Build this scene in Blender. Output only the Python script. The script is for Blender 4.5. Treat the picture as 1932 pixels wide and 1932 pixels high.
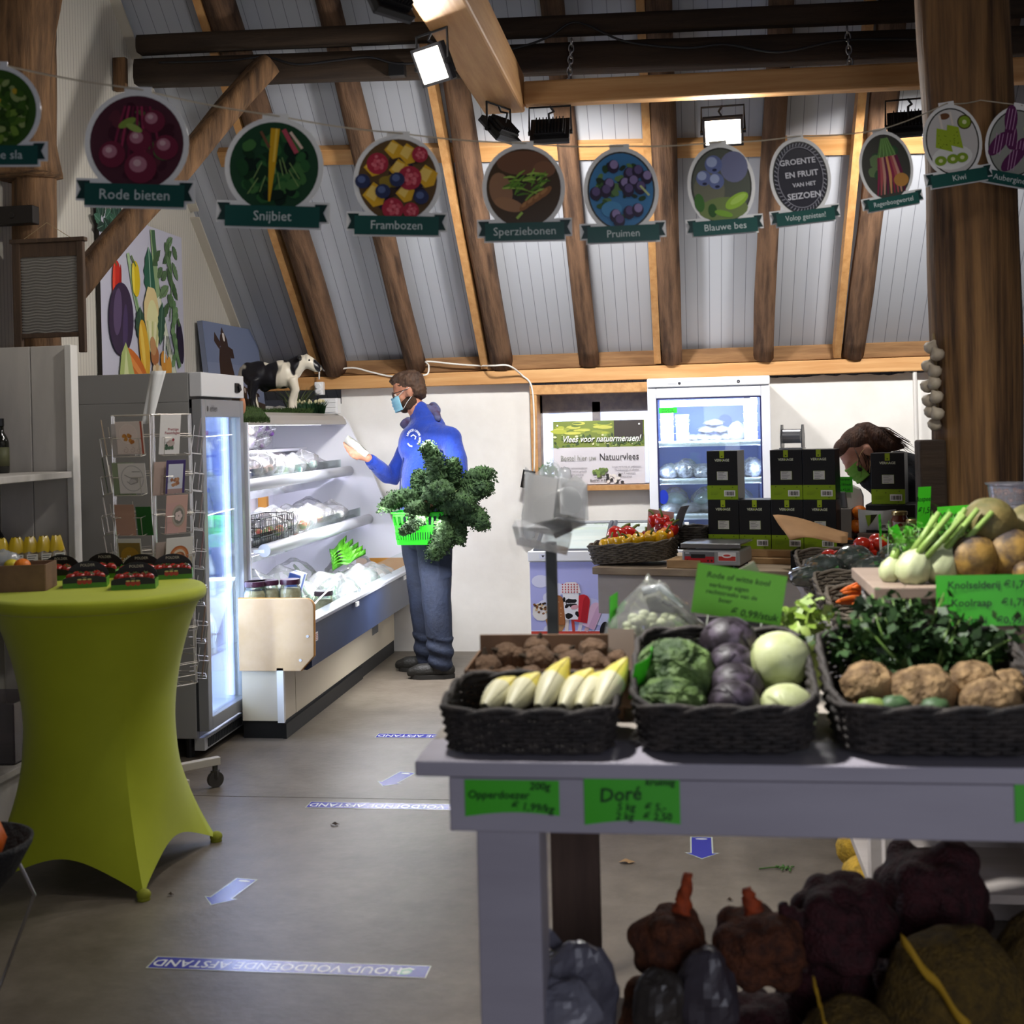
import bpy, bmesh, math, random
from mathutils import Vector, Matrix, noise
sin, cos, pi, rad = math.sin, math.cos, math.pi, math.radians
R = random.Random(7)
SC = bpy.context.scene
COL = SC.collection
for o in list(bpy.data.objects): bpy.data.objects.remove(o)

# ---------------------------------------------------------------- camera
HC, FPX, YAW, ROLL = 1.55, 2400.0, rad(7.9), rad(1.4)
cs, sn = cos(ROLL), sin(ROLL)
FW = Vector((-sin(YAW), cos(YAW), 0)); RT = Vector((cos(YAW), sin(YAW), 0)); UP = Vector((0, 0, 1))
CAMP = Vector((0, 0, HC))
cam = bpy.data.cameras.new('camera'); camo = bpy.data.objects.new('camera', cam); COL.objects.link(camo)
cr = RT*cs - UP*sn; cu = RT*sn + UP*cs
camo.matrix_world = Matrix(((cr.x, cu.x, -FW.x, 0), (cr.y, cu.y, -FW.y, 0), (cr.z, cu.z, -FW.z, HC), (0, 0, 0, 1)))
cam.sensor_width = 36; cam.lens = FPX/1932*36; cam.shift_y = -163/1932
cam.clip_start = .05; cam.clip_end = 100
cam.dof.use_dof = True; cam.dof.focus_distance = 7.7; cam.dof.aperture_fstop = 4.4
SC.camera = camo
# ---------------------------------------------------------------- light and exposure
SC.view_settings.view_transform = 'Standard'; SC.view_settings.look = 'None'
SC.view_settings.exposure = 0.0; SC.view_settings.gamma = 1.0; SC.view_settings.use_curve_mapping = False
W = bpy.data.worlds.new('world'); SC.world = W; W.use_nodes = True
W.node_tree.nodes['Background'].inputs[0].default_value = (.80, .80, 1, 1)
W.node_tree.nodes['Background'].inputs[1].default_value = .03
# unseen cool fill light behind the camera for the front faces (added below, once area() exists)
def area(name, loc, to, size, power, color=(1, 1, 1), size_y=None, spread=pi):
    l = bpy.data.lights.new(name, 'AREA'); l.energy = power; l.color = color; l.size = size; l.spread = spread
    if size_y: l.shape = 'RECTANGLE'; l.size_y = size_y
    o = bpy.data.objects.new(name, l); COL.objects.link(o); o.location = loc
    o.rotation_euler = (Vector(to)-Vector(loc)).to_track_quat('-Z', 'Y').to_euler(); return o

area('added_front_fill', (1.3, -1.4, 1.5), (.6, 3, .9), 2.2, 46, (.84, .86, 1), 2.2)
# pixel -> place in the room: ray through pixel (u,v), cut at a height, a wall plane or a depth
def ray(u, v):
    du, dv = u-966, v-803
    return FW + RT*((du*cs-dv*sn)/FPX) - UP*((du*sn+dv*cs)/FPX)
def atZ(u, v, h=0): r = ray(u, v); return CAMP+r*((h-HC)/r.z)
def atY(u, v, y): r = ray(u, v); return CAMP+r*(y/r.y)
def atX(u, v, x): r = ray(u, v); return CAMP+r*(x/r.x)

# ---------------------------------------------------------------- materials
def lin(h):
    if not isinstance(h, str): return tuple(h)
    r = []
    for i in (0, 2, 4):
        c = int(h[i:i+2], 16)/255; r.append(c/12.92 if c <= .04045 else ((c+.055)/1.055)**2.4)
    return tuple(r)
MATS = {}
def mat(name, col, rough=.55, metal=0, col2=None, scale=8, stretch=(1, 1, 1), lo=.35, hi=.65, bump=0, bscale=None, emit=0, trans=0, ior=1.45, alpha=1, spec=.5, coat=0, sheen=0, detail=4, sss=0):
    if name in MATS: return MATS[name]
    m = bpy.data.materials.new(name); m.use_nodes = True; nt = m.node_tree; N = nt.nodes; L = nt.links
    b = N['Principled BSDF']; c = (*lin(col), 1)
    b.inputs['Base Color'].default_value = c; b.inputs['Roughness'].default_value = rough; b.inputs['Metallic'].default_value = metal
    b.inputs['IOR'].default_value = ior; b.inputs['Alpha'].default_value = alpha; b.inputs['Specular IOR Level'].default_value = spec
    if coat: b.inputs['Coat Weight'].default_value = coat; b.inputs['Coat Roughness'].default_value = .15
    if sheen: b.inputs['Sheen Weight'].default_value = sheen
    if trans: b.inputs['Transmission Weight'].default_value = trans
    if sss: b.inputs['Subsurface Weight'].default_value = sss; b.inputs['Subsurface Radius'].default_value = (.02, .01, .006); b.inputs['Subsurface Scale'].default_value = .5
    if emit: b.inputs['Emission Color'].default_value = c; b.inputs['Emission Strength'].default_value = emit
    if col2 or bump:
        tc = N.new('ShaderNodeTexCoord'); mp = N.new('ShaderNodeMapping'); mp.inputs['Scale'].default_value = stretch
        nz = N.new('ShaderNodeTexNoise'); nz.inputs['Scale'].default_value = scale; nz.inputs['Detail'].default_value = detail; nz.inputs['Roughness'].default_value = .6
        L.new(tc.outputs['Object'], mp.inputs[0]); L.new(mp.outputs[0], nz.inputs[0])
        if col2:
            rp = N.new('ShaderNodeValToRGB'); rp.color_ramp.elements[0].position = lo; rp.color_ramp.elements[1].position = hi
            rp.color_ramp.elements[0].color = c; rp.color_ramp.elements[1].color = (*lin(col2), 1)
            L.new(nz.outputs[0], rp.inputs[0]); L.new(rp.outputs[0], b.inputs['Base Color'])
            if emit: L.new(rp.outputs[0], b.inputs['Emission Color'])
        if bump:
            src = nz
            if bscale:
                src = N.new('ShaderNodeTexNoise'); src.inputs['Scale'].default_value = bscale; src.inputs['Detail'].default_value = 3; L.new(mp.outputs[0], src.inputs[0])
            bp = N.new('ShaderNodeBump'); bp.inputs['Strength'].default_value = bump; bp.inputs['Distance'].default_value = .02
            L.new(src.outputs[0], bp.inputs['Height']); L.new(bp.outputs[0], b.inputs['Normal'])
    MATS[name] = m; return m
def film(name, tint, haze=.12, rough=.08, gloss=.12):
    """thin clear plastic or glass: mostly see-through, a little haze, a clear highlight"""
    if name in MATS: return MATS[name]
    m = bpy.data.materials.new(name); m.use_nodes = True; nt = m.node_tree; N = nt.nodes; L = nt.links; N.clear()
    out = N.new('ShaderNodeOutputMaterial'); tr = N.new('ShaderNodeBsdfTransparent'); df = N.new('ShaderNodeBsdfDiffuse'); gl = N.new('ShaderNodeBsdfGlossy')
    tr.inputs[0].default_value = (*lin(tint), 1); df.inputs[0].default_value = (*lin(tint), 1); gl.inputs['Roughness'].default_value = rough
    m1 = N.new('ShaderNodeMixShader'); m1.inputs[0].default_value = haze; L.new(tr.outputs[0], m1.inputs[1]); L.new(df.outputs[0], m1.inputs[2])
    fr = N.new('ShaderNodeFresnel'); fr.inputs[0].default_value = 1.3; ad = N.new('ShaderNodeMath'); ad.operation = 'MULTIPLY_ADD'; ad.inputs[1].default_value = .8; ad.inputs[2].default_value = gloss*.3
    L.new(fr.outputs[0], ad.inputs[0]); m2 = N.new('ShaderNodeMixShader'); L.new(ad.outputs[0], m2.inputs[0]); L.new(m1.outputs[0], m2.inputs[1]); L.new(gl.outputs[0], m2.inputs[2])
    L.new(m2.outputs[0], out.inputs[0]); MATS[name] = m; return m
def stripes(name, col, dark, axis, pitch, width, rough=.5, noise_amt=.0, bump=.25):
    """profiled sheet: thin grooves every `pitch` along one axis"""
    m = mat(name, col, rough); N = m.node_tree.nodes; L = m.node_tree.links; b = N['Principled BSDF']
    tc = N.new('ShaderNodeTexCoord'); sp = N.new('ShaderNodeSeparateXYZ'); L.new(tc.outputs['Object'], sp.inputs[0])
    def mth(op, a, v):
        n = N.new('ShaderNodeMath'); n.operation = op; L.new(a, n.inputs[0]); n.inputs[1].default_value = v; return n.outputs[0]
    x = mth('DIVIDE', sp.outputs[axis], pitch); f = mth('FRACT', x, 0); a = mth('LESS_THAN', f, width)
    mx = N.new('ShaderNodeMix'); mx.data_type = 'RGBA'; L.new(a, mx.inputs['Factor']); mx.inputs['A'].default_value = (*lin(col), 1); mx.inputs['B'].default_value = (*lin(dark), 1)
    L.new(mx.outputs['Result'], b.inputs['Base Color'])
    bp = N.new('ShaderNodeBump'); bp.inputs['Strength'].default_value = bump; bp.inputs['Distance'].default_value = .004; bp.invert = True
    L.new(a, bp.inputs['Height']); L.new(bp.outputs[0], b.inputs['Normal']); return m
def vcol(name='print', rough=.45, coat=0, alpha=1):
    """printed surface: the ink colours sit in the mesh's colour attribute"""
    if name in MATS: return MATS[name]
    m = mat(name, 'ffffff', rough, coat=coat); a = m.node_tree.nodes.new('ShaderNodeVertexColor'); a.layer_name = 'Col'
    m.node_tree.links.new(a.outputs[0], m.node_tree.nodes['Principled BSDF'].inputs['Base Color']); return m

# ---------------------------------------------------------------- mesh builder
_txt = {}; DZ = .00008
def textmesh(s, shear=0, bold=0):
    k = (s, shear, bold)
    if k not in _txt:
        c = bpy.data.curves.new('t', 'FONT'); c.body = s; c.size = 1; c.align_x = 'CENTER'; c.align_y = 'CENTER'; c.resolution_u = 2; c.shear = shear; c.offset = bold
        o = bpy.data.objects.new('t', c); COL.objects.link(o); bpy.context.view_layer.update()
        me = bpy.data.meshes.new_from_object(o.evaluated_get(bpy.context.evaluated_depsgraph_get()))
        _txt[k] = ([tuple(v.co) for v in me.vertices], [tuple(p.vertices) for p in me.polygons])
        bpy.data.objects.remove(o); bpy.data.curves.remove(c); bpy.data.meshes.remove(me)
    return _txt[k]
def frame(o, x, y):
    x = Vector(x).normalized(); y = Vector(y); z = x.cross(y).normalized(); y = z.cross(x)
    return Matrix(((x.x, y.x, z.x, o[0]), (x.y, y.y, z.y, o[1]), (x.z, y.z, z.z, o[2]), (0, 0, 0, 1)))
class MB:
    def __init__(s, M=None): s.v = []; s.f = []; s.mi = []; s.c = []; s.M = M; s.m = 0; s.col = None; s.lay = 0
    def add(s, vs, fs, m=None, M=None, col=None):
        n = len(s.v); T = s.M
        if M is not None: T = T @ M if T is not None else M
        s.v += [tuple(T @ Vector(p)) if T is not None else tuple(p) for p in vs]
        s.f += [tuple(i+n for i in f) for f in fs]
        s.mi += [s.m if m is None else m]*len(fs); s.c += [lin(col) if col is not None else s.col]*len(fs); return s
    def box(s, c, d, m=None, rot=None, col=None, taper=1):
        x, y, z = d[0]/2, d[1]/2, d[2]/2; t = taper
        vs = [(-x, -y, -z), (x, -y, -z), (x, y, -z), (-x, y, -z), (-x*t, -y*t, z), (x*t, -y*t, z), (x*t, y*t, z), (-x*t, y*t, z)]
        M = Matrix.Translation(c)
        if rot is not None: M = M @ (rot if isinstance(rot, Matrix) else Matrix.Rotation(rot, 4, 'Z'))
        return s.add(vs, [(0, 3, 2, 1), (4, 5, 6, 7), (0, 1, 5, 4), (1, 2, 6, 5), (2, 3, 7, 6), (3, 0, 4, 7)], m, M, col)
    def b2(s, a, b, m=None, col=None):
        return s.box([(a[i]+b[i])/2 for i in range(3)], [abs(b[i]-a[i]) for i in range(3)], m, None, col)
    def tube(s, pts, r, seg=8, m=None, closed=False, cap=True, col=None, sq=None):
        pts = [Vector(p) for p in pts]; n = len(pts); rs = r if hasattr(r, '__len__') else [r]*n; vs = []; fs = []
        a = None
        for i, p in enumerate(pts):
            if closed: t = pts[(i+1) % n]-pts[i-1]
            else: t = pts[min(i+1, n-1)]-pts[max(i-1, 0)]
            if t.length < 1e-9: t = Vector((0, 0, 1))
            t.normalize()
            if a is None: a = t.orthogonal().normalized() if abs(t.z) > .9 else t.cross(UP).normalized()
            a = (a-t*a.dot(t))
            a = a.normalized() if a.length > 1e-6 else t.orthogonal().normalized()
            b = t.cross(a)
            for k in range(seg):
                w = 2*pi*k/seg; q = sq(i, w) if sq else 1
                vs.append(p+(a*cos(w)+b*sin(w))*rs[i]*q)
        for i in range(n if closed else n-1):
            j = (i+1) % n
            for k in range(seg): l = (k+1) % seg; fs.append((i*seg+k, i*seg+l, j*seg+l, j*seg+k))
        if cap and not closed: fs.append(tuple(range(seg-1, -1, -1))); fs.append(tuple((n-1)*seg+k for k in range(seg)))
        return s.add(vs, fs, m, None, col)
    def cyl(s, a, b, r, r2=None, seg=12, m=None, col=None): return s.tube([a, b], [r, r if r2 is None else r2], seg, m, col=col)
    def lathe(s, prof, seg=20, c=(0, 0, 0), m=None, M=None, mod=None, col=None):
        vs = []; fs = []; n = len(prof)
        for i, (r, z) in enumerate(prof):
            for k in range(seg):
                w = 2*pi*k/seg; q = mod(w, i/(n-1)) if mod else 1; vs.append((c[0]+r*cos(w)*q, c[1]+r*sin(w)*q, c[2]+z))
        for i in range(n-1):
            for k in range(seg): l = (k+1) % seg; fs.append((i*seg+k, i*seg+l, (i+1)*seg+l, (i+1)*seg+k))
        if prof[0][0] > 1e-4: fs.append(tuple(range(seg-1, -1, -1)))
        if prof[-1][0] > 1e-4: fs.append(tuple((n-1)*seg+k for k in range(seg)))
        return s.add(vs, fs, m, M, col)
    def ball(s, c, r, seg=16, rings=10, m=None, M=None, fn=None, col=None):
        r = r if hasattr(r, '__len__') else (r, r, r); vs = [Vector((0, 0, -1))]; fs = []
        for i in range(1, rings):
            ph = pi*i/rings
            for k in range(seg): w = 2*pi*k/seg; vs.append(Vector((sin(ph)*cos(w), sin(ph)*sin(w), -cos(ph))))
        vs.append(Vector((0, 0, 1))); e = len(vs)-1
        for k in range(seg): fs.append((0, 1+(k+1) % seg, 1+k)); fs.append((e, e-seg+k, e-seg+(k+1) % seg))
        for i in range(rings-2):
            for k in range(seg): l = (k+1) % seg; a = 1+i*seg; fs.append((a+k, a+l, a+seg+l, a+seg+k))
        out = []
        for p in vs:
            q = fn(p) if fn else 1
            out.append((p.x*r[0]*q, p.y*r[1]*q, p.z*r[2]*q))
        T = Matrix.Translation(c)
        if M is not None: T = T @ M
        return s.add(out, fs, m, T, col)
    def prism(s, poly, h, M=None, m=None, col=None):
        n = len(poly); vs = [(x, y, 0) for x, y in poly]+[(x, y, h) for x, y in poly]
        fs = [tuple(range(n-1, -1, -1)), tuple(range(n, 2*n))]+[(i, (i+1) % n, n+(i+1) % n, n+i) for i in range(n)]
        return s.add(vs, fs, m, M, col)
    def grid(s, fn, nu, nv, m=None, col=None, M=None):
        vs = [fn(i/nu, j/nv) for j in range(nv+1) for i in range(nu+1)]
        fs = [(j*(nu+1)+i, j*(nu+1)+i+1, (j+1)*(nu+1)+i+1, (j+1)*(nu+1)+i) for j in range(nv) for i in range(nu)]
        return s.add(vs, fs, m, M, col)
    # flat printed shapes in the local xy plane, each a hair above the last
    def z(s): s.lay += 1; return s.lay*DZ
    def poly(s, pts, col): z = s.z(); return s.add([(x, y, z) for x, y in pts], [tuple(range(len(pts)))], None, None, col)
    def rect(s, x0, y0, x1, y1, col): return s.poly([(x0, y0), (x1, y0), (x1, y1), (x0, y1)], col)
    def ell(s, x, y, a, b, col, rot=0, n=18, wob=0, seed=0):
        rr = random.Random(seed); c, q = cos(rot), sin(rot); pts = []
        for k in range(n):
            w = 2*pi*k/n; f = 1+wob*(rr.random()-.5)*2; X = a*cos(w)*f; Y = b*sin(w)*f; pts.append((x+X*c-Y*q, y+X*q+Y*c))
        return s.poly(pts, col)
    def strip(s, pts, w, col):
        z = s.z(); vs = []; n = len(pts); ws = w if hasattr(w, '__len__') else [w]*n
        for i, p in enumerate(pts):
            a = pts[max(i-1, 0)]; b = pts[min(i+1, n-1)]; dx, dy = b[0]-a[0], b[1]-a[1]; l = math.hypot(dx, dy) or 1; nx, ny = -dy/l*ws[i]/2, dx/l*ws[i]/2
            vs += [(p[0]+nx, p[1]+ny, z), (p[0]-nx, p[1]-ny, z)]
        return s.add(vs, [(2*i, 2*i+1, 2*i+3, 2*i+2) for i in range(n-1)], None, None, col)
    def text(s, t, x, y, size, col=None, m=None, rot=0, shear=0, bold=0, z=None, sx=1, M=None):
        vs, fs = textmesh(t, shear, bold); zz = s.z() if z is None else z
        T = Matrix.Translation((x, y, zz)) @ Matrix.Rotation(rot, 4, 'Z') @ Matrix.Diagonal((size*sx, size, 1, 1))
        if M is not None: T = M @ T
        return s.add(vs, fs, m, T, col)
    def build(s, name, mats, parent=None, smooth=False, bevel=0, sub=0, local=False):
        me = bpy.data.meshes.new(name)
        vs = s.v
        if parent is not None and not local:
            r = parent
            while r.parent: r = r.parent
            inv = ROOTM[r.name].inverted(); vs = [inv @ Vector(p) for p in vs]
        me.from_pydata(vs, [], s.f)
        for m in (mats if isinstance(mats, (list, tuple)) else [mats]): me.materials.append(m)
        me.polygons.foreach_set('material_index', s.mi)
        if any(c is not None for c in s.c):
            at = me.color_attributes.new('Col', 'FLOAT_COLOR', 'CORNER'); d = []
            for p, c in zip(me.polygons, s.c): d += [*(c or (1, 1, 1)), 1]*len(p.vertices)
            at.data.foreach_set('color', d)
        if smooth: me.polygons.foreach_set('use_smooth', [True]*len(me.polygons))
        me.update(); o = bpy.data.objects.new(name, me); COL.objects.link(o)
        if parent is not None: o.parent = parent
        if bevel:
            b = o.modifiers.new('bevel', 'BEVEL'); b.width = bevel; b.segments = 2; b.limit_method = 'ANGLE'; b.angle_limit = rad(40)
        if sub: q = o.modifiers.new('sub', 'SUBSURF'); q.levels = sub; q.render_levels = sub
        if smooth == 'auto':
            es = o.modifiers.new('edges', 'EDGE_SPLIT'); es.split_angle = rad(38)
        return o
ROOTM = {}
def tag(o, label, cat, group=None, kind=None):
    if label: o['label'] = label
    if cat: o['category'] = cat
    if group: o['group'] = group
    if kind: o['kind'] = kind
    return o
def thing(name, label, cat, loc=(0, 0, 0), rz=0, group=None):
    o = bpy.data.objects.new(name, None); COL.objects.link(o); o.location = loc; o.rotation_euler = (0, 0, rz); o.empty_display_size = .05
    ROOTM[o.name] = Matrix.Translation(loc) @ Matrix.Rotation(rz, 4, 'Z'); return tag(o, label, cat, group)
def solo(mb, name, m, label, cat, group=None, kind=None, at=None, **k):
    """a thing that is one mesh; `at` becomes its origin"""
    if at is not None: mb.v = [(p[0]-at[0], p[1]-at[1], p[2]-at[2]) for p in mb.v]
    o = mb.build(name, m, None, **k)
    if at is not None: o.location = at
    return tag(o, label, cat, group, kind)
def struct(mb, name, m, label=None, parent=None, **k):
    o = mb.build(name, m, parent, **k)
    if parent is None: o['kind'] = 'structure'; o['label'] = label or name.replace('_', ' '); o['category'] = name.split('_')[0]
    return o
def dup(root, loc=None, rot=None, scale=None, label=None, group=None):
    def cp(o, par):
        c = o.copy(); COL.objects.link(c)
        if par: c.parent = par
        for ch in o.children: cp(ch, c)
        return c
    r = cp(root, None)
    if loc is not None: r.location = loc
    if rot is not None: r.rotation_euler = rot if hasattr(rot, '__len__') else (0, 0, rot)
    if scale is not None: r.scale = scale if hasattr(scale, '__len__') else (scale,)*3
    if label: r['label'] = label
    if group: r['group'] = group
    ROOTM[r.name] = Matrix.Translation(r.location); return r
def organic(mb, name, m, parent=None, voxel=.012, it=6, fac=.6, sub=0, local=False):
    """fuse overlapping shapes into one continuous skin"""
    o = mb.build(name, m, parent, local=local); r = o.modifiers.new('r', 'REMESH'); r.mode = 'VOXEL'; r.voxel_size = voxel; r.use_smooth_shade = True
    q = o.modifiers.new('s', 'SMOOTH'); q.iterations = it; q.factor = fac
    bpy.context.view_layer.update(); old = o.data
    me = bpy.data.meshes.new_from_object(o.evaluated_get(bpy.context.evaluated_depsgraph_get())); o.modifiers.clear(); o.data = me; me.name = name
    bpy.data.meshes.remove(old); me.polygons.foreach_set('use_smooth', [True]*len(me.polygons))
    return o
def nz(p, s=1, seed=0): return noise.noise(Vector((p[0]*s+seed*7.3, p[1]*s-seed*3.1, p[2]*s+seed*1.7)))
# ---------------------------------------------------------------- shared materials
OLD = mat('old_wood', '3d2917', .8, col2='7d5c3c', scale=6, stretch=(3, 3, .3), lo=.36, hi=.62, bump=.8, detail=10)
OLDX = mat('old_wood_beam', '261b12', .85, col2='3d2e20', scale=5, stretch=(.35, 3, 3), lo=.3, hi=.7, bump=.7, detail=9)
RAFT = mat('rafter_wood', '38261a', .85, col2='6e523c', scale=7, stretch=(3, .35, .35), lo=.36, hi=.62, bump=.9, detail=10)
PINE = mat('pine', 'b5824c', .6, col2='c89a64', scale=4, stretch=(.4, 6, 6), bump=.12)
PINEY = mat('pine_lengthwise', 'ab7b48', .6, col2='c0925d', scale=4, stretch=(6, .4, 6), bump=.12)
WHITEWOOD = mat('whitewashed_board', 'b3aca8', .55, col2='9d958f', scale=3.5, stretch=(.6, 3, 3), lo=.35, hi=.75, bump=.12)
BLACK = mat('black_plastic', '141416', .4); DARK = mat('dark_grey', '2b2d30', .5)
GREY = mat('grey_enamel', '8b8b8a', .4); WHITE = mat('white_enamel', 'e9e9ea', .35); STEEL = mat('steel', 'b8b8ba', .28, 1)
WIRE = mat('chrome_wire', 'c9c4bb', .3, .8); CARD = mat('cardboard', '6e543f', .8, col2='7d6048', scale=14)
KRAFT = mat('kraft', 'b98f62', .75, col2='a57d53', scale=5)
PRINT = vcol(); PRINTG = vcol('glossy_print', .22); INK = mat('ink', '16241a', .6); WINK = mat('white_ink', 'ececea', .6)
NEON = mat('fluorescent_card', '38e02e', .55); NEOND = mat('green_card', '2fbf32', .6)
CLEAR = film('clear_plastic', 'f4f6f8', .10); GLASS = film('glass', 'eef6f4', .03, .02, .1); CLOUDY = film('cloudy_bag', 'e8ecee', .30, .18, .25)
LED = mat('lit_tube', 'f0edff', 1, emit=14)
def bar(mb, p0, p1, w, h, m=None, up=UP, col=None):
    p0, p1 = Vector(p0), Vector(p1); t = (p1-p0); l = t.length; t.normalize(); x = t.cross(up).normalized(); y = x.cross(t)
    M = Matrix(((x.x, t.x, y.x, 0), (x.y, t.y, y.y, 0), (x.z, t.z, y.z, 0), (0, 0, 0, 1))); return mb.box((p0+p1)/2, (w, l, h), m, M, col)
def log(mb, p0, p1, r, seg=12, n=24, wob=.10, seed=0, bow=.012, flat=0):
    p0, p1 = Vector(p0), Vector(p1); pts = []
    for i in range(n+1): t = i/n; pts.append(p0.lerp(p1, t)+Vector((nz((t*2, 0, 0), 1.3, seed), nz((0, t*2, 0), 1.3, seed), 0))*bow*2)
    rs = [r*(1+wob*.7*nz((i/n*4, 1, 2), 1, seed+5)) for i in range(n+1)]
    def sq(i, w):
        q = 1+wob*nz((cos(w)*1.1, sin(w)*1.1, i/n*5), 1.4, seed)
        if flat: q *= 1+flat*(max(abs(cos(w)), abs(sin(w)))**-1-1.2)
        return q
    return mb.tube(pts, rs, seg, sq=sq)
# ---------------------------------------------------------------- floor
XL, XR, YB = -3.06, 4.2, 8.65
m = mat('concrete', '62594f', .42, col2='7e7569', scale=1.6, lo=.3, hi=.72, bump=.06, bscale=30, detail=8)
N = m.node_tree.nodes; L = m.node_tree.links
n2 = N.new('ShaderNodeTexNoise'); n2.inputs['Scale'].default_value = 7; n2.inputs['Detail'].default_value = 9; n2.inputs['Roughness'].default_value = .7
rp = N.new('ShaderNodeValToRGB'); rp.color_ramp.elements[0].position = .28; rp.color_ramp.elements[1].position = .62; rp.color_ramp.elements[0].color = (.55, .53, .5, 1); rp.color_ramp.elements[1].color = (1, 1, 1, 1)
mx = N.new('ShaderNodeMix'); mx.data_type = 'RGBA'; mx.blend_type = 'MULTIPLY'; mx.inputs['Factor'].default_value = .75
src = N['Principled BSDF'].inputs['Base Color'].links[0].from_socket
L.new(N['Mapping'].outputs[0], n2.inputs[0]); L.new(n2.outputs[0], rp.inputs[0]); L.new(src, mx.inputs['A']); L.new(rp.outputs[0], mx.inputs['B']); L.new(mx.outputs['Result'], N['Principled BSDF'].inputs['Base Color'])
b = MB(); b.b2((XL, -1.5, -.2), (XR, 5.197, 0)); b.b2((XL, 5.203, -.2), (XR, YB+.3, 0)); b.b2((XL, 5.19, -.2), (XR, 5.21, -.012))
struct(b, 'floor', m, 'worn grey concrete shop floor with one straight seam')
# ---------------------------------------------------------------- walls and roof
PLAST = mat('plaster', 'd9d6d1', .75, col2='e6e4e0', scale=2.2, bump=.10, bscale=9, detail=6)
b = MB(); WX0, WX1, WZ0, WZ1 = -1.05, -.20, 1.135, 1.80
def wallpiece(x0, x1, z0, z1, rag=0):
    n = max(2, int((x1-x0)/.03))
    def fn(u, v):
        x = x0+(x1-x0)*u; z = z0+(z1-z0)*v
        if v == 1 and rag: z += rag*(nz((x*6, 0, 0), 1, 3)+.6*nz((x*25, 0, 0), 1, 4))
        return (x, YB-.012*nz((x*2, z*2, 0), 1, 9)*(1 if .02 < u < .98 else 0), z)
    b.grid(fn, n, 10); b.b2((x0, YB+.012, z0), (x1, YB+.18, z1-rag))
wallpiece(XL, -2.40, 0, 1.72, .03); wallpiece(-2.40, WX0, 0, 1.84, .012); wallpiece(WX0, WX1, 0, WZ0); wallpiece(WX1, 1.98, 0, 1.83, .02); wallpiece(1.98, XR, 0, 1.86, .02)
struct(b, 'wall_back', PLAST, 'rough white plastered low back wall')
SL = .92
def roofz(y): return 2.10+SL*(8.6-y)
GAB = stripes('pinstripe_panel', 'c4bfb4', '8d887e', 1, .030, .10)
b = MB()
RY = 3.4; prof = [(-1.5, 0), (8.9, 0), (8.9, roofz(8.9)), (RY, roofz(RY)), (-1.5, roofz(RY)-SL*(RY+1.5))]
b.prism(prof, .12, frame((XL, 0, 0), (0, 1, 0), (0, 0, 1)) @ Matrix.Translation((0, 0, -.12)))
struct(b, 'wall_left', GAB, 'pale pinstriped panel gable wall')
b = MB(); x0, x1 = XL-.1, XR+.1
def slope(y): return (y, roofz(y))
b.prism([(8.95, roofz(8.95)), (8.95, roofz(8.95)+.1), (RY, roofz(RY)+.1), (RY, roofz(RY))], x1-x0, frame((x0, 0, 0), (0, 1, 0), (0, 0, 1)))
struct(b, 'ceiling', stripes('roof_panel', 'a9acb3', '7b7e85', 0, .076, .055), 'sloping roof of pale grooved insulation panels')
TRIM = mat('cream_trim', 'b9b1a3', .6)
b = MB()
for y0, y1, o in ((8.55, 7.62, .10), (7.62, 6.5, .06)):
    bar(b, (XL+.008, y0, roofz(y0)-o), (XL+.008, y1, roofz(y1)-o), .012, .10, up=Vector((1, 0, 0)))
bar(b, (XL+.008, 6.95, 3.7), (XL+.008, 6.6, 4.05), .012, .3, up=Vector((1, 0, 0)))
struct(b, 'trim_1', TRIM, 'cream edge boards where gable meets roof')
b = MB(); bar(b, (XL, 8.60, 1.875), (XR, 8.60, 1.895), .10, .09); struct(b, 'trim_2', PINE, 'light pine board along the top of the back wall', bevel=.004)
b = MB(); bar(b, (XL, 8.66, 1.975), (XR, 8.66, 1.995), .12, .10); struct(b, 'trim_3', mat('plate_wood', '6b4c2e', .8, col2='8a6742', scale=5, stretch=(.4, 4, 4), bump=.4), 'old brown wall plate above the pine board', bevel=.006)
def onroof(u, v, off): r = ray(u, v); return CAMP+r*((2.10-off+SL*8.6-HC)/(r.z+SL*r.y))
b = MB(); q0, q1 = onroof(415, 297, .03), onroof(1740, 270, .03); bar(b, q0, q1+(q1-q0)*.8, .11, .05, up=Vector((0, SL, 1))); struct(b, 'trim_4', PINE, 'pine batten running behind the rafters', bevel=.003)
# window in the back wall
w = MB()
for a, c in (((WX0-.01, 8.56, WZ0-.02), (WX0+.035, 8.80, WZ1)), ((WX1, 8.56, WZ0-.02), (WX1+.04, 8.80, WZ1)), ((WX0-.01, 8.555, WZ1-.045), (WX1+.04, 8.80, WZ1+.02)), ((WX0-.01, 8.53, WZ0-.035), (WX1+.04, 8.80, WZ0))): w.b2(a, c)
wo = struct(w, 'window_1', PINEY, 'small pine framed window behind the meat poster', bevel=.003)
ROOTM[wo.name] = Matrix()
w = MB(); y = 8.76
w.b2((WX0+.03, y, WZ1-.17), (WX1, y+.05, WZ1-.04)); w.b2((WX0+.03, y, WZ0), (WX0+.05, y+.05, WZ1-.05)); w.b2((-.655, y, WZ0), (-.60, y+.05, WZ1-.1))
w.build('casement', mat('weathered_frame', '77727a', .8, col2='8b8784', scale=20), wo)
PANE = mat('daylight_glow_pane', 'c3d2f8', .6, col2='e4ebfd', scale=9, stretch=(1, 0, .02), lo=.42, hi=.5, emit=.9)  # daylight behind the panes is put in as their own glow
for a, c in ((WX0+.05, -.655), (-.60, WX1)):
    p = MB(); p.b2((a, 8.77, WZ0), (c, 8.78, WZ1-.16)); p.build('pane', PANE, wo)
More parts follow.
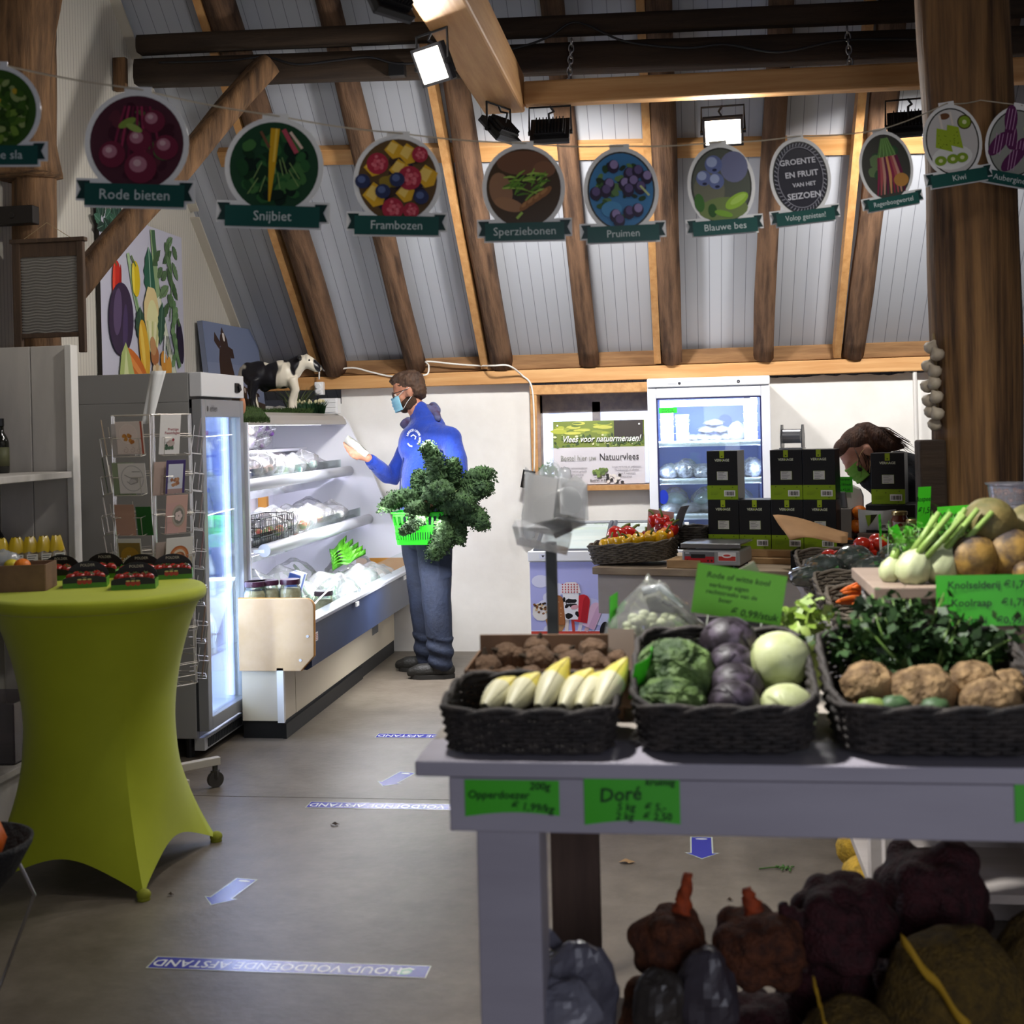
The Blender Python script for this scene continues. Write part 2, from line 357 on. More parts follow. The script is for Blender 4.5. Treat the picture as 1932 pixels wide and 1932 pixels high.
# ---------------------------------------------------------------- timbers
RX = [-2.42, -1.84, -1.25, -.64, -.08, .52, 1.09, 1.68, 2.28]
RD = ['rising behind the toy cow', 'ending above the head of the man in blue', 'ending left of the white cable loop', 'ending right above the meat poster', 'ending at the top left of the glass door freezer', 'ending above the right side of the glass door freezer', 'beside a thin pine strip left of the thick post', 'half hidden behind the thick post', 'right of the thick post']
for i, x in enumerate(RX):
    t = thing('rafter', 'rough brown log rafter '+RD[i], 'rafter', (x, 8.56, 1.95), group='rafters under the sloping roof')
    b = MB(); y0, y1 = 8.585, 4.2; q = .075
    log(b, (x, y0, 1.90+q), (x+.02*R.uniform(-1, 1), y1, 1.90+q+SL*(y0-y1)), [.088, .073, .085, .070, .083, .073, .078, .073, .073][i], seed=i, wob=.16, n=40, bow=.02, flat=.5)
    b.build('log', RAFT, t, smooth=True)
    if i in (0, 2, 4, 6):
        b = MB(); dx = -.115; bar(b, (x+dx, y0, 1.98), (x+dx, y1, 1.98+SL*(y0-y1)), .045, .11); b.build('sister_batten', PINEY, t)
def timber(name, label, p0, p1, w, h, m, group=None, bev=.012, rough=True):
    b = MB()
    if rough: log(b, p0, p1, (w+h)/4*1.16, 14, 36, .07, len(label), .012, .75)
    else: bar(b, p0, p1, w, h)
    return solo(b, name, m, label, 'beam', group, at=p0, smooth=rough, bevel=0 if rough else bev)
timber('purlin_beam', 'upper dark old purlin under the roof', atY(297, 84, 6.55)+Vector((-.1, 0, 0)), atY(1940, 18, 6.55)+Vector((.8, 0, 0)), .085, .11, OLDX)
timber('purlin_beam', 'lower thick dark purlin carrying the chains', atY(297, 138, 6.6)+Vector((-.1, 0, 0)), atY(1940, 88, 6.6)+Vector((.8, 0, 0)), .13, .155, OLDX)
timber('diagonal_brace', 'round log brace slanting from left post up to the dark purlin', (-2.90, 5.50, 2.10), atY(505, 122, 6.46), .12, .12, OLD, bev=0)
b = MB(); log(b, (-2.90, 5.42, 0), (-2.90, 5.42, 5.2), .105, 14, 60, .10, 31, .02, .6)
b2 = atY(60, 150, 5.38); log(b, (b2.x, 5.38, 2.72), (b2.x-.04, 5.36, 4.5), .135, 14, 30, .22, 8, .03)
solo(b, 'wooden_post', OLD, 'dark old timber post at left carrying the washboard', 'post', smooth=True, at=(-2.9, 5.42, 0))
pc = atY(1818, 0, 5.0); pb = atY(1836, 900, 5.0); PX_ = (pc.x+pb.x)/2
b = MB(); log(b, (PX_, 5.0, 0), (PX_-.0, 5.0, 4.6), .162, 22, 90, .085, 12, .012, .25)
solo(b, 'wooden_post', mat('post_wood', '3a2614', .75, col2='86623a', scale=5, stretch=(4, 4, .22), lo=.36, hi=.62, bump=.8, detail=11), 'thick weathered round post at right behind the swedes', 'post', smooth=True, at=(PX_, 5.0, 0))
sp = atY(1747, 830, 4.95); b = MB(); b.b2((sp.x-.035, 4.88, 0), (sp.x+.06, 5.0, sp.z)); solo(b, 'side_post', OLDX, 'short dark squared stake against the thick right post', 'post', bevel=.008, at=(sp.x, 4.94, 0))
b = MB(); a = atY(0, 408, 5.28); c = atY(66, 406, 5.28); b.b2((a.x-.1, 5.26, a.z-.04), (c.x, 5.32, a.z+.04)); b.cyl((c.x-.1, 5.255, c.z), (c.x-.1, 5.27, c.z), .014)
solo(b, 'wall_bracket', mat('dark_iron', '1d1815', .6, .4), 'dark flat bar bolted across the left post', 'bracket', bevel=.004, at=(a.x, 5.29, a.z))
BZ = 3.15
timber('pine_beam', 'pine beam running from the front to the hung crossbeam, floodlights under it', (-.895, 2.4, BZ+.10), (-.895, 6.47, BZ+.10), .21, .20, PINEY, rough=False)
timber('pine_beam', 'hung pine crossbeam on two chains with the lit floodlight', (-.79, 6.44, BZ+.085), (3.6, 6.44, BZ+.03), .09, .12, PINE, rough=False)
# chains
for nm, (u0, v0, u1, v1) in (('left', (1079, 75, 1072, 172)), ('right', (1598, 52, 1606, 148))):
    t0 = atY(u0, v0, 6.50); t1 = atY(u1, v1, 6.44); b = MB(); n = 9 if nm == 'left' else 8
    for i in range(n):
        c = t0.lerp(t1, (i+.5)/n); l = (t0-t1).length/n*.68; d = Vector((1, 0, 0)) if i % 2 else Vector((.2, 1, 0)).normalized()
        b.tube([c+d*(.013*cos(w))+UP*(l*sin(w)) for w in [2*pi*k/12 for k in range(12)]], .0045, 6, closed=True)
    solo(b, 'hanging_chain', STEEL, f'{nm} hand of the two steel chains holding the pine crossbeam' if 0 else f'steel link chain at the {nm} end of the hung pine crossbeam', 'chain', 'chains on the crossbeam', at=t1, smooth=True)
# cables
def cable(name, label, pts, r, m, group=None):
    P = [Vector(p) for p in pts]; q = []
    for i in range(len(P)-1):
        a, b_, c, d = P[max(i-1, 0)], P[i], P[i+1], P[min(i+2, len(P)-1)]
        for k in range(6):
            t = k/6; q.append(.5*((2*b_)+(c-a)*t+(2*a-5*b_+4*c-d)*t*t+(3*b_-a-3*c+d)*t**3))
    q.append(P[-1]); b = MB(); b.tube(q, r, 7); return solo(b, name, m, label, 'cable', group, at=q[0], smooth=True)
WC = mat('white_cable', 'dedad2', .5); BC = mat('black_cable', '17161a', .5)
cable('power_cable', 'white cable looping along the pine board above the man', [atY(u, v, y) for u, v, y in ((602, 716, 8.5), (604, 690, 8.5), (615, 700, 8.52), (664, 694, 8.53), (700, 702, 8.53), (740, 710, 8.53), (772, 703, 8.42), (785, 708, 8.42), (806, 706, 8.42), (809, 690, 8.46), (806, 682, 8.53), (860, 687, 8.54), (905, 690, 8.54), (930, 690, 8.42), (960, 690, 8.42), (985, 708, 8.53), (1003, 730, 8.54), (1008, 800, 8.54), (1008, 890, 8.54))], .006, WC)
cable('power_cable', 'thin black cable sagging along the lower dark purlin', [atY(u, v, 6.48) for u, v in ((300, 118), (430, 114), (500, 107), (560, 121), (640, 113), (700, 108), (770, 120), (950, 95), (1030, 72), (1075, 44), (1110, 48), (1180, 78), (1290, 90), (1370, 84), (1470, 98), (1590, 76), (1740, 74))], .006, BC)
c0 = atY(602, 733, 8.5); b = MB(); b.b2((c0.x-.03, 8.49, c0.z-.045), (c0.x+.03, 8.54, c0.z+.045)); b.cyl((c0.x, 8.47, c0.z+.015), (c0.x, 8.5, c0.z+.015), .02); b.cyl((c0.x, 8.47, c0.z-.02), (c0.x, 8.5, c0.z-.02), .02)
solo(b, 'wall_socket', WHITE, 'white wall socket with plug beside the toy cow', 'socket', bevel=.004, at=(c0.x, 8.5, c0.z))
c0 = atY(748, 130, 6.5); b = MB(); b.b2((c0.x-.04, 6.48, c0.z-.04), (c0.x+.045, 6.54, c0.z+.03)); solo(b, 'junction_box', BLACK, 'small black junction box on the lower dark purlin', 'junction box', bevel=.004, at=tuple(c0))
# ---------------------------------------------------------------- floodlights
def flood(label, top, aim, w=.20, h=.155, power=0, name='floodlight', spread=pi):
    """yoke hangs from `top`; the head faces along aim"""
    top = Vector(top); aim = Vector(aim).normalized(); side = aim.cross(UP).normalized(); upv = side.cross(aim); c = top-UP*.135
    t = thing(name, label, 'floodlight', tuple(top), group='floodlights under the pine beams'); M = frame(c, side, upv)   # local z = -aim?
    zz = side.cross(upv); f = 1 if zz.dot(aim) > 0 else -1
    b = MB(M); b.box((0, 0, -f*.012), (w, h, .028)); b.box((0, 0, -f*.034), (w*.8, h*.7, .02))
    for k in range(9): b.box(((k-4)*w*.085, 0, -f*.05), (.005, h*.66, .022))
    b.build('housing', mat('floodlight_housing', '17171a', .45), t, bevel=.003)
    b = MB(M); b.box((0, h/2-.006, f*.004), (w, .012, .012)); b.box((0, -h/2+.006, f*.004), (w, .012, .012)); b.box((w/2-.006, 0, f*.004), (.012, h, .012)); b.box((-w/2+.006, 0, f*.004), (.012, h, .012))
    b.build('rim', mat('floodlight_rim', '55555a', .4, .4), t)
    b = MB(M); b.box((0, 0, f*.004), (w-.026, h-.026, .006)); b.build('lens', mat('lit_lens' if power else 'dim_lens', 'fff6e0', .3, emit=22 if power else 3), t)
    b = MB(); s = side*(w/2+.008)
    b.tube([c+s, top+s*.98-UP*.004, top-s*.98-UP*.004, c-s], .006, 6); b.cyl(c+s*1.05, c+s*.9, .012); b.cyl(c-s*1.05, c-s*.9, .012); b.build('yoke', mat('yoke_metal', '2a2a2c', .4, .5), t)
    b = MB(); bk = c-aim*.05; b.tube([bk, bk-aim*.02+UP*.04, top+side*.02-UP*.03, top-UP*.0], .006, 6); b.build('lead', BC, t)
    if power:
        l = area('floodlight_beam', tuple(c+aim*.022), tuple(c+aim*2), w-.03, power, (1, .97, .94), h-.03, spread); l.parent = t; l.matrix_parent_inverse = ROOTM[t.name].inverted()
    return t
flood('lit floodlight on the underside of the long pine beam, tilted towards the left', (-.99, 5.05, BZ), (-.55, -.75, -.45), .17, .155, power=13)
flood('glowing floodlight facing the camera under the pine crossbeam', atZ(1363, 199, BZ+.02), (-.05, -.8, -.55), .205, .155, power=22)
flood('black floodlight at the end of the long pine beam seen from its side', (-.90, 6.28, BZ), (-.75, .35, -.75), power=22)
flood('black floodlight just right of the beam corner, facing the back wall', (-.66, 6.44, BZ+.02), (0, .80, -.60), power=34, spread=rad(125))
flood('black floodlight beside the thick right post, facing the back wall', tuple(atZ(1712, 186, BZ-.01)), (0.1, .80, -.60), power=32, spread=rad(125))
q = flood('floodlight at the top edge of the picture on the long pine beam', (-.99, 4.25, BZ), (-.75, .5, -.5), .17, .155, power=11)
q2 = flood('unseen added floodlight above the picture on the near end of the long pine beam', (-.80, 2.75, BZ), (.60, .12, -.85), .20, .155, power=25, spread=rad(75))  # out of view, added to light the front stand and baskets
q3 = flood('unseen added floodlight above the picture near the thick right post', (.95, 3.2, BZ+.05), (-.15, .45, -.85), .20, .155, power=6, spread=rad(80))  # another unseen lamp, added to brighten the right foreground
b = MB(); b.b2((-.79, 3.16, BZ+.05), (3.6, 3.25, BZ+.16)); solo(b, 'pine_beam', PINE, 'nearer pine crossbeam above the picture', 'beam', at=(0, 3.2, BZ+.1))
# ---------------------------------------------------------------- floor stickers
BLUE = '3434a8'
def tape(y, where, gx=0):
    b = MB(frame((-.77+gx, y+.04, .001), (-1, 0, 0), (0, -1, 0)))
    b.rect(0, 0, .83, .082, 'cfd2c0'); b.rect(.004, .004, .826, .078, BLUE)
    b.ell(.07, .043, .022, .022, '79b59a'); b.ell(.064, .048, .012, .01, 'd8ead8', .5); b.strip([(.045, .03), (.06, .022), (.08, .03)], .008, 'e8efe0')
    b.text('HOUD VOLDOENDE AFSTAND', .45, .041, .062, 'eef0f6', bold=.012, sx=.86)
    return solo(b, 'floor_tape', PRINTG, 'blue keep your distance floor tape '+where, 'floor sticker', 'blue distance tapes on the floor', at=(-1.18, y, 0))
tape(3.55, 'nearest the camera, left of the white vegetable stand'); tape(5.10, 'just this side of the floor seam'); tape(6.27, 'farthest away, behind the corner of the vegetable stand')
def arrow(tip, tail, where):
    tip, tail = Vector((*tip, .001)), Vector((*tail, .001)); d = tip-tail; l = d.length; y = d.normalized(); x = y.cross(UP)
    b = MB(frame(tail, x, y)); w = .036
    def sh(e, c): b.poly([(-w-e, 0-e), (w+e, 0-e), (w+e, l*.76-e), (w*1.5+e*1.6, l*.76-e), (0, l+e*1.4), (-w*1.5-e*1.6, l*.76-e), (-w-e, l*.76-e)], c)
    sh(.005, 'c6cfc0'); sh(0, '3d3da6'); b.ell(0, .018, .022, .007, 'dfe3d8')
    solo(b, 'floor_arrow', PRINTG, 'blue arrow sticker on the floor '+where, 'floor sticker', 'blue arrows on the floor', at=tail)
arrow((-1.59, 4.0), (-1.555, 4.235), 'right of the lime table'); arrow((-1.35, 5.385), (-1.29, 5.60), 'between the two farther distance tapes'); arrow((.01, 4.55), (.01, 4.78), 'seen under the white vegetable stand')
LEAFBIT = mat('dry_leaf', '3a2c1e', .8)
for u, v, s, g in ((632, 1557, .02, 0), (1183, 1628, .03, 1), (322, 1690, .012, 0), (1377, 1700, .012, 0)):
    p = atZ(u, v, 0); b = MB(); b.grid(lambda a, c: (p.x+(a-.5)*s*2, p.y+(c-.5)*s*(1-(2*a-1)**2), .003+.01*abs(sin(a*5+c*3))*(1-abs(2*a-1))), 8, 4)
    solo(b, 'leaf_scrap', LEAFBIT if not g else mat('onion_skin', '9c7a4e', .6), {632: 'dark leaf scrap on the floor near the middle distance tape', 1183: 'pale onion skin scrap on the floor under the stand', 322: 'tiny dark scrap on the floor right of the lime table foot', 1377: 'tiny dark scrap on the floor under the stand right of the onion net'}[u], 'scrap', at=tuple(p), smooth=True)
p = atZ(1465, 1640, 0); b = MB(); b.tube([(p.x-.06, p.y-.01, .004), (p.x-.02, p.y, .006), (p.x+.02, p.y, .008)], .0025, 5)
for k in range(11): a = k*2.4; q = .006+.0025*k; b.ball((p.x+.03+q*cos(a), p.y+q*sin(a), .007), (.008, .004, .003), 8, 6, M=Matrix.Rotation(a, 4, 'Z'))
solo(b, 'parsley_sprig', mat('sprig_green', '3f6a26', .6), 'green parsley sprig lying on the floor under the stand', 'sprig', at=tuple(p), smooth=True)
# ---------------------------------------------------------------- tall glass door fridge at left
FX0, FX1, FY0, FY1 = -2.92, -2.345, 5.765, 6.345
t = thing('display_fridge', 'tall grey fridge with a brightly lit glass door holding milk bottles', 'fridge', (-2.6, 6.05, 0))
b = MB(); b.b2((FX0, FY0, .10), (FX1, FY0+.035, 1.70)); b.b2((FX0, FY1-.035, .10), (FX1, FY1, 1.70)); b.b2((FX0, FY0+.035, .17), (FX0+.035, FY1-.035, 1.70)); b.b2((FX0, FY0+.035, .10), (FX1, FY1-.035, .17)); b.b2((FX0, FY0, 1.70), (FX1, FY1, 1.84)); b.build('cabinet', mat('fridge_grey', '8d8c89', .45), t, bevel=.003)
b = MB(); i = .036; b.b2((FX0+i, FY0+i, .171), (FX0+i+.01, FY1-i, 1.699)); b.b2((FX0+i, FY0+i, .171), (FX1-.005, FY0+i+.008, 1.699)); b.b2((FX0+i, FY1-i-.008, .171), (FX1-.005, FY1-i, 1.699)); b.b2((FX0+i, FY0+i, .171), (FX1-.005, FY1-i, .18)); b.b2((FX0+i, FY0+i, 1.69), (FX1-.005, FY1-i, 1.699)); b.build('liner', mat('white_liner', 'd4dcf6', .4), t)
b = MB(); b.b2((FX1+.004, FY0, 1.725), (FX1+.065, FY1, 1.84)); hd = b.build('header', mat('fridge_header', 'c9c9ca', .4), t, bevel=.004)
b = MB(); b.b2((FX1+.064, FY1-.135, 1.752), (FX1+.070, FY1-.075, 1.80)); b.box((FX1+.072, FY1-.085, 1.775), (.012, .028, .03), rot=Matrix.Rotation(.4, 4, 'X')); b.build('switch', BLACK, hd)
X0, X1, z0, z1 = FX1+.012, FX1+.062, .135, 1.712; e = .052
b = MB(); b.b2((X0, FY0+.004, z0), (X1, FY0+e, z1)); b.b2((X0, FY1-e, z0), (X1, FY1-.004, z1)); b.b2((X0, FY0+e, z1-.085), (X1, FY1-e, z1)); b.b2((X0, FY0+e, z0), (X1, FY1-e, z0+.06)); dr = b.build('door', mat('door_frame', '8f9092', .35, .3), t, bevel=.003)
b = MB()
for yy in (FY0+.006, FY1-.036): b.b2((FX1, yy, z0), (X0, yy+.03, z1))
b.b2((FX1, FY0+.006, z1-.04), (X0, FY1-.006, z1)); b.build('gasket', DARK, dr)
b = MB(); b.b2((X0+.02, FY0+e, z0+.06), (X0+.026, FY1-e, z1-.085)); b.build('pane', GLASS, dr)
b = MB(frame((X1+.001, FY0+.06, z1-.045), (0, 1, 0), (0, 0, 1))); b.ell(.02, 0, .010, .014, '26262a'); b.text('ehlen', .095, 0, .045, '3a3a3e', shear=.15); b.build('badge', PRINT, dr)
LEDB = mat('cool_led', 'b4c0ff', 1, emit=6.5)
b = MB(); b.b2((FX1-.03, FY1-.062, .2), (FX1-.004, FY1-.046, 1.66)); b.build('light_strip', LEDB, t)
b = MB(); b.b2((FX1-.03, FY0+.046, .2), (FX1-.004, FY0+.062, 1.66)); b.build('light_strip', LEDB, t)
area('fridge_glow', (FX1+.08, 6.05, 0.95), (-1, 6.0, .5), .42, 14, (.60, .68, 1), 1.3)
area('fridge_inner_light', (FX1-.03, FY0+.07, .93), (-2.6, FY1, .93), .04, 38, (.80, .85, 1), 1.4)
b = MB(); b.b2((FX1-.02, FY0+.02, .04), (FX1+.03, FY1-.02, .10))
for k in range(22): b.b2((FX1+.03, FY0+.06+k*.021, .05), (FX1+.036, FY0+.07+k*.021, .09), 1)
b.build('grille', [mat('grille_grey', 'a5a5a6', .4), DARK], t)
for yy in (FY0+.06, FY1-.06):
    for xx in (FX0+.1, FX1-.06): b = MB(); b.cyl((xx, yy, 0), (xx, yy, .1), .02); b.build('foot', BLACK, t)
MILK = mat('milk', 'dfe4f2', .3); BOT = film('bottle_plastic', 'ccd8f6', .30, .1, .2)
SHZ = [.44, .735, 1.045, 1.335]
for z in SHZ:
    b = MB(); b.b2((FX0+.05, FY0+.05, z-.006), (FX1-.04, FY1-.07, z)); b.tube([(FX1-.04, FY0+.05, z+.03), (FX1-.04, FY1-.07, z+.03)], .003, 6); b.tube([(FX1-.04, FY0+.05, z-.003), (FX1-.04, FY1-.07, z-.003)], .004, 6); b.build('shelf', film('shelf_glass', 'e6ecff', .3), t)
def bottle(cap, milk, txt):
    r = thing('milk_bottle', 'x', 'bottle', (0, 0, 0), group='milk bottles in the grey fridge'); b = MB()
    b.lathe([(.036, 0), (.038, .01), (.038, .13), (.034, .155), (.018, .19), (.016, .205)], 18); b.build('bottle', milk, r, smooth=True, local=True)
    b = MB(); b.cyl((0, 0, .205), (0, 0, .226), .019, None, 14); b.build('cap', mat('cap_'+cap, cap, .4), r, smooth='auto', local=True)
    b = MB()
    for k in range(7):
        w0, w1 = -1.35+k*.386, -1.35+(k+1)*.386; b.add([(.0386*cos(w), .0386*sin(w), z) for z in (.03, .115) for w in (w0, w1)], [(0, 1, 3, 2)], col='cfdcf4')
    b.text(txt, 0, 0, .0155, '23286a', bold=.02, M=frame((.0392, 0, .098), (0, 1, 0), (0, 0, 1)), z=0)
    b.build('label', PRINT, r, local=True); return r
pr = {}
sh = ['lowest', 'second lowest', 'second highest', 'top']; ps = ['in front', 'behind', 'at the left']
for si, (z, caps) in enumerate(zip(SHZ, (('3b4fb0', '3b4fb0', 'd9dce8'), ('3a6f9a', '3a6f9a', 'd9dce8'), ('2c49c8', '2c49c8', '2c49c8'), ('b03038', 'e6e6ea', 'e6e6ea')))):
    for j, (u, xx) in enumerate(((388, -2.415), (403, -2.50), (372, -2.42))):
        c = caps[j]
        if c not in pr: pr[c] = bottle(c, MILK if c != '2c49c8' else BOT, 'KARNEMELK'); q = pr[c]
        else: q = dup(pr[c])
        q.location = (xx, atX(u, 900, xx).y, z); q.rotation_euler = (0, 0, -.75); q['label'] = f'milk bottle {ps[j]} on the {sh[si]} grey fridge shelf'
# ---------------------------------------------------------------- whitewashed shelf unit at far left
UW = mat('shelf_paint', 'a8a39d', .6, col2='b8b3ac', scale=3, stretch=(2, 2, .6), bump=.08)
t = thing('shelf_unit', 'tall whitewashed board shelf unit against the left wall', 'shelf', (-2.8, 4.4, 0))
b = MB(); b.b2((-2.985, 5.20, 0), (-2.835, 5.222, 1.945)); b.b2((-2.831, 5.20, 0), (-2.635, 5.222, 1.945)); b.build('end_panel', UW, t, bevel=.003)
b = MB(); b.b2((-2.655, 5.16, 0), (-2.625, 5.225, 1.945)); b.build('edge_strip', mat('lit_edge_tone', 'cfccc6', .5), t, bevel=.003)  # front edge lightened in its colour for the light it catches
b = MB(); b.b2((-2.985, 3.3, 0), (-2.635, 3.325, 1.945)); b.build('end_panel', UW, t)
for z, w in ((1.40, 0), (.98, 0), (.26, .18)):
    b = MB(); b.b2((-2.985, 3.325, z-.028), (-2.632+w*.0, 5.198, z)); b.build('shelf_board', UW, t, bevel=.003)
b = MB(); b.b2((-3.0, 3.3, 0), (-2.985, 5.2, 1.9)); b.build('back_panel', mat('shelf_back', '8d8983', .6), t)
b = MB(); b.b2((-2.68, 3.325, 0), (-2.66, 5.198, .225)); b.build('kick_board', UW, t)
def oil(z, lab, x, y, s=1):
    r = thing('oil_bottle', lab, 'bottle', (x, y, z)); b = MB(); b.lathe([(.03*s, 0), (.032*s, .005), (.032*s, .13), (.026*s, .15), (.012*s, .175), (.012*s, .20)], 18); b.build('bottle', mat('dark_glass', '14150f', .12, coat=.4), r, smooth=True, local=True)
    b = MB(); b.cyl((0, 0, .2), (0, 0, .232), .0135); b.build('cap', BLACK, r, smooth='auto', local=True)
    b = MB(); b.lathe([(.0324*s, .03), (.0324*s, .11)], 18); b.build('label', mat('oil_label', '55563a', .6), r, smooth=True, local=True); return r
oil(1.401, 'dark oil bottle on the upper white shelf at left', *atY(2, 820, 5.05).xy, 1); oil(.981, 'dark bottle on the middle white shelf at the left edge of the picture', *atY(-6, 980, 5.12).xy)
# bags with yellow tops
for k, u in enumerate((2, 32, 58, 84, 108)):
    p = atY(u, 1080, 5.02-.028*(4-k)); r = thing('food_bag', f"clear food bag with yellow printed top, {['at the left edge of the picture', 'second from the left edge', 'in the middle of the row of five', 'second from the shelf end panel', 'nearest the shelf end panel'][k]}", 'food bag', (p.x, p.y, .981), group='yellow topped bags on the white shelf')
    b = MB(); n = 18
    def fn(a, c, k=k):
        w = a*2*pi; tz = c; rx = .042*(1-tz**3*.55); ry = .028*(1-tz**4*.96)
        return (rx*cos(w)*(1+.06*sin(9*tz+k)), ry*sin(w), .155*tz+.004*sin(6*w))
    b.grid(fn, n, 10); b.f = b.f; b.mi = [1 if i//n >= 6 else 0 for i in range(len(b.f))]
    o = b.build('bag', [mat('bag_contents', 'a89a80', .3, col2='6e6047', scale=60, coat=.5), mat('yellow_print', 'c2a41c', .35, coat=.4)], r, smooth=True, local=True)
    b = MB(frame((0, -.0295, .05), (1, 0, 0), (0, 0, 1))); b.rect(-.02, -.03, .024, .035, 'd9d6cc')
    for i in range(6): b.rect(-.016, .026-i*.009, .018-(i % 3)*.006, .029-i*.009, '3b3b3b')
    b.build('label', PRINT, r, local=True); r.rotation_euler = (0, 0, .5+.1*k)
b = MB(); p = (-2.83, 4.83, .262); s = .005; x0, x1, y0, y1, h = p[0]-.13, p[0]+.17, p[1]-.14, p[1]+.14, .24
for a, c in (((x0, y0, .262), (x1, y0+s, .262+h)), ((x0, y1-s, .262), (x1, y1, .262+h)), ((x0, y0, .262), (x0+s, y1, .262+h)), ((x1-s, y0, .262), (x1, y1, .262+h)), ((x0, y0, .262), (x1, y1, .267))): b.b2(a, c)
solo(b, 'acrylic_bin', film('acrylic', 'c9c4c6', .16), 'clear acrylic bin on the lowest white shelf', 'bin', at=p)
# ---------------------------------------------------------------- greeting card spinner
CX, CY = -2.262, 5.15; VA = math.atan2(-CY, -CX)-.0; AP = .172
t = thing('card_rack', 'white wire spinner rack full of greeting cards on castors', 'card rack', (CX, CY, 0))
b = MB(); b.cyl((CX, CY, .1), (CX, CY, 1.63), .013); b.build('pole', WIRE, t, smooth='auto')
for k in range(4):
    a = VA+rad(22)+k*pi/2; d = Vector((cos(a), sin(a), 0)); b = MB(); bar(b, Vector((CX, CY, .115))+d*.01, Vector((CX, CY, .115))+d*.27, .034, .034); l = b.build('base_leg', mat('rack_base', 'b9b2a6', .5), t, bevel=.003)
    c = Vector((CX, CY, 0))+d*.25; b = MB(); sd = Vector((-d.y, d.x, 0)); b.cyl(c+UP*.035-sd*.011, c+UP*.035+sd*.011, .035, None, 18); b.cyl(c+UP*.07, c+UP*.1, .012); b.box(c+UP*.06, (.03, .03, .03)); b.build('castor', mat('castor_rubber', '3a3733', .5), l, smooth='auto')
TZ = [1.465, 1.305, 1.14, .975, .82, .66, .51]
FA = [VA-rad(30), VA+rad(30), VA-rad(90), VA+rad(90), VA+rad(150), VA-rad(150)]
def pocketM(fa, z, tilt=8): # local x along the face (to the right seen from outside), y up the leaning card, z outwards
    n = Vector((cos(fa), sin(fa), 0)); x = UP.cross(n); y = (UP*cos(rad(tilt))+n*sin(rad(tilt))); o = Vector((CX, CY, z))+n*AP; return frame(o, x, y)
for fa in FA:
    b = MB()
    for z in TZ:
        M = pocketM(fa, z); w, hh, d = .062, .075, .028
        g = lambda *p: M @ Vector(p)
        b.tube([g(-w, hh, d), g(-w, 0, d), g(w, 0, d), g(w, hh, d)], .0017, 5); b.tube([g(-w, hh, d), g(-w*.45, hh, d)], .0017, 5); b.tube([g(w, hh, d), g(w*.45, hh, d)], .0017, 5)
        for sx in (-w, w): b.tube([g(sx, 0, d), g(sx, 0, -.012)], .0017, 5); b.tube([g(sx, hh, d), g(sx, hh, -.012)], .0017, 5)
        b.tube([g(-.09, hh, -.012), g(.09, hh, -.012)], .0017, 5); b.tube([g(0, 0, d), g(0, 0, -.012), g(0, .12, -.012)], .0015, 5)
    n = Vector((cos(fa), sin(fa), 0)); x = UP.cross(n)
    for sx in (-.085, .085):
        q = Vector((CX, CY, 0))+n*(AP-.012)+x*sx; b.tube([q+UP*TZ[-1], q+UP*1.632], .002, 5)
    b.build('pocket_column', WIRE, t)
b = MB()
for z in (1.632, 1.55, 1.39, 1.22, 1.06, .9, .74, .59, .5):
    b.tube([Vector((CX, CY, z))+Vector((cos(a), sin(a), 0))*.185 for a in [VA+rad(60*k) for k in range(6)]], .002, 5, closed=True)
    if z in (1.632, 1.06, .5):
        for k in range(3): a = VA+rad(60*k); d = Vector((cos(a), sin(a), 0))*.185; b.tube([Vector((CX, CY, z))-d, Vector((CX, CY, z))+d], .002, 5)
b.build('wire_ring', WIRE, t)
def card(col, ti, w, h, bg, art, lab, dx=0, dz=0, zz=.012, dy=.004):
    M = pocketM(FA[col], TZ[ti]) @ Matrix.Translation((dx, dy+dz, zz)); b = MB(M); b.box((0, h/2, -.0008), (w, h, .0016), col=bg); art(b, w, h)
    return solo(b, 'greeting_card', PRINT, lab, 'greeting card', 'greeting cards on the wire spinner', at=tuple(M.translation))
def flowers(b, x, y, s, c1, c2, n, sd):
    rr = random.Random(sd)
    for i in range(n): b.ell(x+rr.uniform(-s, s), y+rr.uniform(-s, s)*.7, s*.42, s*.38, (c1, c2)[i % 2], rr.random()*3, 10, .2, i)
def a1(b, w, h): b.rect(w*.40, 0, w*.46, h, 'a5452c'); b.ell(-w*.05, h*.62, w*.33, w*.33, 'e0d2c8', n=28); b.ell(-w*.05, h*.62, w*.315, w*.315, 'd9c6bd', n=28); flowers(b, -w*.06, h*.48, w*.17, 'a8672c', 'c08234', 10, 1); [b.strip([(x+.012*cos(q*.6)*(.2+q/14), h*.12+.012*sin(q*.6)*(.2+q/14)) for q in range(14)], .0012, '9b8078') for x in (-w*.2, w*.05, w*.28)]
def a2(b, w, h): b.strip([(w*.40*cos(q*.2), h*.5+h*.42*sin(q*.2)) for q in range(32)], .003, 'a9a4a4'); b.strip([(-w*.28, h*.62), (-.01, h*.52), (w*.2, h*.5)], .003, '88827f'); b.ell(.006, h*.42, .022, .014, 'a39d9a', .3); b.ell(.0, h*.38, .018, .012, 'c3bcba'); b.strip([(-w*.2, h*.4), (-.01, h*.3), (w*.2, h*.38)], .003, '8d8784'); b.strip([(0, h*.72), (w*.3, h*.72)], .003, '8d8784')
def a3(b, w, h): b.text('Prettige', w*.15, h*.62, .016, '8a2f38', bold=.02); b.text('Feestdagen', w*.12, h*.53, .016, '8a2f38', bold=.02); flowers(b, -w*.02, h*.22, w*.2, '4d6651', '3c5244', 12, 4); b.ell(.005, h*.28, .017, .014, 'b9a9a2', wob=.1); b.ell(.016, h*.36, .006, .006, '8f3540')
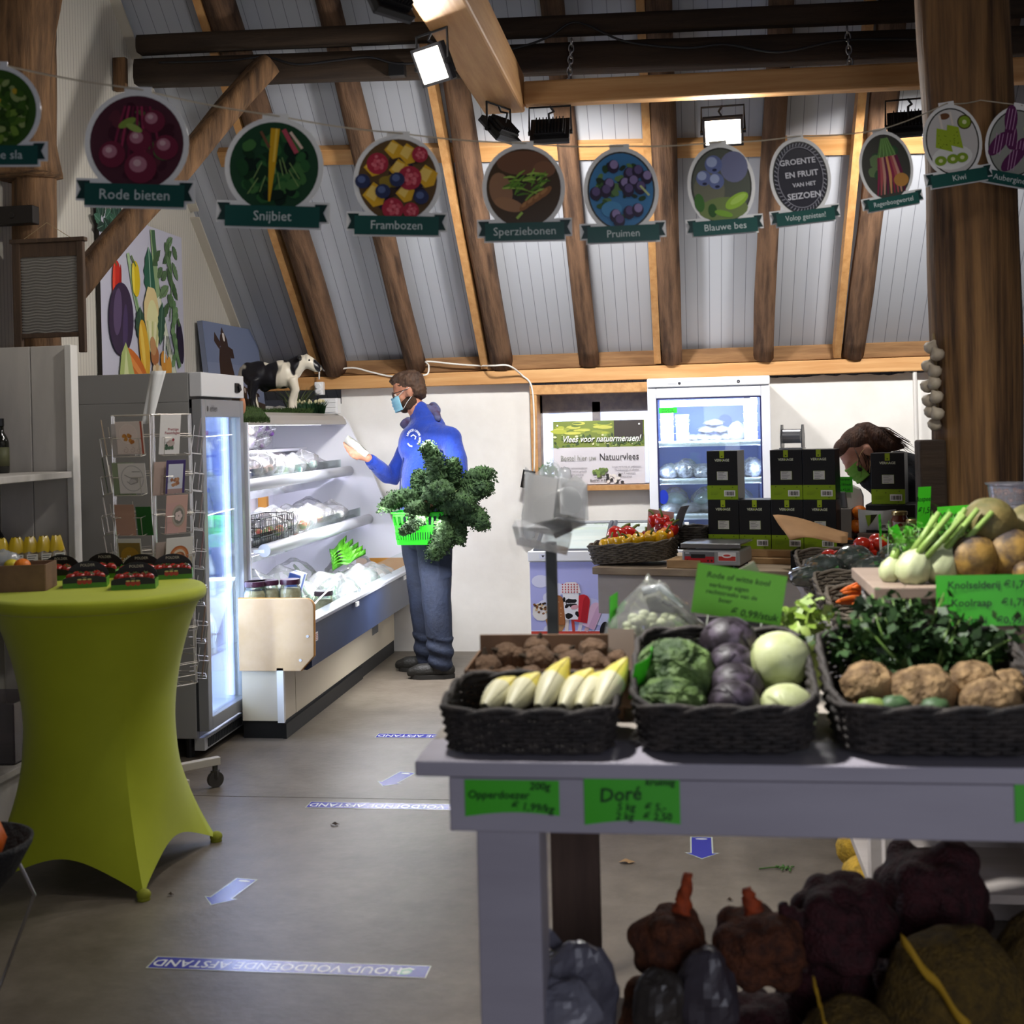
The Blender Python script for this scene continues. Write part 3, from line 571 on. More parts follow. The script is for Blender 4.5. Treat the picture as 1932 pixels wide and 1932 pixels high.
def a4(b, w, h): b.rect(-w*.5, 0, w*.5, h, '463a6e'); b.rect(-w*.38, h*.0, w*.38, h*.88, 'c9ccd6'); flowers(b, 0, h*.35, w*.22, '9a6a50', 'b98a68', 10, 6); b.rect(-w*.38, 0, w*.38, h*.14, 'a58c86')
def a5(b, w, h): b.rect(-w*.5, 0, w*.12, h*.8, 'c79f97'); b.ell(w*.1, h*.45, w*.32, h*.30, 'b29a88', n=26); b.ell(w*.1, h*.45, w*.28, h*.26, 'a8a094', n=26); b.ell(w*.1, h*.45, w*.22, h*.21, '7d7a70', n=20); [b.ell(w*.1+w*.1*cos(q*1.25), h*.45+h*.08*sin(q*1.25), w*.08, h*.06, 'd9c4bd') for q in range(5)]
def a6(b, w, h): b.rect(-w*.45, 0, w*.45, h*.88, '8c7335'); b.rect(-w*.38, 0, w*.38, h*.5, 'b58a2c'); b.ell(0, h*.5, w*.38, w*.34, 'b58a2c', n=24); [([b.ell(x+.011*cos(q*.7), y+.011*sin(q*.7), .006, .003, 'efe9da', q*.7, 8) for q in range(9)], b.ell(x, y, .005, .005, '4a3217', n=8)) for x, y in ((-.02, h*.34), (.016, h*.33), (-.018, h*.15), (.02, h*.17), (0, h*.42))]
def a7(b, w, h): b.rect(-w*.5, 0, w*.5, h*.42, 'bfb59c'); b.ell(0, h*.45, w*.36, w*.36, 'b4673a', n=28); b.ell(0, h*.45, w*.30, w*.30, 'c98252', n=28); b.ell(0, h*.45, w*.24, w*.24, 'd8c4ac', n=24); b.ell(.002, h*.43, w*.2, w*.18, '9a5a3a', n=20); b.ell(-.004, h*.5, w*.13, w*.07, 'c58c60', n=16)
def a8(b, w, h): b.rect(-w*.36, h*.06, w*.36, h*.78, '4a3a34'); b.rect(-w*.33, h*.08, w*.33, h*.76, 'cfc4b2'); flowers(b, 0, h*.5, w*.22, '4a3430', '5e4640', 12, 9); b.ell(0, h*.24, w*.16, w*.15, 'a58a80'); b.strip([(-w*.3, h*.9), (w*.3, h*.9)], .002, '7d7068')
def a9(b, w, h): b.rect(-w*.1, h*.5, w*.5, h*.66, 'a86a80'); b.ell(0, h*.3, w*.34, w*.34, 'd5c0c4', n=24); b.ell(w*.02, h*.28, w*.1, w*.1, 'a03a58')
def plain(c): return lambda b, w, h: (b.rect(-w*.42, h*.06, w*.42, h*.94, c), b.ell(0, h*.5, w*.25, h*.2, 'b9aaa0', wob=.15))
card(0, 0, .125, .135, 'd2c2b9', a1, 'pinkish card with an orange flower circle and red edge, top tier of the rack', .012, .004)
card(0, 1, .125, .125, 'd6cfcb', a2, 'square white card with a grey sketch in an oval border', .018, .002)
card(0, 3, .11, .145, 'd8d3c6', a6, 'ochre card with white daisies in an arch', .0, .004)
card(0, 4, .105, .13, 'c9c1c3', a9, 'white and pink card just above the tomato punnets', .02, -.01)
card(0, 2, .09, .13, 'b58d78', lambda b, w, h: None, 'plain peach envelope standing in the third tier of the rack', -.03, -.01, -.004)
card(0, 2, .07, .12, '1f5a22', lambda b, w, h: None, 'plain dark green envelope in the third tier of the rack', .055, -.01, -.008)
card(1, 0, .095, .165, 'dedad6', a3, 'white Christmas card with red words and holly, standing out of the top tier', -.03, .0)
card(1, 1, .09, .14, 'cbc6cf', a4, 'purple bordered card with a brown flower', -.008, -.004)
card(1, 2, .1, .16, 'c8a295', a5, 'pink card with an oval flower medallion', -.008, -.004)
card(1, 3, .125, .145, 'd9d5cd', a7, 'white card with an orange ring picture', -.0, 0)
card(1, 4, .105, .155, 'd6cdc4', a8, 'white card with a framed dark vase of flowers', .0, -.02)
card(2, 0, .10, .15, '8c7a64', plain('3a2c20'), 'dark brown picture card at the upper left of the rack', 0, 0)
card(2, 1, .09, .15, '7d8a6c', plain('2c3a24'), 'dark green spiral edged card at the left of the rack', .0, 0); card(2, 1, .11, .16, 'cfcabf', lambda b, w, h: None, 'white blank card behind the dark green card', 0, .0, -.006)
card(2, 2, .10, .15, 'b3aaa4', plain('8f8680'), 'grey card at the left of the third tier', 0, 0); card(2, 3, .09, .15, '9a9188', plain('2d241f'), 'black fronted card at the left of the fourth tier', 0, 0); card(2, 4, .1, .12, '6c645c', plain('4a443e'), 'dull grey card at the left of the fifth tier', 0, 0)
for i, (c, w) in enumerate((('b9aebb', 'first'), ('d4ced8', 'second'), ('c2b3b4', 'third'), ('c39aa0', 'fourth'), ('a9aea6', 'fifth'), ('c4a79b', 'sixth'), ('b99f94', 'seventh'))):
    card(3, i, .11, .15, c, plain('a99aa0'), f'card seen edge on against the lit fridge, {w} from the top', 0, 0)
for col, ti, c in ((0, 1, '8f9c7c'), (1, 1, 'b09a90'), (1, 3, 'a5948a'), (0, 0, 'b7b0ac'), (0, 4, '988a84')):
    card(col, ti, .1, .14, c, lambda b, w, h: None, {'8f9c7c': 'pale green card tucked behind the sketched white card', 'b09a90': 'dull pink card tucked behind the purple bordered card', 'a5948a': 'brownish card tucked behind the orange ring card', 'b7b0ac': 'grey card tucked behind the orange flower card', '988a84': 'brown card tucked behind the white and pink card'}[c], -.03 if col == 0 else -.05, -.012, -.003)
b = MB(); p0 = atY(278, 800, 5.18); p1 = atY(292, 700, 5.24)
b.grid(lambda a, c: tuple(p0.lerp(p1, c)+Vector(((a-.5)*(.05+.02*c)+.012*c*c, .012*sin(a*6+c*2), 0))), 8, 12); 
solo(b, 'paper_bag', mat('white_paper', 'c9c9c6', .6), 'white paper bag standing out of the top of the card rack', 'paper bag', at=tuple(p0), smooth=True).modifiers.new('t', 'SOLIDIFY').thickness = .002
# ---------------------------------------------------------------- bar table in a lime stretch cover
TX, TY, TH = -2.125, 4.335, 1.0; W0 = rad(-47)
LIME = mat('lime_stretch', 'a3ad12', .75, col2='acb618', scale=3, sheen=.15)
t = thing('bar_table', 'round bar table in a lime green stretch cover pulled to four feet', 'bar table', (TX, TY, 0))
b = MB(); prof = [(.0, TH), (.355, TH), (.372, TH-.003), (.381, TH-.012), (.383, TH-.030), (.378, TH-.044), (.368, TH-.05)]; b.lathe(prof, 64, (TX, TY, 0)); b.build('cover_top', LIME, t, smooth=True)
b = MB(); nu, nv = 96, 40
def fn(a, c):
    w = W0+a*2*pi; f = abs(sin(2*(w-W0))) ; ft = 1-min(1, f)  # 1 at the feet
    zb = .012+.105*(f**.75); z = (TH-.045)+(zb-(TH-.045))*c
    r0 = .365-.105*sin(min(1, (TH-.045-z)/.46)*pi/2)**.8 if z > .5 else .26
    s = max(0, min(1, (.56-z)/.56)); k = s**1.9; near = (w-W0) % (pi/2); near = min(near, pi/2-near)
    rf = .445*cos(pi/4)/cos(pi/4-near)*(1-.06*sin(2*near)) if near < pi/4 else .445*.707
    rf = .435*(1-(1-.66)*sin(2*near)**.8)
    r = r0*(1-k)+rf*k; r = max(r, .2); return (TX+r*cos(w), TY+r*sin(w), z)
b.grid(fn, nu, nv); b.build('cover_skirt', LIME, t, smooth=True)
for k in range(4):
    a = W0+k*pi/2; d = Vector((cos(a), sin(a), 0)); c = Vector((TX, TY, 0))+d*.425; b = MB(); b.ball(c+UP*.018, (.024, .024, .02), 14, 8); b.cyl(c, c+UP*.012, .022, .02); b.build('foot_pocket', mat('lime_foot', '8b8f22', .75), t, smooth=True)
# tomato punnets
TOM = mat('tomato_skin', '8e1a12', .25, col2='a32416', scale=6, coat=.3); CALYX = mat('calyx', '37501c', .6)
def punnet(lab, x, y, rz):
    t = thing('tomato_punnet', lab, 'punnet', (x, y, TH), rz, 'tomato punnets on the lime table'); G = mat('punnet_green', '4e8a1e', .5); K = mat('punnet_black', '14150f', .5); L_, Wd = .15, .10
    M = ROOTM[t.name]; b = MB(M)
    for c, d in (((0, -Wd/2, .016), (L_, .003, .032)), ((0, Wd/2, .016), (L_, .003, .032)), ((-L_/2, 0, .016), (.003, Wd, .032)), ((L_/2, 0, .016), (.003, Wd, .032)), ((0, 0, .0015), (L_, Wd, .003))): b.box(c, d)
    b.build('tray', G, t)
    for s in (-1, 1):
        arch = [(-L_/2, .018)]+[(L_/2*-cos(q*pi/14), .032+(.056 if s > 0 else .012)*sin(q*pi/14)) for q in range(15)]+[(L_/2, .018)]
        b = MB(M @ frame((0, s*(Wd/2+.002), 0), (1, 0, 0), (0, 0, 1))); b.prism(arch, .002, Matrix.Translation((0, 0, -.001))); fl = b.build('arched_flap', K, t)
        for fz in (.0016,):
            b = MB(M @ frame((0, s*(Wd/2+.002)-.0016*1, 0), (1, 0, 0), (0, 0, 1))); b.text('POLDER', 0, .072 if s > 0 else .038, .014 if s > 0 else .004, 'b9b89a', bold=.01)
            for q in (-1, 0, 1): b.ell(q*.017, .030 if s > 0 else .022, .009, .009, 'a8301c'); b.ell(q*.017, .040 if s > 0 else .031, .008, .003, 'b9b070', n=8)
            b.build('print', PRINT, fl)
    rr = random.Random(lab)
    for i in range(7):
        px, py = ((i % 4)-1.5)*.034+(.017 if i > 3 else 0), (-.022 if i < 4 else .022); w = M @ Vector((px, py, .037))
        q = dup(TOMP, tuple(w), (rr.uniform(-.5, .5), rr.uniform(-.5, .5), rr.random()*6), rr.uniform(.85, 1.05), 'small red tomato lying in the '+lab.split(',')[1].strip(), 'tomatoes in the '+lab.split(',')[1].strip())
TOMP = thing('tomato', 'small red tomato at the back of the lime table beside the neon price tag', 'tomato', (0, 0, 0))
b = MB(); b.ball((0, 0, .0), (.021, .021, .018), 16, 10, fn=lambda p: 1-.05*max(0, p.z)**6); b.build('flesh', TOM, TOMP, smooth=True, local=True)
b = MB(); [b.box((.006*cos(k*1.26), .006*sin(k*1.26), .0175), (.011, .003, .0015), rot=k*1.26) for k in range(5)]; b.build('calyx', CALYX, TOMP, local=True)
q = atZ(145, 1086, TH); TOMP.location = (q.x, q.y, TH+.018)
for lab, u, v, rz in (('tomato punnet with a black arched end, far left punnet beside the cardboard box', 106, 1092, .1), ('tomato punnet with a black arched end, middle front punnet of the left group', 163, 1106, .35), ('tomato punnet with a tall black arch, rear left punnet', 190, 1088, .12), ('tomato punnet with a low black front, front right punnet', 255, 1109, .3), ('tomato punnet with a green base, rear right punnet', 325, 1090, .35), ('tomato punnet half hidden, rear middle punnet', 262, 1091, .2)):
    q = atZ(u, v, TH); punnet(lab, q.x, q.y, rz)
p = atZ(230, 1085, TH); b = MB(); b.box((p.x, p.y, TH+.027), (.018, .002, .022), rot=Matrix.Rotation(.6, 4, 'Y')); b.cyl((p.x, p.y, TH), (p.x, p.y, TH+.02), .0015); solo(b, 'price_tag', NEON, 'tiny neon green tag standing between the tomato punnets', 'price tag', at=(p.x, p.y, TH))
# cardboard box with fruit
def openbox(name, lab, c, sx, sy, h, m, rz=0, t_=.005, cat='box', lip=0):
    M = Matrix.Translation(c) @ Matrix.Rotation(rz, 4, 'Z'); b = MB(M)
    for cc, d in (((0, -sy/2, h/2), (sx, t_, h)), ((0, sy/2, h/2+lip/2), (sx, t_, h+lip)), ((-sx/2, 0, h/2), (t_, sy, h)), ((sx/2, 0, h/2), (t_, sy, h)), ((0, 0, t_/2), (sx, sy, t_))): b.box(cc, d)
    return solo(b, name, m, lab, cat, bevel=.0015, at=c)
q = atZ(38, 1116, TH); openbox('cardboard_box', 'open brown cardboard box with fruit on the lime table', (q.x-.04, q.y+.06, TH), .23, .16, .095, CARD, .25)
ORG = mat('orange_peel', 'd46a10', .45, col2='e07a18', scale=20, bump=.15, bscale=90)
for nm, u, v, s, c, lab in (('tangerine', 42, 1063, .03, ORG, 'orange tangerine peeking out of the box on the lime table'), ('lemon', 22, 1070, .028, mat('lemon_peel', 'c6b62e', .4), 'pale yellow lemon peeking out of the box on the lime table')):
    p = atY(u, v, q.y+.05); b = MB(); b.ball((0, 0, 0), (s, s, s*.9), 16, 10); solo(b, nm, c, lab, nm, smooth=True).location = (p.x, p.y, TH+.086)
p = atY(8, 1050, q.y+.08); b = MB(); b.ball((p.x, p.y, TH+.09), (.06, .04, .05), 18, 12, fn=lambda d: 1+.25*nz(d, 3, 2)); solo(b, 'fruit_bag', CLOUDY, 'clear plastic bag of fruit standing in the box on the lime table', 'bag', smooth=True, at=(p.x, p.y, TH+.05))
# dark basket with pumpkin at the lower left edge
p = atZ(-8, 1640, .42); bx, by = p.x-.09, p.y
t = thing('wire_stand_basket', 'dark basket on a bent wire stand at the lower left edge', 'basket', (bx, by, 0)); b = MB()
b.lathe([(.09, .36), (.13, .40), (.17, .47), (.175, .49), (.165, .49), (.12, .405), (.0, .375)], 28, (bx, by, 0)); b.build('bowl', mat('black_weave', '1a1a1c', .7, bump=.6, bscale=60), t, smooth=True)
b = MB(); 
for s in (-1, 1): b.tube([(bx+.1, by+.1*s, .40), (bx+.13, by+.12*s, .31), (bx+.0, by+.12*s, .0), (bx-.1, by+.1*s, 0)], .005, 6)
b.tube([(bx-.1, by-.1, .005), (bx-.1, by+.1, .005)], .005, 6); b.build('wire_stand', STEEL, t)
b = MB(); b.lathe([(.012, .03), (.05, .0), (.105, .03), (.125, .085), (.10, .15), (.04, .172), (.0, .16)], 40, (bx-.01, by-.01, .40), mod=lambda w, q: 1-.07*abs(sin(w*4.5))); solo(b, 'pumpkin', mat('pumpkin_skin', 'c4560e', .45, col2='d9691a', scale=6), 'orange pumpkin in the dark basket at the lower left edge', 'pumpkin', smooth=True, at=(bx, by, .4))
# ---------------------------------------------------------------- long refrigerated display case
Y0, Y1, YN = 6.375, 8.60, 6.165
CW = mat('case_white', 'e4e5ec', .35); CBODY = mat('case_body', 'cfc4ae', .5); OCH = mat('beech_edge', 'c08432', .5); BEECH = mat('beech_panel', 'd3b48e', .5, col2='c9a880', scale=6); CGREY = mat('case_grey', 'a9acb4', .35)
t = thing('display_case', 'long open refrigerated display case with a navy front panel and lit shelves of vegetables', 'display case', (-2.3, 7.4, 0))
def xz(poly, y0, y1, m, name, par, bev=0):
    b = MB(); b.prism(poly, y1-y0, frame((0, y1, 0), (1, 0, 0), (0, 0, 1))); return b.build(name, m, par, bevel=bev)
b = MB(); b.b2((-2.90, Y0, .09), (-2.05, Y1, .36)); b.b2((-2.27, YN+.02, .09), (-2.052, Y0, .36)); b.build('lower_body', CBODY, t)
b = MB(); b.b2((-2.07, YN+.012, .09), (-2.045, YN+.02, .36)); b.b2((-2.08, YN+.0, .085), (-2.046, YN+.018, .36)); b.build('lit_corner_strip', WHITE, t)  # white strip put in as the lit edge beside the fridge's shadow
b = MB(); b.b2((-2.90, Y0, 0), (-2.055, Y1, .09)); b.b2((-2.27, YN+.03, 0), (-2.055, Y0, .09)); b.b2((-2.06, YN+.02, .0), (-2.042, Y1-.9, .075)); b.build('plinth', mat('black_plinth', '17181b', .5), t)
xz([(-2.05, .36), (-1.93, .345), (-1.905, .36), (-1.90, .575), (-1.93, .585), (-2.05, .40)], YN+.03, Y1, mat('navy_panel', '25304c', .35, col2='2b3858', scale=3), 'front_panel', t)
xz([(-1.945, .578), (-1.885, .578), (-1.88, .60), (-1.945, .615)], YN+.03, Y1, mat('case_rail', 'c8ccd6', .3, .3), 'front_rail', t, .004)
b = MB(); poly = [(-2.275, .345), (-1.955, .345), (-1.885, .42)]+[(-1.925+.045*cos(a*pi/12), .665+.045*sin(a*pi/12)) for a in range(7)]+[(-2.275, .71)]; b.prism(poly, .026, frame((0, YN+.026, 0), (1, 0, 0), (0, 0, 1)), 0); ep = b.build('end_panel', [BEECH], t, bevel=.003)
b = MB()
for x, z in ((-1.915, .52), (-1.955, .40)): b.cyl((x, YN-.002, z), (x, YN+.004, z), .0075)
b.build('screw_cap', WHITE, ep)
b = MB(); b.prism([(x+(.003 if x > -2.2 else 0), z) for x, z in poly[:-1]]+[(-2.275, .713)], .018, frame((0, YN+.0235, 0), (1, 0, 0), (0, 0, 1))); b.build('edge_band', OCH, ep)
b = MB(frame((-1.901, 6.22, .50), (.02, 1, 0), (0, 0, 1))); b.rect(0, -.02, .075, .025, 'd9d6d6'); b.rect(.004, -.016, .03, .02, 'b04038'); [b.rect(.035, .012-k*.009, .07, .016-k*.009, 'a5403a') for k in range(4)]; b.build('sticker', PRINT, t)
b = MB(frame((-2.048, 7.98, .23), (0, 1, 0), (0, 0, 1))); b.rect(0, -.01, .16, .085, '3c3f44'); b.build('rating_plate', PRINT, t)
for yy in (6.98, 8.2): b = MB(); b.b2((-1.885, yy, .55), (-1.878, yy+.06, .575)); b.build('rail_clip', WHITE, t)
XZP = [(-2.90, .36), (-1.95, .36), (-1.90, .52), (-1.93, .63), (-2.03, .89), (-2.16, 1.22), (-2.28, 1.48), (-2.335, 1.60), (-2.37, 1.64), (-2.42, 1.66), (-2.90, 1.66)]
xz(XZP, Y1-.028, Y1, CW, 'far_side_panel', t)
b = MB(); b.b2((-2.30, Y1-.034, .50), (-1.93, Y1-.03, .66)); b.build('side_trim', OCH, t)
b = MB(); b.b2((-2.90, Y0, .36), (-2.88, Y1-.03, 1.62)); b.build('back_panel', CW, t)
b = MB(); b.b2((-2.9, Y0-.02, .36), (-2.27, Y0, 1.6)); b.build('near_side_panel', CW, t)
xz([(-2.90, 1.625), (-2.36, 1.625), (-2.37, 1.64), (-2.42, 1.66), (-2.90, 1.66)], Y0, Y1-.03, mat('canopy_top', '4c4f55', .5), 'canopy', t)
xz([(-2.355, 1.585), (-2.345, 1.59), (-2.352, 1.615), (-2.372, 1.643), (-2.42, 1.662), (-2.42, 1.652), (-2.38, 1.632), (-2.365, 1.612)], Y0, Y1-.03, mat('fascia_grey', 'a7a29c', .4), 'fascia', t)
b = MB(); b.cyl((-2.455, Y0+.05, 1.60), (-2.455, 8.32, 1.60), .014); b.build('light_tube', LED, t)
area('case_light', (-2.42, 7.45, 1.57), (-2.5, 7.45, .2), .10, 30, (.97, .97, 1), 2.0)
def shelf(z, xf, name, tilt=0, tube=True):
    b = MB(); b.b2((-2.88, Y0+.01, z-.018), (xf, Y1-.04, z)); s = b.build('shelf', CW, t)
    if tube:
        b = MB(); b.cyl((xf, Y0+.01, z-.005), (xf, Y1-.035, z-.005), .034, None, 20); b.build('shelf_front', CGREY, s, smooth='auto')
        b = MB(); b.b2((xf-.06, Y0+.01, z+.02), (xf-.055, Y1-.04, z+.075)); b.build('shelf_glass', GLASS, s)
        b = MB(); b.prism([(-.10, -.045), (-.095, -.045), (-.22, -.115), (-.225, -.115)], Y1-Y0-.06, frame((xf, Y1-.04, z), (1, 0, 0), (0, 0, 1))); b.build('mirror_strip', mat('mirror_strip', 'd7dce2', .12, .7), s)
        b = MB(); b.cyl((xf-.13, Y0+.02, z-.03), (xf-.13, Y1-.06, z-.03), .008); b.build('light_tube', LED, s)
        area('shelf_light', (xf-.12, 7.45, z-.045), (xf-.25, 7.45, z-.6), .06, 30, (.97, .97, 1), 2.0)
shelf(1.435, -2.63, 'top', tube=False); shelf(1.27, -2.335, 'middle'); shelf(.935, -2.205, 'lower')
b = MB(); b.b2((-2.89, Y0, .46), (-1.95, Y1-.03, .50)); b.b2((-2.26, YN+.03, .46), (-1.95, Y0, .50)); b.build('deck', CW, t)
for z0, z1 in ((1.30, 1.42), (.96, 1.16)): b = MB(); b.b2((-2.86, 8.18, z0), (-2.80, 8.22, z1)); b.build('shelf_support', OCH, t)
b = MB(); b.add([(-1.893, YN+.03, .60), (-1.893, Y1-.03, .60), (-1.925, Y1-.03, .72), (-1.925, YN+.03, .72)], [(0, 1, 2, 3)]); b.build('front_glass', GLASS, t)
# vegetables in clear bags
def crumple(b, w, d, h, seed, m=0, rel=.14, top=.35, seg=26, rings=18):
    def fn(p):
        q = 1+rel*nz(p, 2.2, seed)+rel*.8*abs(nz(p, 5, seed+3))
        return q
    n0 = len(b.v); b.ball((0, 0, h*.5), (w/2, d/2, h/2), seg, rings, m, fn=fn)
    for i in range(n0, len(b.v)):
        x, y, z = b.v[i]; k = max(0, (z/h-.62)/.38); f = 1-(1-top)*k; b.v[i] = (x*f, y*f, max(0, z))
BAGM = {'pale': ('pale_veg', 'dfe8cc', '8fb866'), 'green': ('green_veg', '5c8a36', '2c5a20'), 'purple': ('purple_veg', '6a3c8c', '3c1f4e'), 'salmon': ('salmon_veg', 'e08a76', 'd8c2b8'), 'mushroom': ('mushroom_veg', 'd9c7bb', 'b89a8c'), 'leek': ('leek_veg', '3d5f48', '7f9c80'), 'white': ('white_veg', 'f8f8f4', 'dfe6d4'), 'mixed': ('mixed_veg', '7fa552', 'd8552e'), 'teal': ('teal_print', '2b8a78', 'cfe4d8'), 'dark': ('dark_veg', '2c2730', '56405e')}
BAGF = film('bag_film', 'fdfdff', .14, .14, .2)
BP = {}
def vegbag(kind, sz, seed):
    k = (kind, seed)
    if k in BP: return BP[k], False
    n, c1, c2 = BAGM[kind]; m = mat(n, c1, .5, col2=c2, scale=34, lo=.42, hi=.58)
    r = thing('vegetable_bag', 'x', 'bag', (0, 0, 0)); w, d, h = sz; rr = random.Random(seed); b = MB()
    if kind in ('leek', 'green', 'pale'):
        for i in range(7):
            a = rr.uniform(-.5, .5); p = Vector((rr.uniform(-.3, .3)*w, rr.uniform(-.25, .25)*d, h*.2)); b.tube([p+Vector((-w*.32*cos(a), -w*.3*sin(a), rr.uniform(-.1, .2)*h)), p+Vector((0, 0, .12*h)), p+Vector((w*.32*cos(a), w*.3*sin(a), rr.uniform(0, .35)*h))], [.012, .017, .008], 7)
    else:
        for i in range(8): b.ball((rr.uniform(-.3, .3)*w, rr.uniform(-.28, .28)*d, rr.uniform(.18, .5)*h), rr.uniform(.014, .024)*(1 if kind == 'mushroom' else 1.25), 10, 7, fn=lambda p: 1+.2*nz(p, 2.5, i))
    b.build('contents', m, r, smooth=True, local=True)
    b = MB(); crumple(b, w, d, h, seed); b.build('bag_film', BAGF, r, local=True, smooth=True); BP[k] = r; return r, True
ORD = ['nearest', 'second', 'third', 'fourth', 'fifth', 'sixth', 'seventh', 'eighth', 'ninth', 'tenth', 'eleventh', 'twelfth', 'thirteenth', 'fourteenth']
NICE = {'pale': 'pale greens', 'green': 'green leaves', 'purple': 'purple vegetables', 'salmon': 'salmon pink roots', 'mushroom': 'mushrooms', 'leek': 'leeks', 'white': 'white vegetables', 'mixed': 'mixed salad', 'teal': 'teal printed greens', 'dark': 'dark vegetables'}
def row(kinds, y0, y1, x, z, sz, shname, tilt=-.35):
    n = len(kinds)
    for i, k in enumerate(kinds):
        y = y0+(y1-y0)*(i+.5)/n; r, new = vegbag(k, sz, i % 2+1)
        lab = f'clear bag of {NICE[k]}, {ORD[i]} in the {shname}, display case'
        loc = (x+R.uniform(-.02, .02), y, z); rot = (0, tilt*R.uniform(.4, 1), pi/2+R.uniform(-.5, .5)); sc = R.uniform(.92, 1.12)
        if not new: r = dup(r)
        r.location = loc; r.rotation_euler = rot; r.scale = (sc,)*3; r['label'] = lab; r['group'] = 'bagged vegetables in the display case'
row(['pale', 'teal', 'pale', 'salmon', 'purple', 'dark'], 6.6, 7.95, -2.73, 1.436, (.2, .16, .14), 'top shelf row')
row(['dark', 'salmon', 'purple', 'purple'], 7.35, 8.0, -2.72, 1.52, (.18, .14, .10), 'top shelf upper layer')
row(['pale', 'mushroom', 'mushroom', 'white', 'pale', 'teal', 'teal', 'purple', 'dark'], 6.55, 8.45, -2.47, 1.272, (.22, .19, .165), 'second shelf front row')
row(['white', 'pale', 'salmon', 'purple', 'salmon', 'purple'], 6.8, 8.45, -2.66, 1.272, (.22, .2, .15), 'second shelf back row')
row(['mixed', 'white', 'mixed', 'white', 'mixed', 'white', 'white', 'purple'], 6.75, 8.45, -2.34, .937, (.22, .2, .165), 'third shelf front row')
row(['green', 'mixed', 'white', 'white', 'white', 'white', 'white', 'white'], 6.5, 8.45, -2.55, .937, (.24, .22, .22), 'third shelf back row')
row(['leek', 'green', 'leek', 'pale', 'leek', 'green', 'pale'], 6.6, 8.4, -2.56, .50, (.30, .24, .22), 'bottom deck back row')
row(['pale', 'leek', 'pale', 'leek', 'pale', 'leek', 'leek'], 6.85, 8.45, -2.28, .50, (.28, .25, .20), 'bottom deck middle row')
row(['leek', 'pale', 'leek', 'leek', 'white'], 7.1, 8.45, -2.06, .50, (.26, .23, .17), 'bottom deck front row')
def fancyjar(lab, p, s=1.0):
    r = thing('glass_jar', lab, 'jar', p, group='sauerkraut jars in the display case'); b = MB(); b.lathe([(.04, .002), (.043, .02), (.043, .085), (.036, .10)], 18); b.build('filling', mat('sauerkraut', 'cdbf97', .5, col2='b5a47a', scale=50), r, smooth=True, local=True)
    b = MB(); b.lathe([(.0, 0), (.045, .0), (.047, .01), (.047, .092), (.038, .11), (.038, .122)], 20); b.build('glass', GLASS, r, smooth=True, local=True)
    b = MB(); b.lathe([(.0, .138), (.040, .138), (.042, .133), (.042, .118), (.0, .118)], 20); b.build('lid', mat('plum_lid', '3a1c2c', .3), r, smooth='auto', local=True); r.scale = (s,)*3
for i, u in enumerate((472, 512, 545, 580)):
    p = atZ(u, 1125, .655); fancyjar(f"plum lidded jar, {['leftmost', 'second', 'third', 'rightmost'][i]} of four behind the beech end panel", (max(p.x, -2.22), 6.27+.03*i, .612), 1.25)
b = MB(); b.b2((-2.265, 6.20, .50), (-1.97, 6.42, .61)); solo(b, 'white_riser', WHITE, 'white riser carrying the jars behind the beech end panel', 'riser', at=(-2.1, 6.3, .5))
p = (-2.0, 6.75, .50); fancyjar('jar standing behind the front glass right of the beech end panel', p, 1.25)
b = MB(); b.grid(lambda a, c: (-2.06+.05*cos(a*pi), 6.70+.22*c, .50+.05*sin(a*pi)), 12, 2); b.mi = b.mi; o = solo(b, 'paper_roll', mat('roll_paper', 'd8dadf', .7), 'curled white paper lying behind the front glass of the case', 'paper', at=(-2.06, 6.8, .5), smooth=True); o.modifiers.new('t', 'SOLIDIFY').thickness = .002
o.location = (-2.0, 7.0, .5)
# chard leaf, striped pack, wire basket, red pack, tub
CHARD = mat('chard_green', '4f9a1e', .45, col2='2f6f16', scale=14)
t2 = thing('chard_bunch', 'bright green leaf bunch lying on the bags in the display case', 'chard', (-2.2, 7.85, .70)); 
for k in range(5):
    b = MB(); a0 = .5+k*.22; b.grid(lambda a, c: (-2.25+.22*c*cos(a0)+(a-.5)*.09*sin(pi*min(1, c*1.1+.1))*sin(a0), 7.80+.2*c*sin(a0)-(a-.5)*.09*sin(pi*min(1, c*1.1+.1))*cos(a0), .68+.09*c+.02*k+.018*sin(9*c+a*7)), 8, 10); b.build('leaf', CHARD, t2, smooth=True).modifiers.new('t', 'SOLIDIFY').thickness = .002
b = MB(); p = (-2.24, 6.95, .50); b.box((p[0], p[1], .63), (.07, .12, .25), rot=Matrix.Rotation(.3, 4, 'Y')); solo(b, 'striped_pack', mat('blue_pack', '3f5fae', .4, col2='dfe4f0', scale=18, stretch=(0, 1, 0), lo=.48, hi=.52), 'blue and white pack standing among the bags on the deck', 'pack', bevel=.006, at=p)
b = MB(); x0, x1, y0, y1, z = -2.40, -2.235, 6.42, 6.98, .945
for zz in (z, z+.05, z+.10, z+.145): b.tube([(x0, y0, zz), (x1, y0, zz), (x1, y1, zz), (x0, y1, zz)], .003, 5, closed=True)
for k in range(19): yy = y0+(y1-y0)*k/18; b.tube([(x0, yy, z+.145), (x0, yy, z), (x1, yy, z), (x1, yy, z+.145)], .002, 4)
for k in range(6): xx = x0+(x1-x0)*k/5; b.tube([(xx, y0, z+.145), (xx, y0, z), (xx, y1, z), (xx, y1, z+.145)], .002, 4)
solo(b, 'wire_basket', mat('black_wire', '26262a', .4, .5), 'black wire basket of salad on the third shelf of the case', 'wire basket', at=(x0, y0, z))
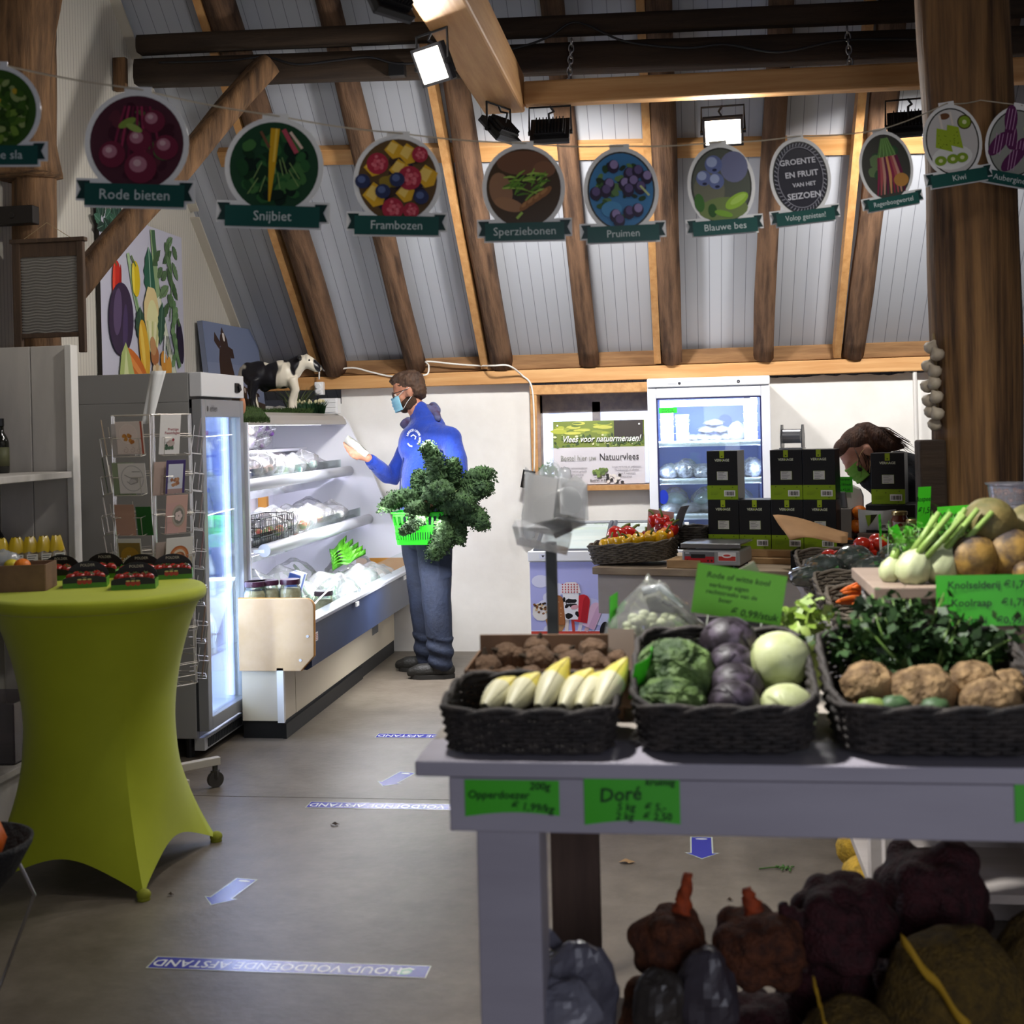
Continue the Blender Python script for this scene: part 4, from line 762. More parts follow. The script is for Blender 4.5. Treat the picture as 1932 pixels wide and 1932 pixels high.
b = MB(); b.b2((-2.47, 6.47, 1.272), (-2.42, 6.56, 1.40)); solo(b, 'red_pack', mat('red_pack', '8a2f22', .4, col2='c99a7c', scale=30), 'small red printed pack at the near end of the second shelf', 'pack', bevel=.004, at=(-2.45, 6.5, 1.272))
b = MB(); b.b2((-2.41, 6.45, 1.272), (-2.36, 6.66, 1.335)); solo(b, 'steel_tray', mat('tray_grey', '85888e', .35, .4), 'grey tray at the near front of the second shelf', 'tray', bevel=.006, at=(-2.38, 6.5, 1.272))
# ---------------------------------------------------------------- on top of the case
TURF = mat('turf', '2c4218', .9, col2='47602a', scale=60, bump=.8, bscale=160)
def turf(name, lab, x0, x1, y0, y1, z, h=.03, n=900, drop=0, sd=1):
    rr = random.Random(sd); b = MB()
    def sz(x, y): return z+h-(drop*max(0, (x-(x1-.07))/.07)**1.5 if drop else 0)
    b.grid(lambda a, c: (x0+(x1-x0)*a, y0+(y1-y0)*c, sz(x0+(x1-x0)*a, 0)), 20, 4); b.grid(lambda a, c: (x1, y0+(y1-y0)*a, sz(x1, 0)-c*h*.9), 4, 2); b.grid(lambda a, c: (x0+(x1-x0)*a, y0, sz(x0+(x1-x0)*a, 0)-c*h), 20, 2)
    for i in range(n):
        x, y = rr.uniform(x0, x1), rr.uniform(y0, y1); a = rr.random()*6.3; l = rr.uniform(.012, .024); q = sz(x, y)-.004
        if rr.random() < .4: x = x1; q = sz(x1, y)-rr.random()*h
        b.add([(x-.002*cos(a), y-.002*sin(a), q), (x+.002*cos(a), y+.002*sin(a), q), (x+.008*sin(a)+(.006 if x == x1 else 0), y+.008*cos(a), q+l)], [(0, 1, 2)])
    return solo(b, name, TURF, lab, 'turf', at=(x0, y0, z))
turf('turf_mat', 'strip of artificial turf folded over the near end of the case top', -2.88, -2.35, 6.40, 6.95, 1.662, .03, 2200, .07)
turf('turf_mat', 'piece of artificial turf under the toy cow', -2.88, -2.47, 7.55, 8.2, 1.662, .022, 1800, 0, 2)
COWM = mat('cow_patches', '17151a', .35, col2='d8cfbd', scale=7.5, lo=.50, hi=.52, detail=1, stretch=(1.3, .6, .35))
t = thing('toy_cow', 'black and white model cow standing on turf on top of the display case', 'model cow', (-2.62, 7.85, 1.685), rad(8)); b = MB()
sx = .118
b.ball((-.09, 0, .215), (.105, .07, .085)); b.ball((.05, 0, .215), (.10, .068, .088)); b.ball((-.02, 0, .205), (.12, .066, .08)); b.ball((-.155, 0, .235), (.045, .055, .06)); b.ball((.12, 0, .24), (.055, .045, .06))
b.tube([(.12, 0, .25), (.165, 0, .285), (.192, 0, .288)], [.060, .05, .042], 12); b.tube([(.18, 0, .298), (.225, 0, .278), (.27, 0, .245)], [.046, .038, .028], 12); b.ball((.273, 0, .243), (.020, .024, .019), 10, 8)
for x, y, k in ((.10, .035, 1), (.115, -.035, -.6), (-.125, .038, 1), (-.105, -.038, -.5)):
    f = x < 0; b.tube([(x, y, .19), (x+(.02 if not f else -.018)*1, y, .115 if not f else .11), (x+.012*k-(.012 if f else 0), y, .055), (x+.01*k, y, .0)], [.042 if f else .036, .027, .020, .022], 10)
b.ball((-.055, 0, .135), (.03, .03, .025)); b.tube([(-.195, 0, .265), (-.21, 0, .22), (-.208, 0, .12), (-.2, 0, .07)], [.009, .008, .009, .014], 8)
o = organic(b, 'body', COWM, t, .0075, 5, .5, local=True)
b = MB()
for s in (-1, 1): b.ball((.168, s*.06, .31), (.014, .034, .016), 10, 7, M=Matrix.Rotation(s*.35, 4, 'X'))
b.build('ears', mat('cow_black', '1a181b', .4), t, smooth=True, local=True)
b = MB()
for s in (-1, 1): b.ball((.222, s*.034, .295), .0065, 8, 6)
b.build('eyes', mat('cow_eye', '0c0b0b', .1), t, smooth=True, local=True)
t.scale = (1.06,)*3
# stretched canvas with cows, leaning on the gable
b = MB(frame((-2.945, 7.63, 1.68), (.03, 1, 0), (-.10, 0, 1))); Wd, Hh = .93, .58
b.box((Wd/2, Hh/2, -.018), (Wd, Hh, .034), col='6d7488')
b.rect(0, 0, Wd, Hh, '7e88a4'); b.rect(0, Hh*.55, Wd, Hh, '747f9c')
BRN = '3b2a24'
b.poly([(.0, .0), (.50, 0), (.47, .12), (.44, .22), (.40, .34), (.385, .42), (.33, .46), (.23, .42), (.20, .34), (.19, .22), (.10, .20), (0, .19)], BRN); b.ell(.31, .45, .065, .075, BRN, .2); b.poly([(.26, .45), (.17, .52), (.15, .46), (.22, .41)], BRN); b.poly([(.36, .44), (.45, .42), (.46, .36), (.40, .36)], BRN); b.ell(.315, .50, .018, .035, 'd9d2cc', .2); b.poly([(.27, .52), (.30, .56), (.33, .52)], BRN)
b.poly([(.0, 0), (Wd, 0), (Wd, .06), (.7, .09), (.5, .1), (0, .1)], '4a3a30')
for x, y, s in ((.58, .13, .05), (.78, .10, .045), (.70, .09, .035)): b.ell(x, y, s*.6, s, BRN); b.ell(x-s*.8, y+s*.5, s*.5, s*.25, BRN, .4); b.ell(x+s*.8, y+s*.5, s*.5, s*.25, BRN, -.4); b.ell(x, y+s*.4, s*.2, s*.35, 'd2c8c0')
solo(b, 'cow_canvas', PRINT, 'stretched canvas print of brown cows against grey sky behind the toy cow', 'picture', at=(-2.945, 7.63, 1.68))
def tuft(name, lab, c, n, rx, ry, h, m, flower=None, sd=3, lean=.5):
    t = thing(name, lab, 'plant', c); rr = random.Random(sd); b = MB()
    for i in range(n):
        a = rr.random()*6.3; q = math.sqrt(rr.random()); x, y = c[0]+rx*q*cos(a), c[1]+ry*q*sin(a); l = h*rr.uniform(.6, 1.1); dx, dy = lean*l*cos(a)*q, lean*l*sin(a)*q*.5; w = .004
        p0 = Vector((x, y, c[2])); p1 = p0+Vector((dx*.3, dy*.3, l*.6)); p2 = p0+Vector((dx, dy, l)); s = Vector((-sin(a+1), cos(a+1), 0))*w
        b.add([p0-s, p0+s, p1+s*.8, p1-s*.8, p2], [(0, 1, 2, 3), (3, 2, 4)])
    b.build('blades', m, t)
    if flower:
        b = MB()
        for i in range(flower[1]): b.ball((c[0]+rr.uniform(-rx, rx)*.9, c[1]+rr.uniform(-ry, ry), c[2]+h*rr.uniform(.8, 1.05)), (.008, .008, .012), 8, 6)
        b.build('buds', flower[0], t, smooth=True)
p = atY(585, 785, 8.25); tuft('grass_tuft', 'dense tuft of artificial grass with pale buds right of the toy cow', (p.x, 8.25, 1.662), 420, .10, .05, .085, mat('tuft_green', '27492c', .6), (mat('pale_bud', 'cfc79c', .6), 22))
p = atY(556, 780, 8.40); tuft('daffodil_plant', 'thin leaved artificial daffodil behind the toy cow', (p.x, 8.42, 1.662), 60, .05, .03, .2, mat('daffodil_leaf', '55602f', .6), (mat('daffodil_yellow', 'c4a52a', .6), 5), 5, .9)
p0 = atY(605, 752, 8.52); p1 = atY(639, 782, 8.52); b = MB(); b.b2((p0.x, 8.50, 1.662), (p1.x, 8.58, p0.z)); 
for k in range(3): b.b2((p0.x+.01, 8.494, 1.672+k*.033), (p1.x-.012, 8.5, 1.70+k*.033))
solo(b, 'louvre_box', WHITE, 'small white slatted box at the far end of the case top', 'box', bevel=.002, at=(p0.x, 8.54, 1.662))
p = atY(452, 765, 6.42); b = MB(); b.ball((p.x, 6.46, p.z), (.02, .02, .045), 12, 8, fn=lambda d: 1+.2*nz(d, 2, 1)); b.cyl((p.x, 6.46, 1.692), (p.x, 6.46, p.z), .015); solo(b, 'clay_figure', mat('terracotta', 'b57a58', .7), 'small terracotta figure peeking out beside the fridge corner', 'figurine', smooth=True, at=(p.x, 6.46, 1.69))
# ---------------------------------------------------------------- man in the blue jacket
SKIN = mat('skin', 'b98268', .5, col2='a87058', scale=12, sss=.1); HAIRM = mat('brown_hair', '33231a', .7, col2='4d3626', scale=40, stretch=(1, 1, .3), bump=.5)
YM = 7.85
def m_(u, v, dy=0): return atY(u, v, YM+dy)
def limb(b, pts, rs, seg=14):
    q = []; rr = []
    for i in range(len(pts)-1):
        for k in range(4): f = k/4; q.append(Vector(pts[i]).lerp(Vector(pts[i+1]), f)); rr.append(rs[i]*(1-f)+rs[i+1]*f)
    q.append(Vector(pts[-1])); rr.append(rs[-1]); b.tube(q, rr, seg); b.ball(q[0], rr[0]*.97, seg, 8); b.ball(q[-1], rr[-1]*.97, seg, 8)
def head(b, M, s=1.0):
    """skull, jaw, brow, nose, lips and ears; x forwards, z up, origin at the skull centre"""
    T = M @ Matrix.Scale(s, 4); o = lambda c, r, R_=None: b.ball(T @ Vector(c), [q*s for q in r], 16, 12, M=M.to_3x3().to_4x4() if R_ is None else M.to_3x3().to_4x4() @ R_)
    o((-.008, 0, .022), (.098, .076, .092)); o((.035, 0, -.03), (.060, .060, .085)); o((.05, 0, -.088), (.035, .042, .032)); o((.020, 0, -.072), (.055, .054, .036)); o((.070, 0, .012), (.024, .052, .018))
    b.tube([T @ Vector(p) for p in ((.088, 0, .008), (.105, 0, -.022), (.108, 0, -.036), (.088, 0, -.044))], [.008*s, .012*s, .014*s, .009*s], 8); o((.088, 0, -.066), (.014, .024, .008)); o((.085, 0, -.078), (.014, .022, .007))
    for y in (-1, 1): o((-.012, y*.078, -.018), (.019, .010, .032)); o((-.018, y*.083, -.01), (.016, .008, .022)); o((.05, y*.042, -.028), (.03, .022, .022))
def neckM(c, fwd, upish): # matrix with x = fwd
    f = Vector(fwd).normalized(); y = Vector(upish).cross(f).normalized(); z = f.cross(y); return Matrix(((f.x, y.x, z.x, c[0]), (f.y, y.y, z.y, c[1]), (f.z, y.z, z.z, c[2]), (0, 0, 0, 1)))
def finger(b, pts, r=.0085): b.tube(pts, [r*1.05, r, r*.95, r*.8][:len(pts)], 8); b.ball(pts[-1], r*.82, 8, 6)
man = thing('person', 'bearded person in a blue jacket and face mask holding up a small packet', 'person', tuple(m_(815, 1272).xy)+(0,))
HM = neckM(m_(770, 738), (-.95, -.10, -.30), (-.28, 0, 1))
shL, shR = m_(850, 828, -.15), m_(790, 806, .17); chest = m_(812, 845); belly = m_(800, 925); hip = m_(802, 1000)
elL, wrL = m_(866, 905, -.22), m_(822, 940, -.30); elR, wrR = m_(738, 905, .16), m_(694, 864, -.04)
hpN, hpF = m_(820, 1012, -.08), m_(788, 1012, .10); knN, knF = m_(824, 1130, -.11), m_(798, 1125, .10); anN, anF = m_(832, 1248, -.12), m_(806, 1240, .10)
b = MB(); head(b, HM)
limb(b, [m_(782, 765), m_(803, 800)], [.058, .065]); limb(b, [m_(803, 812), chest, belly, hip], [.10, .125, .12, .125])
for a, c, e in ((shL, elL, wrL), (shR, elR, wrR)): limb(b, [a, c, e], [.058, .042, .028])
for a, c, e in ((hpN, knN, anN), (hpF, knF, anF)): limb(b, [a, c, e], [.085, .055, .042])
# right hand round the packet
hd = (m_(655, 850, -.07)-wrR).normalized(); dn = Vector((.18, 0, -1)); aw = Vector((0, 1, 0)); 
limb(b, [wrR, wrR+hd*.045, wrR+hd*.085], [.024, .030, .030])
for i in range(4):
    k0 = wrR+hd*(.088-.006*i)+dn*(.026*(i-1.35)*.75)+Vector((0, -.012, 0)); L1 = (.036, .040, .037, .029)[i]
    finger(b, [k0, k0+hd*L1+Vector((0, -.012, .004)), k0+hd*(L1+.026)+Vector((0, .006, .012)), k0+hd*(L1+.034)+Vector((0, .028, .018))], .0088)
th = wrR+hd*.03-dn*.022; finger(b, [th, th+hd*.03-dn*.022+aw*.012, th+hd*.058-dn*.026+aw*.022], .0098)
# left hand on the basket handle
hl = (wrL-elL).normalized(); limb(b, [wrL, wrL+hl*.05, wrL+hl*.08], [.024, .03, .028])
for i in range(4):
    k0 = wrL+hl*.08+Vector((.0, 0, -.017*(i-1.5)))+Vector((0, -.01, 0)); finger(b, [k0, k0+hl*.036+Vector((0, -.014, -.004)), k0+hl*.05+Vector((0, .006, -.012)), k0+hl*.036+Vector((0, .022, -.014))], .0088)
finger(b, [wrL+hl*.03+UP*.022, wrL+hl*.06+UP*.034, wrL+hl*.085+UP*.026], .0095)
organic(b, 'body', SKIN, man, .0066, 4, .5)
# clothes
JB = mat('blue_fleece', '08308f', .8, col2='0a37a0', scale=30, bump=.25, bscale=70, sheen=.3)
b = MB(); limb(b, [m_(806, 815), chest, m_(803, 890), belly, m_(799, 965)], [.13, .157, .155, .15, .148], 20)
for p, r in ((shL, .072), (shR, .072)): b.ball(p, r, 14, 10)
limb(b, [m_(806, 822, -.04), shL], [.10, .074]); limb(b, [m_(804, 815, .05), shR], [.10, .085]); b.ball(m_(826, 855), (.115, .12, .13)); b.ball(m_(782, 840, -.02), (.10, .12, .13))
limb(b, [shL, shL.lerp(elL, .5)+Vector((.012, 0, 0)), elL, elL.lerp(wrL, .5), wrL-hl*.02], [.066, .064, .057, .050, .041]); limb(b, [shR, elR, elR.lerp(wrR, .55), wrR-(wrR-elR).normalized()*.035], [.068, .057, .050, .041])
limb(b, [m_(806, 808), m_(797, 786), m_(792, 776)], [.10, .076, .070])
jk = organic(b, 'jacket', JB, man, .0095, 5, .5)
for v in jk.data.vertices:   # wrinkles
    p = v.co; v.co = p+v.normal*(.005*nz((p.x, p.y, p.z*.6), 14, 2)+.006*nz((p.x+p.z, p.y, p.z-p.x), 7, 5))
b = MB(); limb(b, [wrR-(wrR-elR).normalized()*.03, wrR-(wrR-elR).normalized()*.075], [.038, .044]); b.build('cuff', mat('cuff_blue', '072a80', .8), jk, smooth=True)
f_ = Vector((-.87, -.5, 0)); zp = [chest+f_*.158+UP*.10, chest+f_*.166, m_(803, 890)+f_*.162, belly+f_*.158, m_(799, 965)+f_*.156]
b = MB(); b.tube(zp, .004, 6); b.build('zip', mat('zip_navy', '0a1d55', .5), jk, smooth=True)
n = Vector((-.30, -.95, .05)).normalized(); n = Vector((-.42, -.9, .05)).normalized(); ec = chest+n*.172+UP*.055; b = MB(frame(ec, Vector((-n.y*-1*-1, n.x, 0))*-1 if 0 else UP.cross(n), UP))
for k, ch in enumerate('LANDGOED LEKKER LOKAAL'):
    a = 2.75-k*.17
    if ch != ' ': b.text(ch, .050*cos(a), .050*sin(a), .020, 'e6e9f2', rot=a-pi/2, bold=.03)
b.strip([(-.02, .012), (0, .022), (.02, .010), (.012, -.006)], .007, 'e6e9f2'); b.strip([(-.045, -.03), (-.03, -.045), (-.01, -.05)], .009, 'e6e9f2'); b.build('emblem', PRINT, jk)
b = MB(); limb(b, [m_(822, 775, .02), m_(817, 768, .10)], [.035, .035]); limb(b, [m_(806, 770), m_(822, 782), m_(826, 790, -.06)], [.028, .032, .024]); limb(b, [m_(771, 792, -.02), m_(762, 800, -.01), m_(775, 812, .02)], [.022, .03, .02])
organic(b, 'hood', mat('plum_hood', '43304e', .8, col2='5c6a92', scale=9), man, .008, 5)
TRO = mat('navy_trousers', '131a2b', .8, col2='1b2438', scale=10, bump=.2, bscale=50)
b = MB(); limb(b, [m_(801, 950), hip], [.145, .15], 18)
limb(b, [hpN, knN+Vector((.0, 0, .1)), knN, knN.lerp(anN, .5), anN+UP*.03, anN-UP*.01], [.118, .098, .092, .086, .078, .076]); limb(b, [hpF, knF, knF.lerp(anF, .5), anF], [.115, .09, .082, .074]); b.box(m_(838, 1068, -.16), (.09, .05, .14), rot=.5)
tr = organic(b, 'trousers', TRO, man, .01, 5, .5)
for v in tr.data.vertices: p = v.co; v.co = p+v.normal*(.007*nz((p.x*1.2, p.y*1.2, p.z*.7), 11, 8)+(.007*sin(p.z*70+p.x*20) if p.z < .25 else 0))
SH = mat('black_boot', '15130f', .6, bump=.3, bscale=50)
for an, nm, yw in ((anN, 'shoe', .12), (anF, 'shoe', -.05)):
    fx = Vector((-cos(yw), -sin(yw), 0)); b = MB(); g = Vector((an.x, an.y, 0))
    limb(b, [g+UP*.10-fx*.01, g+UP*.07+fx*.02], [.055, .058]); limb(b, [g-fx*.045+UP*.05, g+fx*.05+UP*.048, g+fx*.135+UP*.042, g+fx*.18+UP*.036], [.045, .05, .05, .036]); o = organic(b, nm, SH, man, .008, 3)
    for v in o.data.vertices: v.co.z = max(v.co.z, .018)
    b = MB(frame((g.x, g.y, 0), -fx, UP.cross(-fx))); b.prism([(.085*cos(w)+(-.07 if cos(w) < 0 else .0)*1.5, .052*sin(w)*(1.0 if cos(w) < .3 else .85)) for w in [2*pi*k/24 for k in range(24)]], .026); b.build('sole', mat('boot_sole', '1d1b18', .7), o)
    b = MB(); sd = UP.cross(fx)
    for k in range(4): c = g+fx*(.04+.02*k)+UP*(.108-.011*k); b.tube([c-sd*.025, c+UP*.004, c+sd*.025], .0028, 5)
    b.build('laces', mat('laces', '2a2620', .8), o)
T = HM
b = MB(); o_ = lambda c, r: b.ball(T @ Vector(c), r, 18, 12, M=T.to_3x3().to_4x4())
o_((-.025, 0, .045), (.098, .082, .083)); o_((-.055, 0, .0), (.062, .078, .072)); o_((.035, 0, .088), (.058, .058, .036)); o_((-.07, 0, -.035), (.038, .06, .045)); o_((.01, 0, .10), (.07, .06, .03))
o = organic(b, 'hair', HAIRM, man, .006, 3, .5)
for v in o.data.vertices: v.co += v.normal*.006*nz(v.co, 60, 1)+UP*max(0, .004*nz(v.co, 90, 2))
b = MB(); o_((.012, .048, -.075), (.052, .016, .045)); o_((.012, -.048, -.075), (.052, .016, .045)); o_((.05, 0, -.105), (.035, .042, .022)); organic(b, 'beard', mat('beard', '3a2618', .9, bump=.6, bscale=120), man, .005, 3)
MK = mat('mask_blue', '7fb4cc', .75, col2='8cc0d4', scale=10); b = MB()
def mf(a, c):
    w = (a-.5)*2*1.30; z = -.105+.093*c; r = .069*(1-.15*abs(c-.5)); pl = .0025*sin(c*9*pi/2*2); return tuple(T @ Vector((.043+(r+pl+.012*(1-abs(a-.5)*2))*cos(w)*1.0, (r-.002)*sin(w)*1.02, z)))
b.grid(mf, 24, 14); mk = b.build('face_mask', MK, man, smooth=True); mk.modifiers.new('t', 'SOLIDIFY').thickness = .002
b = MB()
for s in (-1, 1):
    b.tube([T @ Vector(p) for p in ((.058, s*.066, -.014), (.02, s*.079, .004), (-.022, s*.086, .012))], .0018, 5); b.tube([T @ Vector(p) for p in ((.055, s*.066, -.10), (.02, s*.077, -.07), (-.018, s*.084, -.045))], .0018, 5)
b.build('ear_loop', mat('ear_loop', 'e6e6e6', .6), mk)
b = MB()
for s in (-1, 1):
    b.tube([T @ Vector((.092+.004*cos(w), s*.034+.026*cos(w)*1.0, .0+.019*sin(w))) for w in [2*pi*k/16 for k in range(16)]], .0026, 6, closed=True); b.tube([T @ Vector(p) for p in ((.092, s*.060, .008), (.075, s*.076, .008), (-.015, s*.084, .006))], .0026, 6)
b.tube([T @ Vector(p) for p in ((.097, -.010, .004), (.101, 0, .008), (.097, .010, .004))], .0025, 6); b.build('glasses', mat('spectacle_frame', '121214', .3), man, smooth=True)
b = MB()
for s in (-1, 1): b.ball(T @ Vector((.078, s*.032, -.002)), .0115, 12, 8)
b.build('eyes', mat('eye_white', 'cfc8c0', .3), man, smooth=True); b = MB()
for s in (-1, 1): b.ball(T @ Vector((.087, s*.032, -.003)), .0052, 10, 6)
b.build('iris', mat('iris', '2a1d14', .2), man, smooth=True)
# packet in the hand
pc = wrR+hd*.075+Vector((.0, -.004, .040)); dx = (m_(640, 822)-m_(682, 858)).normalized(); b = MB(frame(pc, dx, Vector((0, -.35, 1)))); 
def pk(a, c):
    w = a*2*pi; k = 1-abs(2*c-1)**4*.55; return ((c-.5)*.175, .035*cos(w)*(.8+.2*k)+.004*nz((c*5, w, 0), 1.5, 1), .022*sin(w)*k+.004*nz((c*6, w, 3), 2, 2))
b.grid(pk, 20, 16); t = solo(b, 'packet', mat('white_packet', 'b9bab2', .35, col2='8f9188', scale=26), 'crumpled white plastic packet held up in the raised hand', 'packet', smooth=True, at=tuple(pc))
# ---------------------------------------------------------------- green shopping basket with kale
GB = mat('basket_green', '22b518', .5); BY = YM-.34
A, B_ = atY(737, 968, BY), atY(748, 1028, BY); Wt = .355; cx = A.x+Wt/2; zb, zt = B_.z, A.z; dpt = .25; cy = BY+dpt/2
t = thing('shopping_basket', 'bright green plastic shopping basket hanging from the arm of the person', 'shopping basket', (cx, cy, zb)); b = MB()
def rp(s, z, k=24):
    w, d = Wt/2*s, dpt/2*s; r = .03; pts = []
    for q, (sx, sy) in enumerate(((1, -1), (1, 1), (-1, 1), (-1, -1))):
        for i in range(5): a = -pi/2+q*pi/2+i*pi/8; pts.append((cx+sx*(w-r)+r*cos(a), cy+sy*(d-r)+r*sin(a), z))
    return pts
zs = [(0, .86), (.02, .865), (.075, .90), (.082, .905), (.13, .94), (.165, .965), (.175, .97)]
H = zt-zb
def band(z0, z1, s0, s1):
    p0, p1 = rp(s0, zb+H*z0), rp(s1, zb+H*z1); n = len(p0); b.add(p0+p1, [(i, (i+1) % n, n+(i+1) % n, n+i) for i in range(n)])
band(0, .14, .86, .875); band(.38, .60, .90, .93); band(.88, 1, .97, .985); b.add(rp(.86, zb), [tuple(range(20))]); p0, p1 = rp(.985, zt), rp(1.03, zt-.006); b.add(p0+p1, [(i, (i+1) % 20, 20+(i+1) % 20, 20+i) for i in range(20)])
def slots(z0, z1, s0, s1, n, w):
    for sy in (-1, 1):
        for k in range(n+1):
            f = -1+2*k/n; q = [(cx+f*(Wt/2*s-.03), cy+sy*dpt/2*s, zb+H*z) for z, s in ((z0, s0), (z1, s1))]; bar(b, q[0], q[1], w, .003, up=Vector((0, 1, 0)))
    for sx in (-1, 1):
        for k in range(8): f = -1+2*k/7; q = [(cx+sx*Wt/2*s, cy+f*(dpt/2*s-.03), zb+H*z) for z, s in ((z0, s0), (z1, s1))]; bar(b, q[0], q[1], w, .003, up=Vector((1, 0, 0)))
slots(.13, .39, .875, .90, 17, .009); slots(.59, .89, .93, .97, 9, .012)
o = b.build('shell', GB, t); o.modifiers.new('t', 'SOLIDIFY').thickness = .0035
b = MB(); hx = cx+.04; b.tube([(hx, cy-dpt/2, zt), (hx+.0, cy-dpt/2+.02, zt+.10), (wrL+hl*.085).lerp(Vector((hx, cy, zt+.14)), .5), (hx, cy+dpt/2-.02, zt+.10), (hx, cy+dpt/2, zt)], .007, 8); b.build('handle', mat('basket_green_dark', '1a9a14', .45), t, smooth=True)
KALE = mat('kale_green', '22391e', .8, col2='3f5c30', scale=22, bump=.5, bscale=90); KST = mat('kale_stalk', '8da070', .6)
t = thing('kale_bunch', 'big bunch of dark curly kale spilling out of the green basket', 'kale', (cx, cy, zb+.02)); kr = random.Random(5)
LV = [((815, 960), (832, 905), (828, 870), (800, 838), 24, -.10), ((800, 958), (770, 928), (745, 938), (722, 962), 22, -.04), ((806, 955), (790, 915), (785, 905), (800, 890), 20, .02), ((835, 955), (858, 915), (862, 890), (852, 868), 20, -.06), ((842, 955), (880, 910), (905, 890), (926, 898), 25, .0), ((842, 958), (885, 935), (905, 922), (922, 918), 22, -.06), ((845, 965), (885, 960), (905, 975), (912, 996), 24, -.08), ((838, 965), (845, 1000), (836, 1030), (812, 1050), 24, -.12), ((842, 965), (862, 985), (866, 1005), (862, 1024), 22, -.06), ((805, 962), (792, 980), (775, 995), (758, 1004), 15, -.13), ((820, 955), (812, 925), (835, 915), (845, 935), 26, -.12), ((830, 960), (850, 950), (872, 948), (890, 950), 26, -.10), ((815, 965), (800, 955), (780, 960), (775, 965), 20, -.10)]
for k, (p0, p1, p2, p3, rpx, dy) in enumerate(LV):
    Q = [atY(p[0], p[1], BY+.10+dy*(.4+.5*i)) for i, p in enumerate((p0, p1, p2, p3))]; n = 46; pts = []
    for i in range(n+1): s = i/n; pts.append(Q[0]*(1-s)**3+Q[1]*3*s*(1-s)**2+Q[2]*3*s*s*(1-s)+Q[3]*s**3)
    r0 = rpx/2400*7.7*.84; rs = [r0*(.25+.75*min(1, s/n*3.5))*(1-.35*(s/n)**3) for s in range(n+1)]
    b = MB(); b.tube(pts, rs, 30, sq=lambda i, w, k=k: .78+.55*abs(nz((cos(w)*2.4, sin(w)*2.4, i*.42), 1.5, k))+.45*nz((cos(w)*5, sin(w)*5, i*.9), 1.4, k+20))
    for i in range(900):
        j = kr.randrange(4, n); w = kr.random()*6.3; c = pts[j]+Vector((cos(w)*rs[j], sin(w)*rs[j]*.8, (kr.random()-.5)*rs[j]*1.6))*kr.uniform(.8, 1.12); e = kr.uniform(.004, .010); a = Vector((kr.gauss(0, 1), kr.gauss(0, 1), kr.gauss(0, 1))).normalized(); q = a.orthogonal()
        b.add([c-a*e, c+q*e, c+a*e*.9+q*e*.3, c+a.cross(q)*e], [(0, 1, 2), (0, 2, 3)])
    b.build('leaf', KALE, t, smooth=True)
b = MB()
for i in range(4): p = atY(838+6*i, 935+5*i, BY-.02); q = atY(872+4*i, 905+12*i, BY+.05); b.tube([p, p.lerp(q, .5)+UP*.01, q], .006, 6)
b.build('stalks', KST, t, smooth=True)
# ---------------------------------------------------------------- poster and sill things at the window
p0 = atY(1043, 799, 8.60); p1 = atY(1218, 908, 8.60); PW, PH = p1.x-p0.x, .43; zb = 1.142
b = MB(frame((p0.x, 8.57, zb), (1, 0, 0), (0, .10, 1))); b.box((PW/2, PH/2, -.003), (PW, PH, .005), col='c6c2c8'); b.rect(0, 0, PW, PH, 'c9c5cc')
g0 = PH*.58; b.rect(0, g0, PW, PH, '6f7f2c'); rr = random.Random(4)
for i in range(26): b.ell(rr.uniform(.03, PW*.62), rr.uniform(g0+.09, PH-.012), rr.uniform(.02, .06), rr.uniform(.006, .014), ('a8b03a', 'c0c052', '8f9a38', '5f7430')[i % 4], 0, 10)
for i in range(80): b.ell(rr.uniform(.012, PW-.012), rr.uniform(g0+.008, g0+.085), rr.uniform(.006, .016), rr.uniform(.004, .010), ('3f5a24', '56702e', '2f451d', '8ea458', 'd6d8a8')[i % 5], rr.random()*3, 8, .2, i)
b.rect(PW*.67, g0+.045, PW*.985, PH-.001, '2a211e'); [b.ell(rr.uniform(PW*.66, PW*.98), g0+rr.uniform(.02, .06), .014, .010, ('3c5426', '2f4420', '5d7434')[i % 3], rr.random(), 8) for i in range(22)]
b.text('Vlees voor natuurmensen!', PW*.53, g0+.052, .062, '1c2a12', shear=.35, bold=.012, sx=.80); b.text('Vlees voor natuurmensen!', PW*.526, g0+.055, .062, 'f2f2ec', shear=.35, bold=.01, sx=.80)
b.text('Bestel hier uw', PW*.275, PH*.41, .052, '7a7c72', sx=.80); b.text('Natuurvlees', PW*.72, PH*.42, .066, '241d22', sx=.82)
for k, s in enumerate(('varkens en natuurrunderen', 'Altijd in de natuur geleefd', 'Natuurlijke voeding', 'Gezond en sterk')): b.text(s, PW*.22, PH*.255-k*.022, .017, '55525a')
for k, s in enumerate(('Losse verkoop en pakketten', 'Thuisbezorgd of afhalen', 'Geen E nummers', 'seizoenen')): b.text(s, PW*.80, PH*.265-k*.022, .017, '55525a')
for i in range(26): b.ell(PW*.52+rr.gauss(0, .018), PH*.19+rr.gauss(0, .012), .013, .011, ('5d7436', '71883f', '4a602a')[i % 3], rr.random(), 8, .2, i)
b.strip([(PW*.52, PH*.15), (PW*.52, PH*.10)], .006, '4a3a26'); b.strip([(PW*.45, PH*.10), (PW*.59, PH*.10)], .003, '3b3a2c'); b.text('Boeren in balans', PW*.52, PH*.055, .022, '3a342e', bold=.02)
for i in range(16): b.ell(PW*.66+rr.uniform(-.05, .055), PH*.07+rr.uniform(-.02, .03), .012, .010, ('1d191a', 'd8d2cc')[i % 2], rr.random(), 8, .2, i)
for x in (.05, .945): b.ell(PW*x, PH*.93, .006, .006, 'efefef')
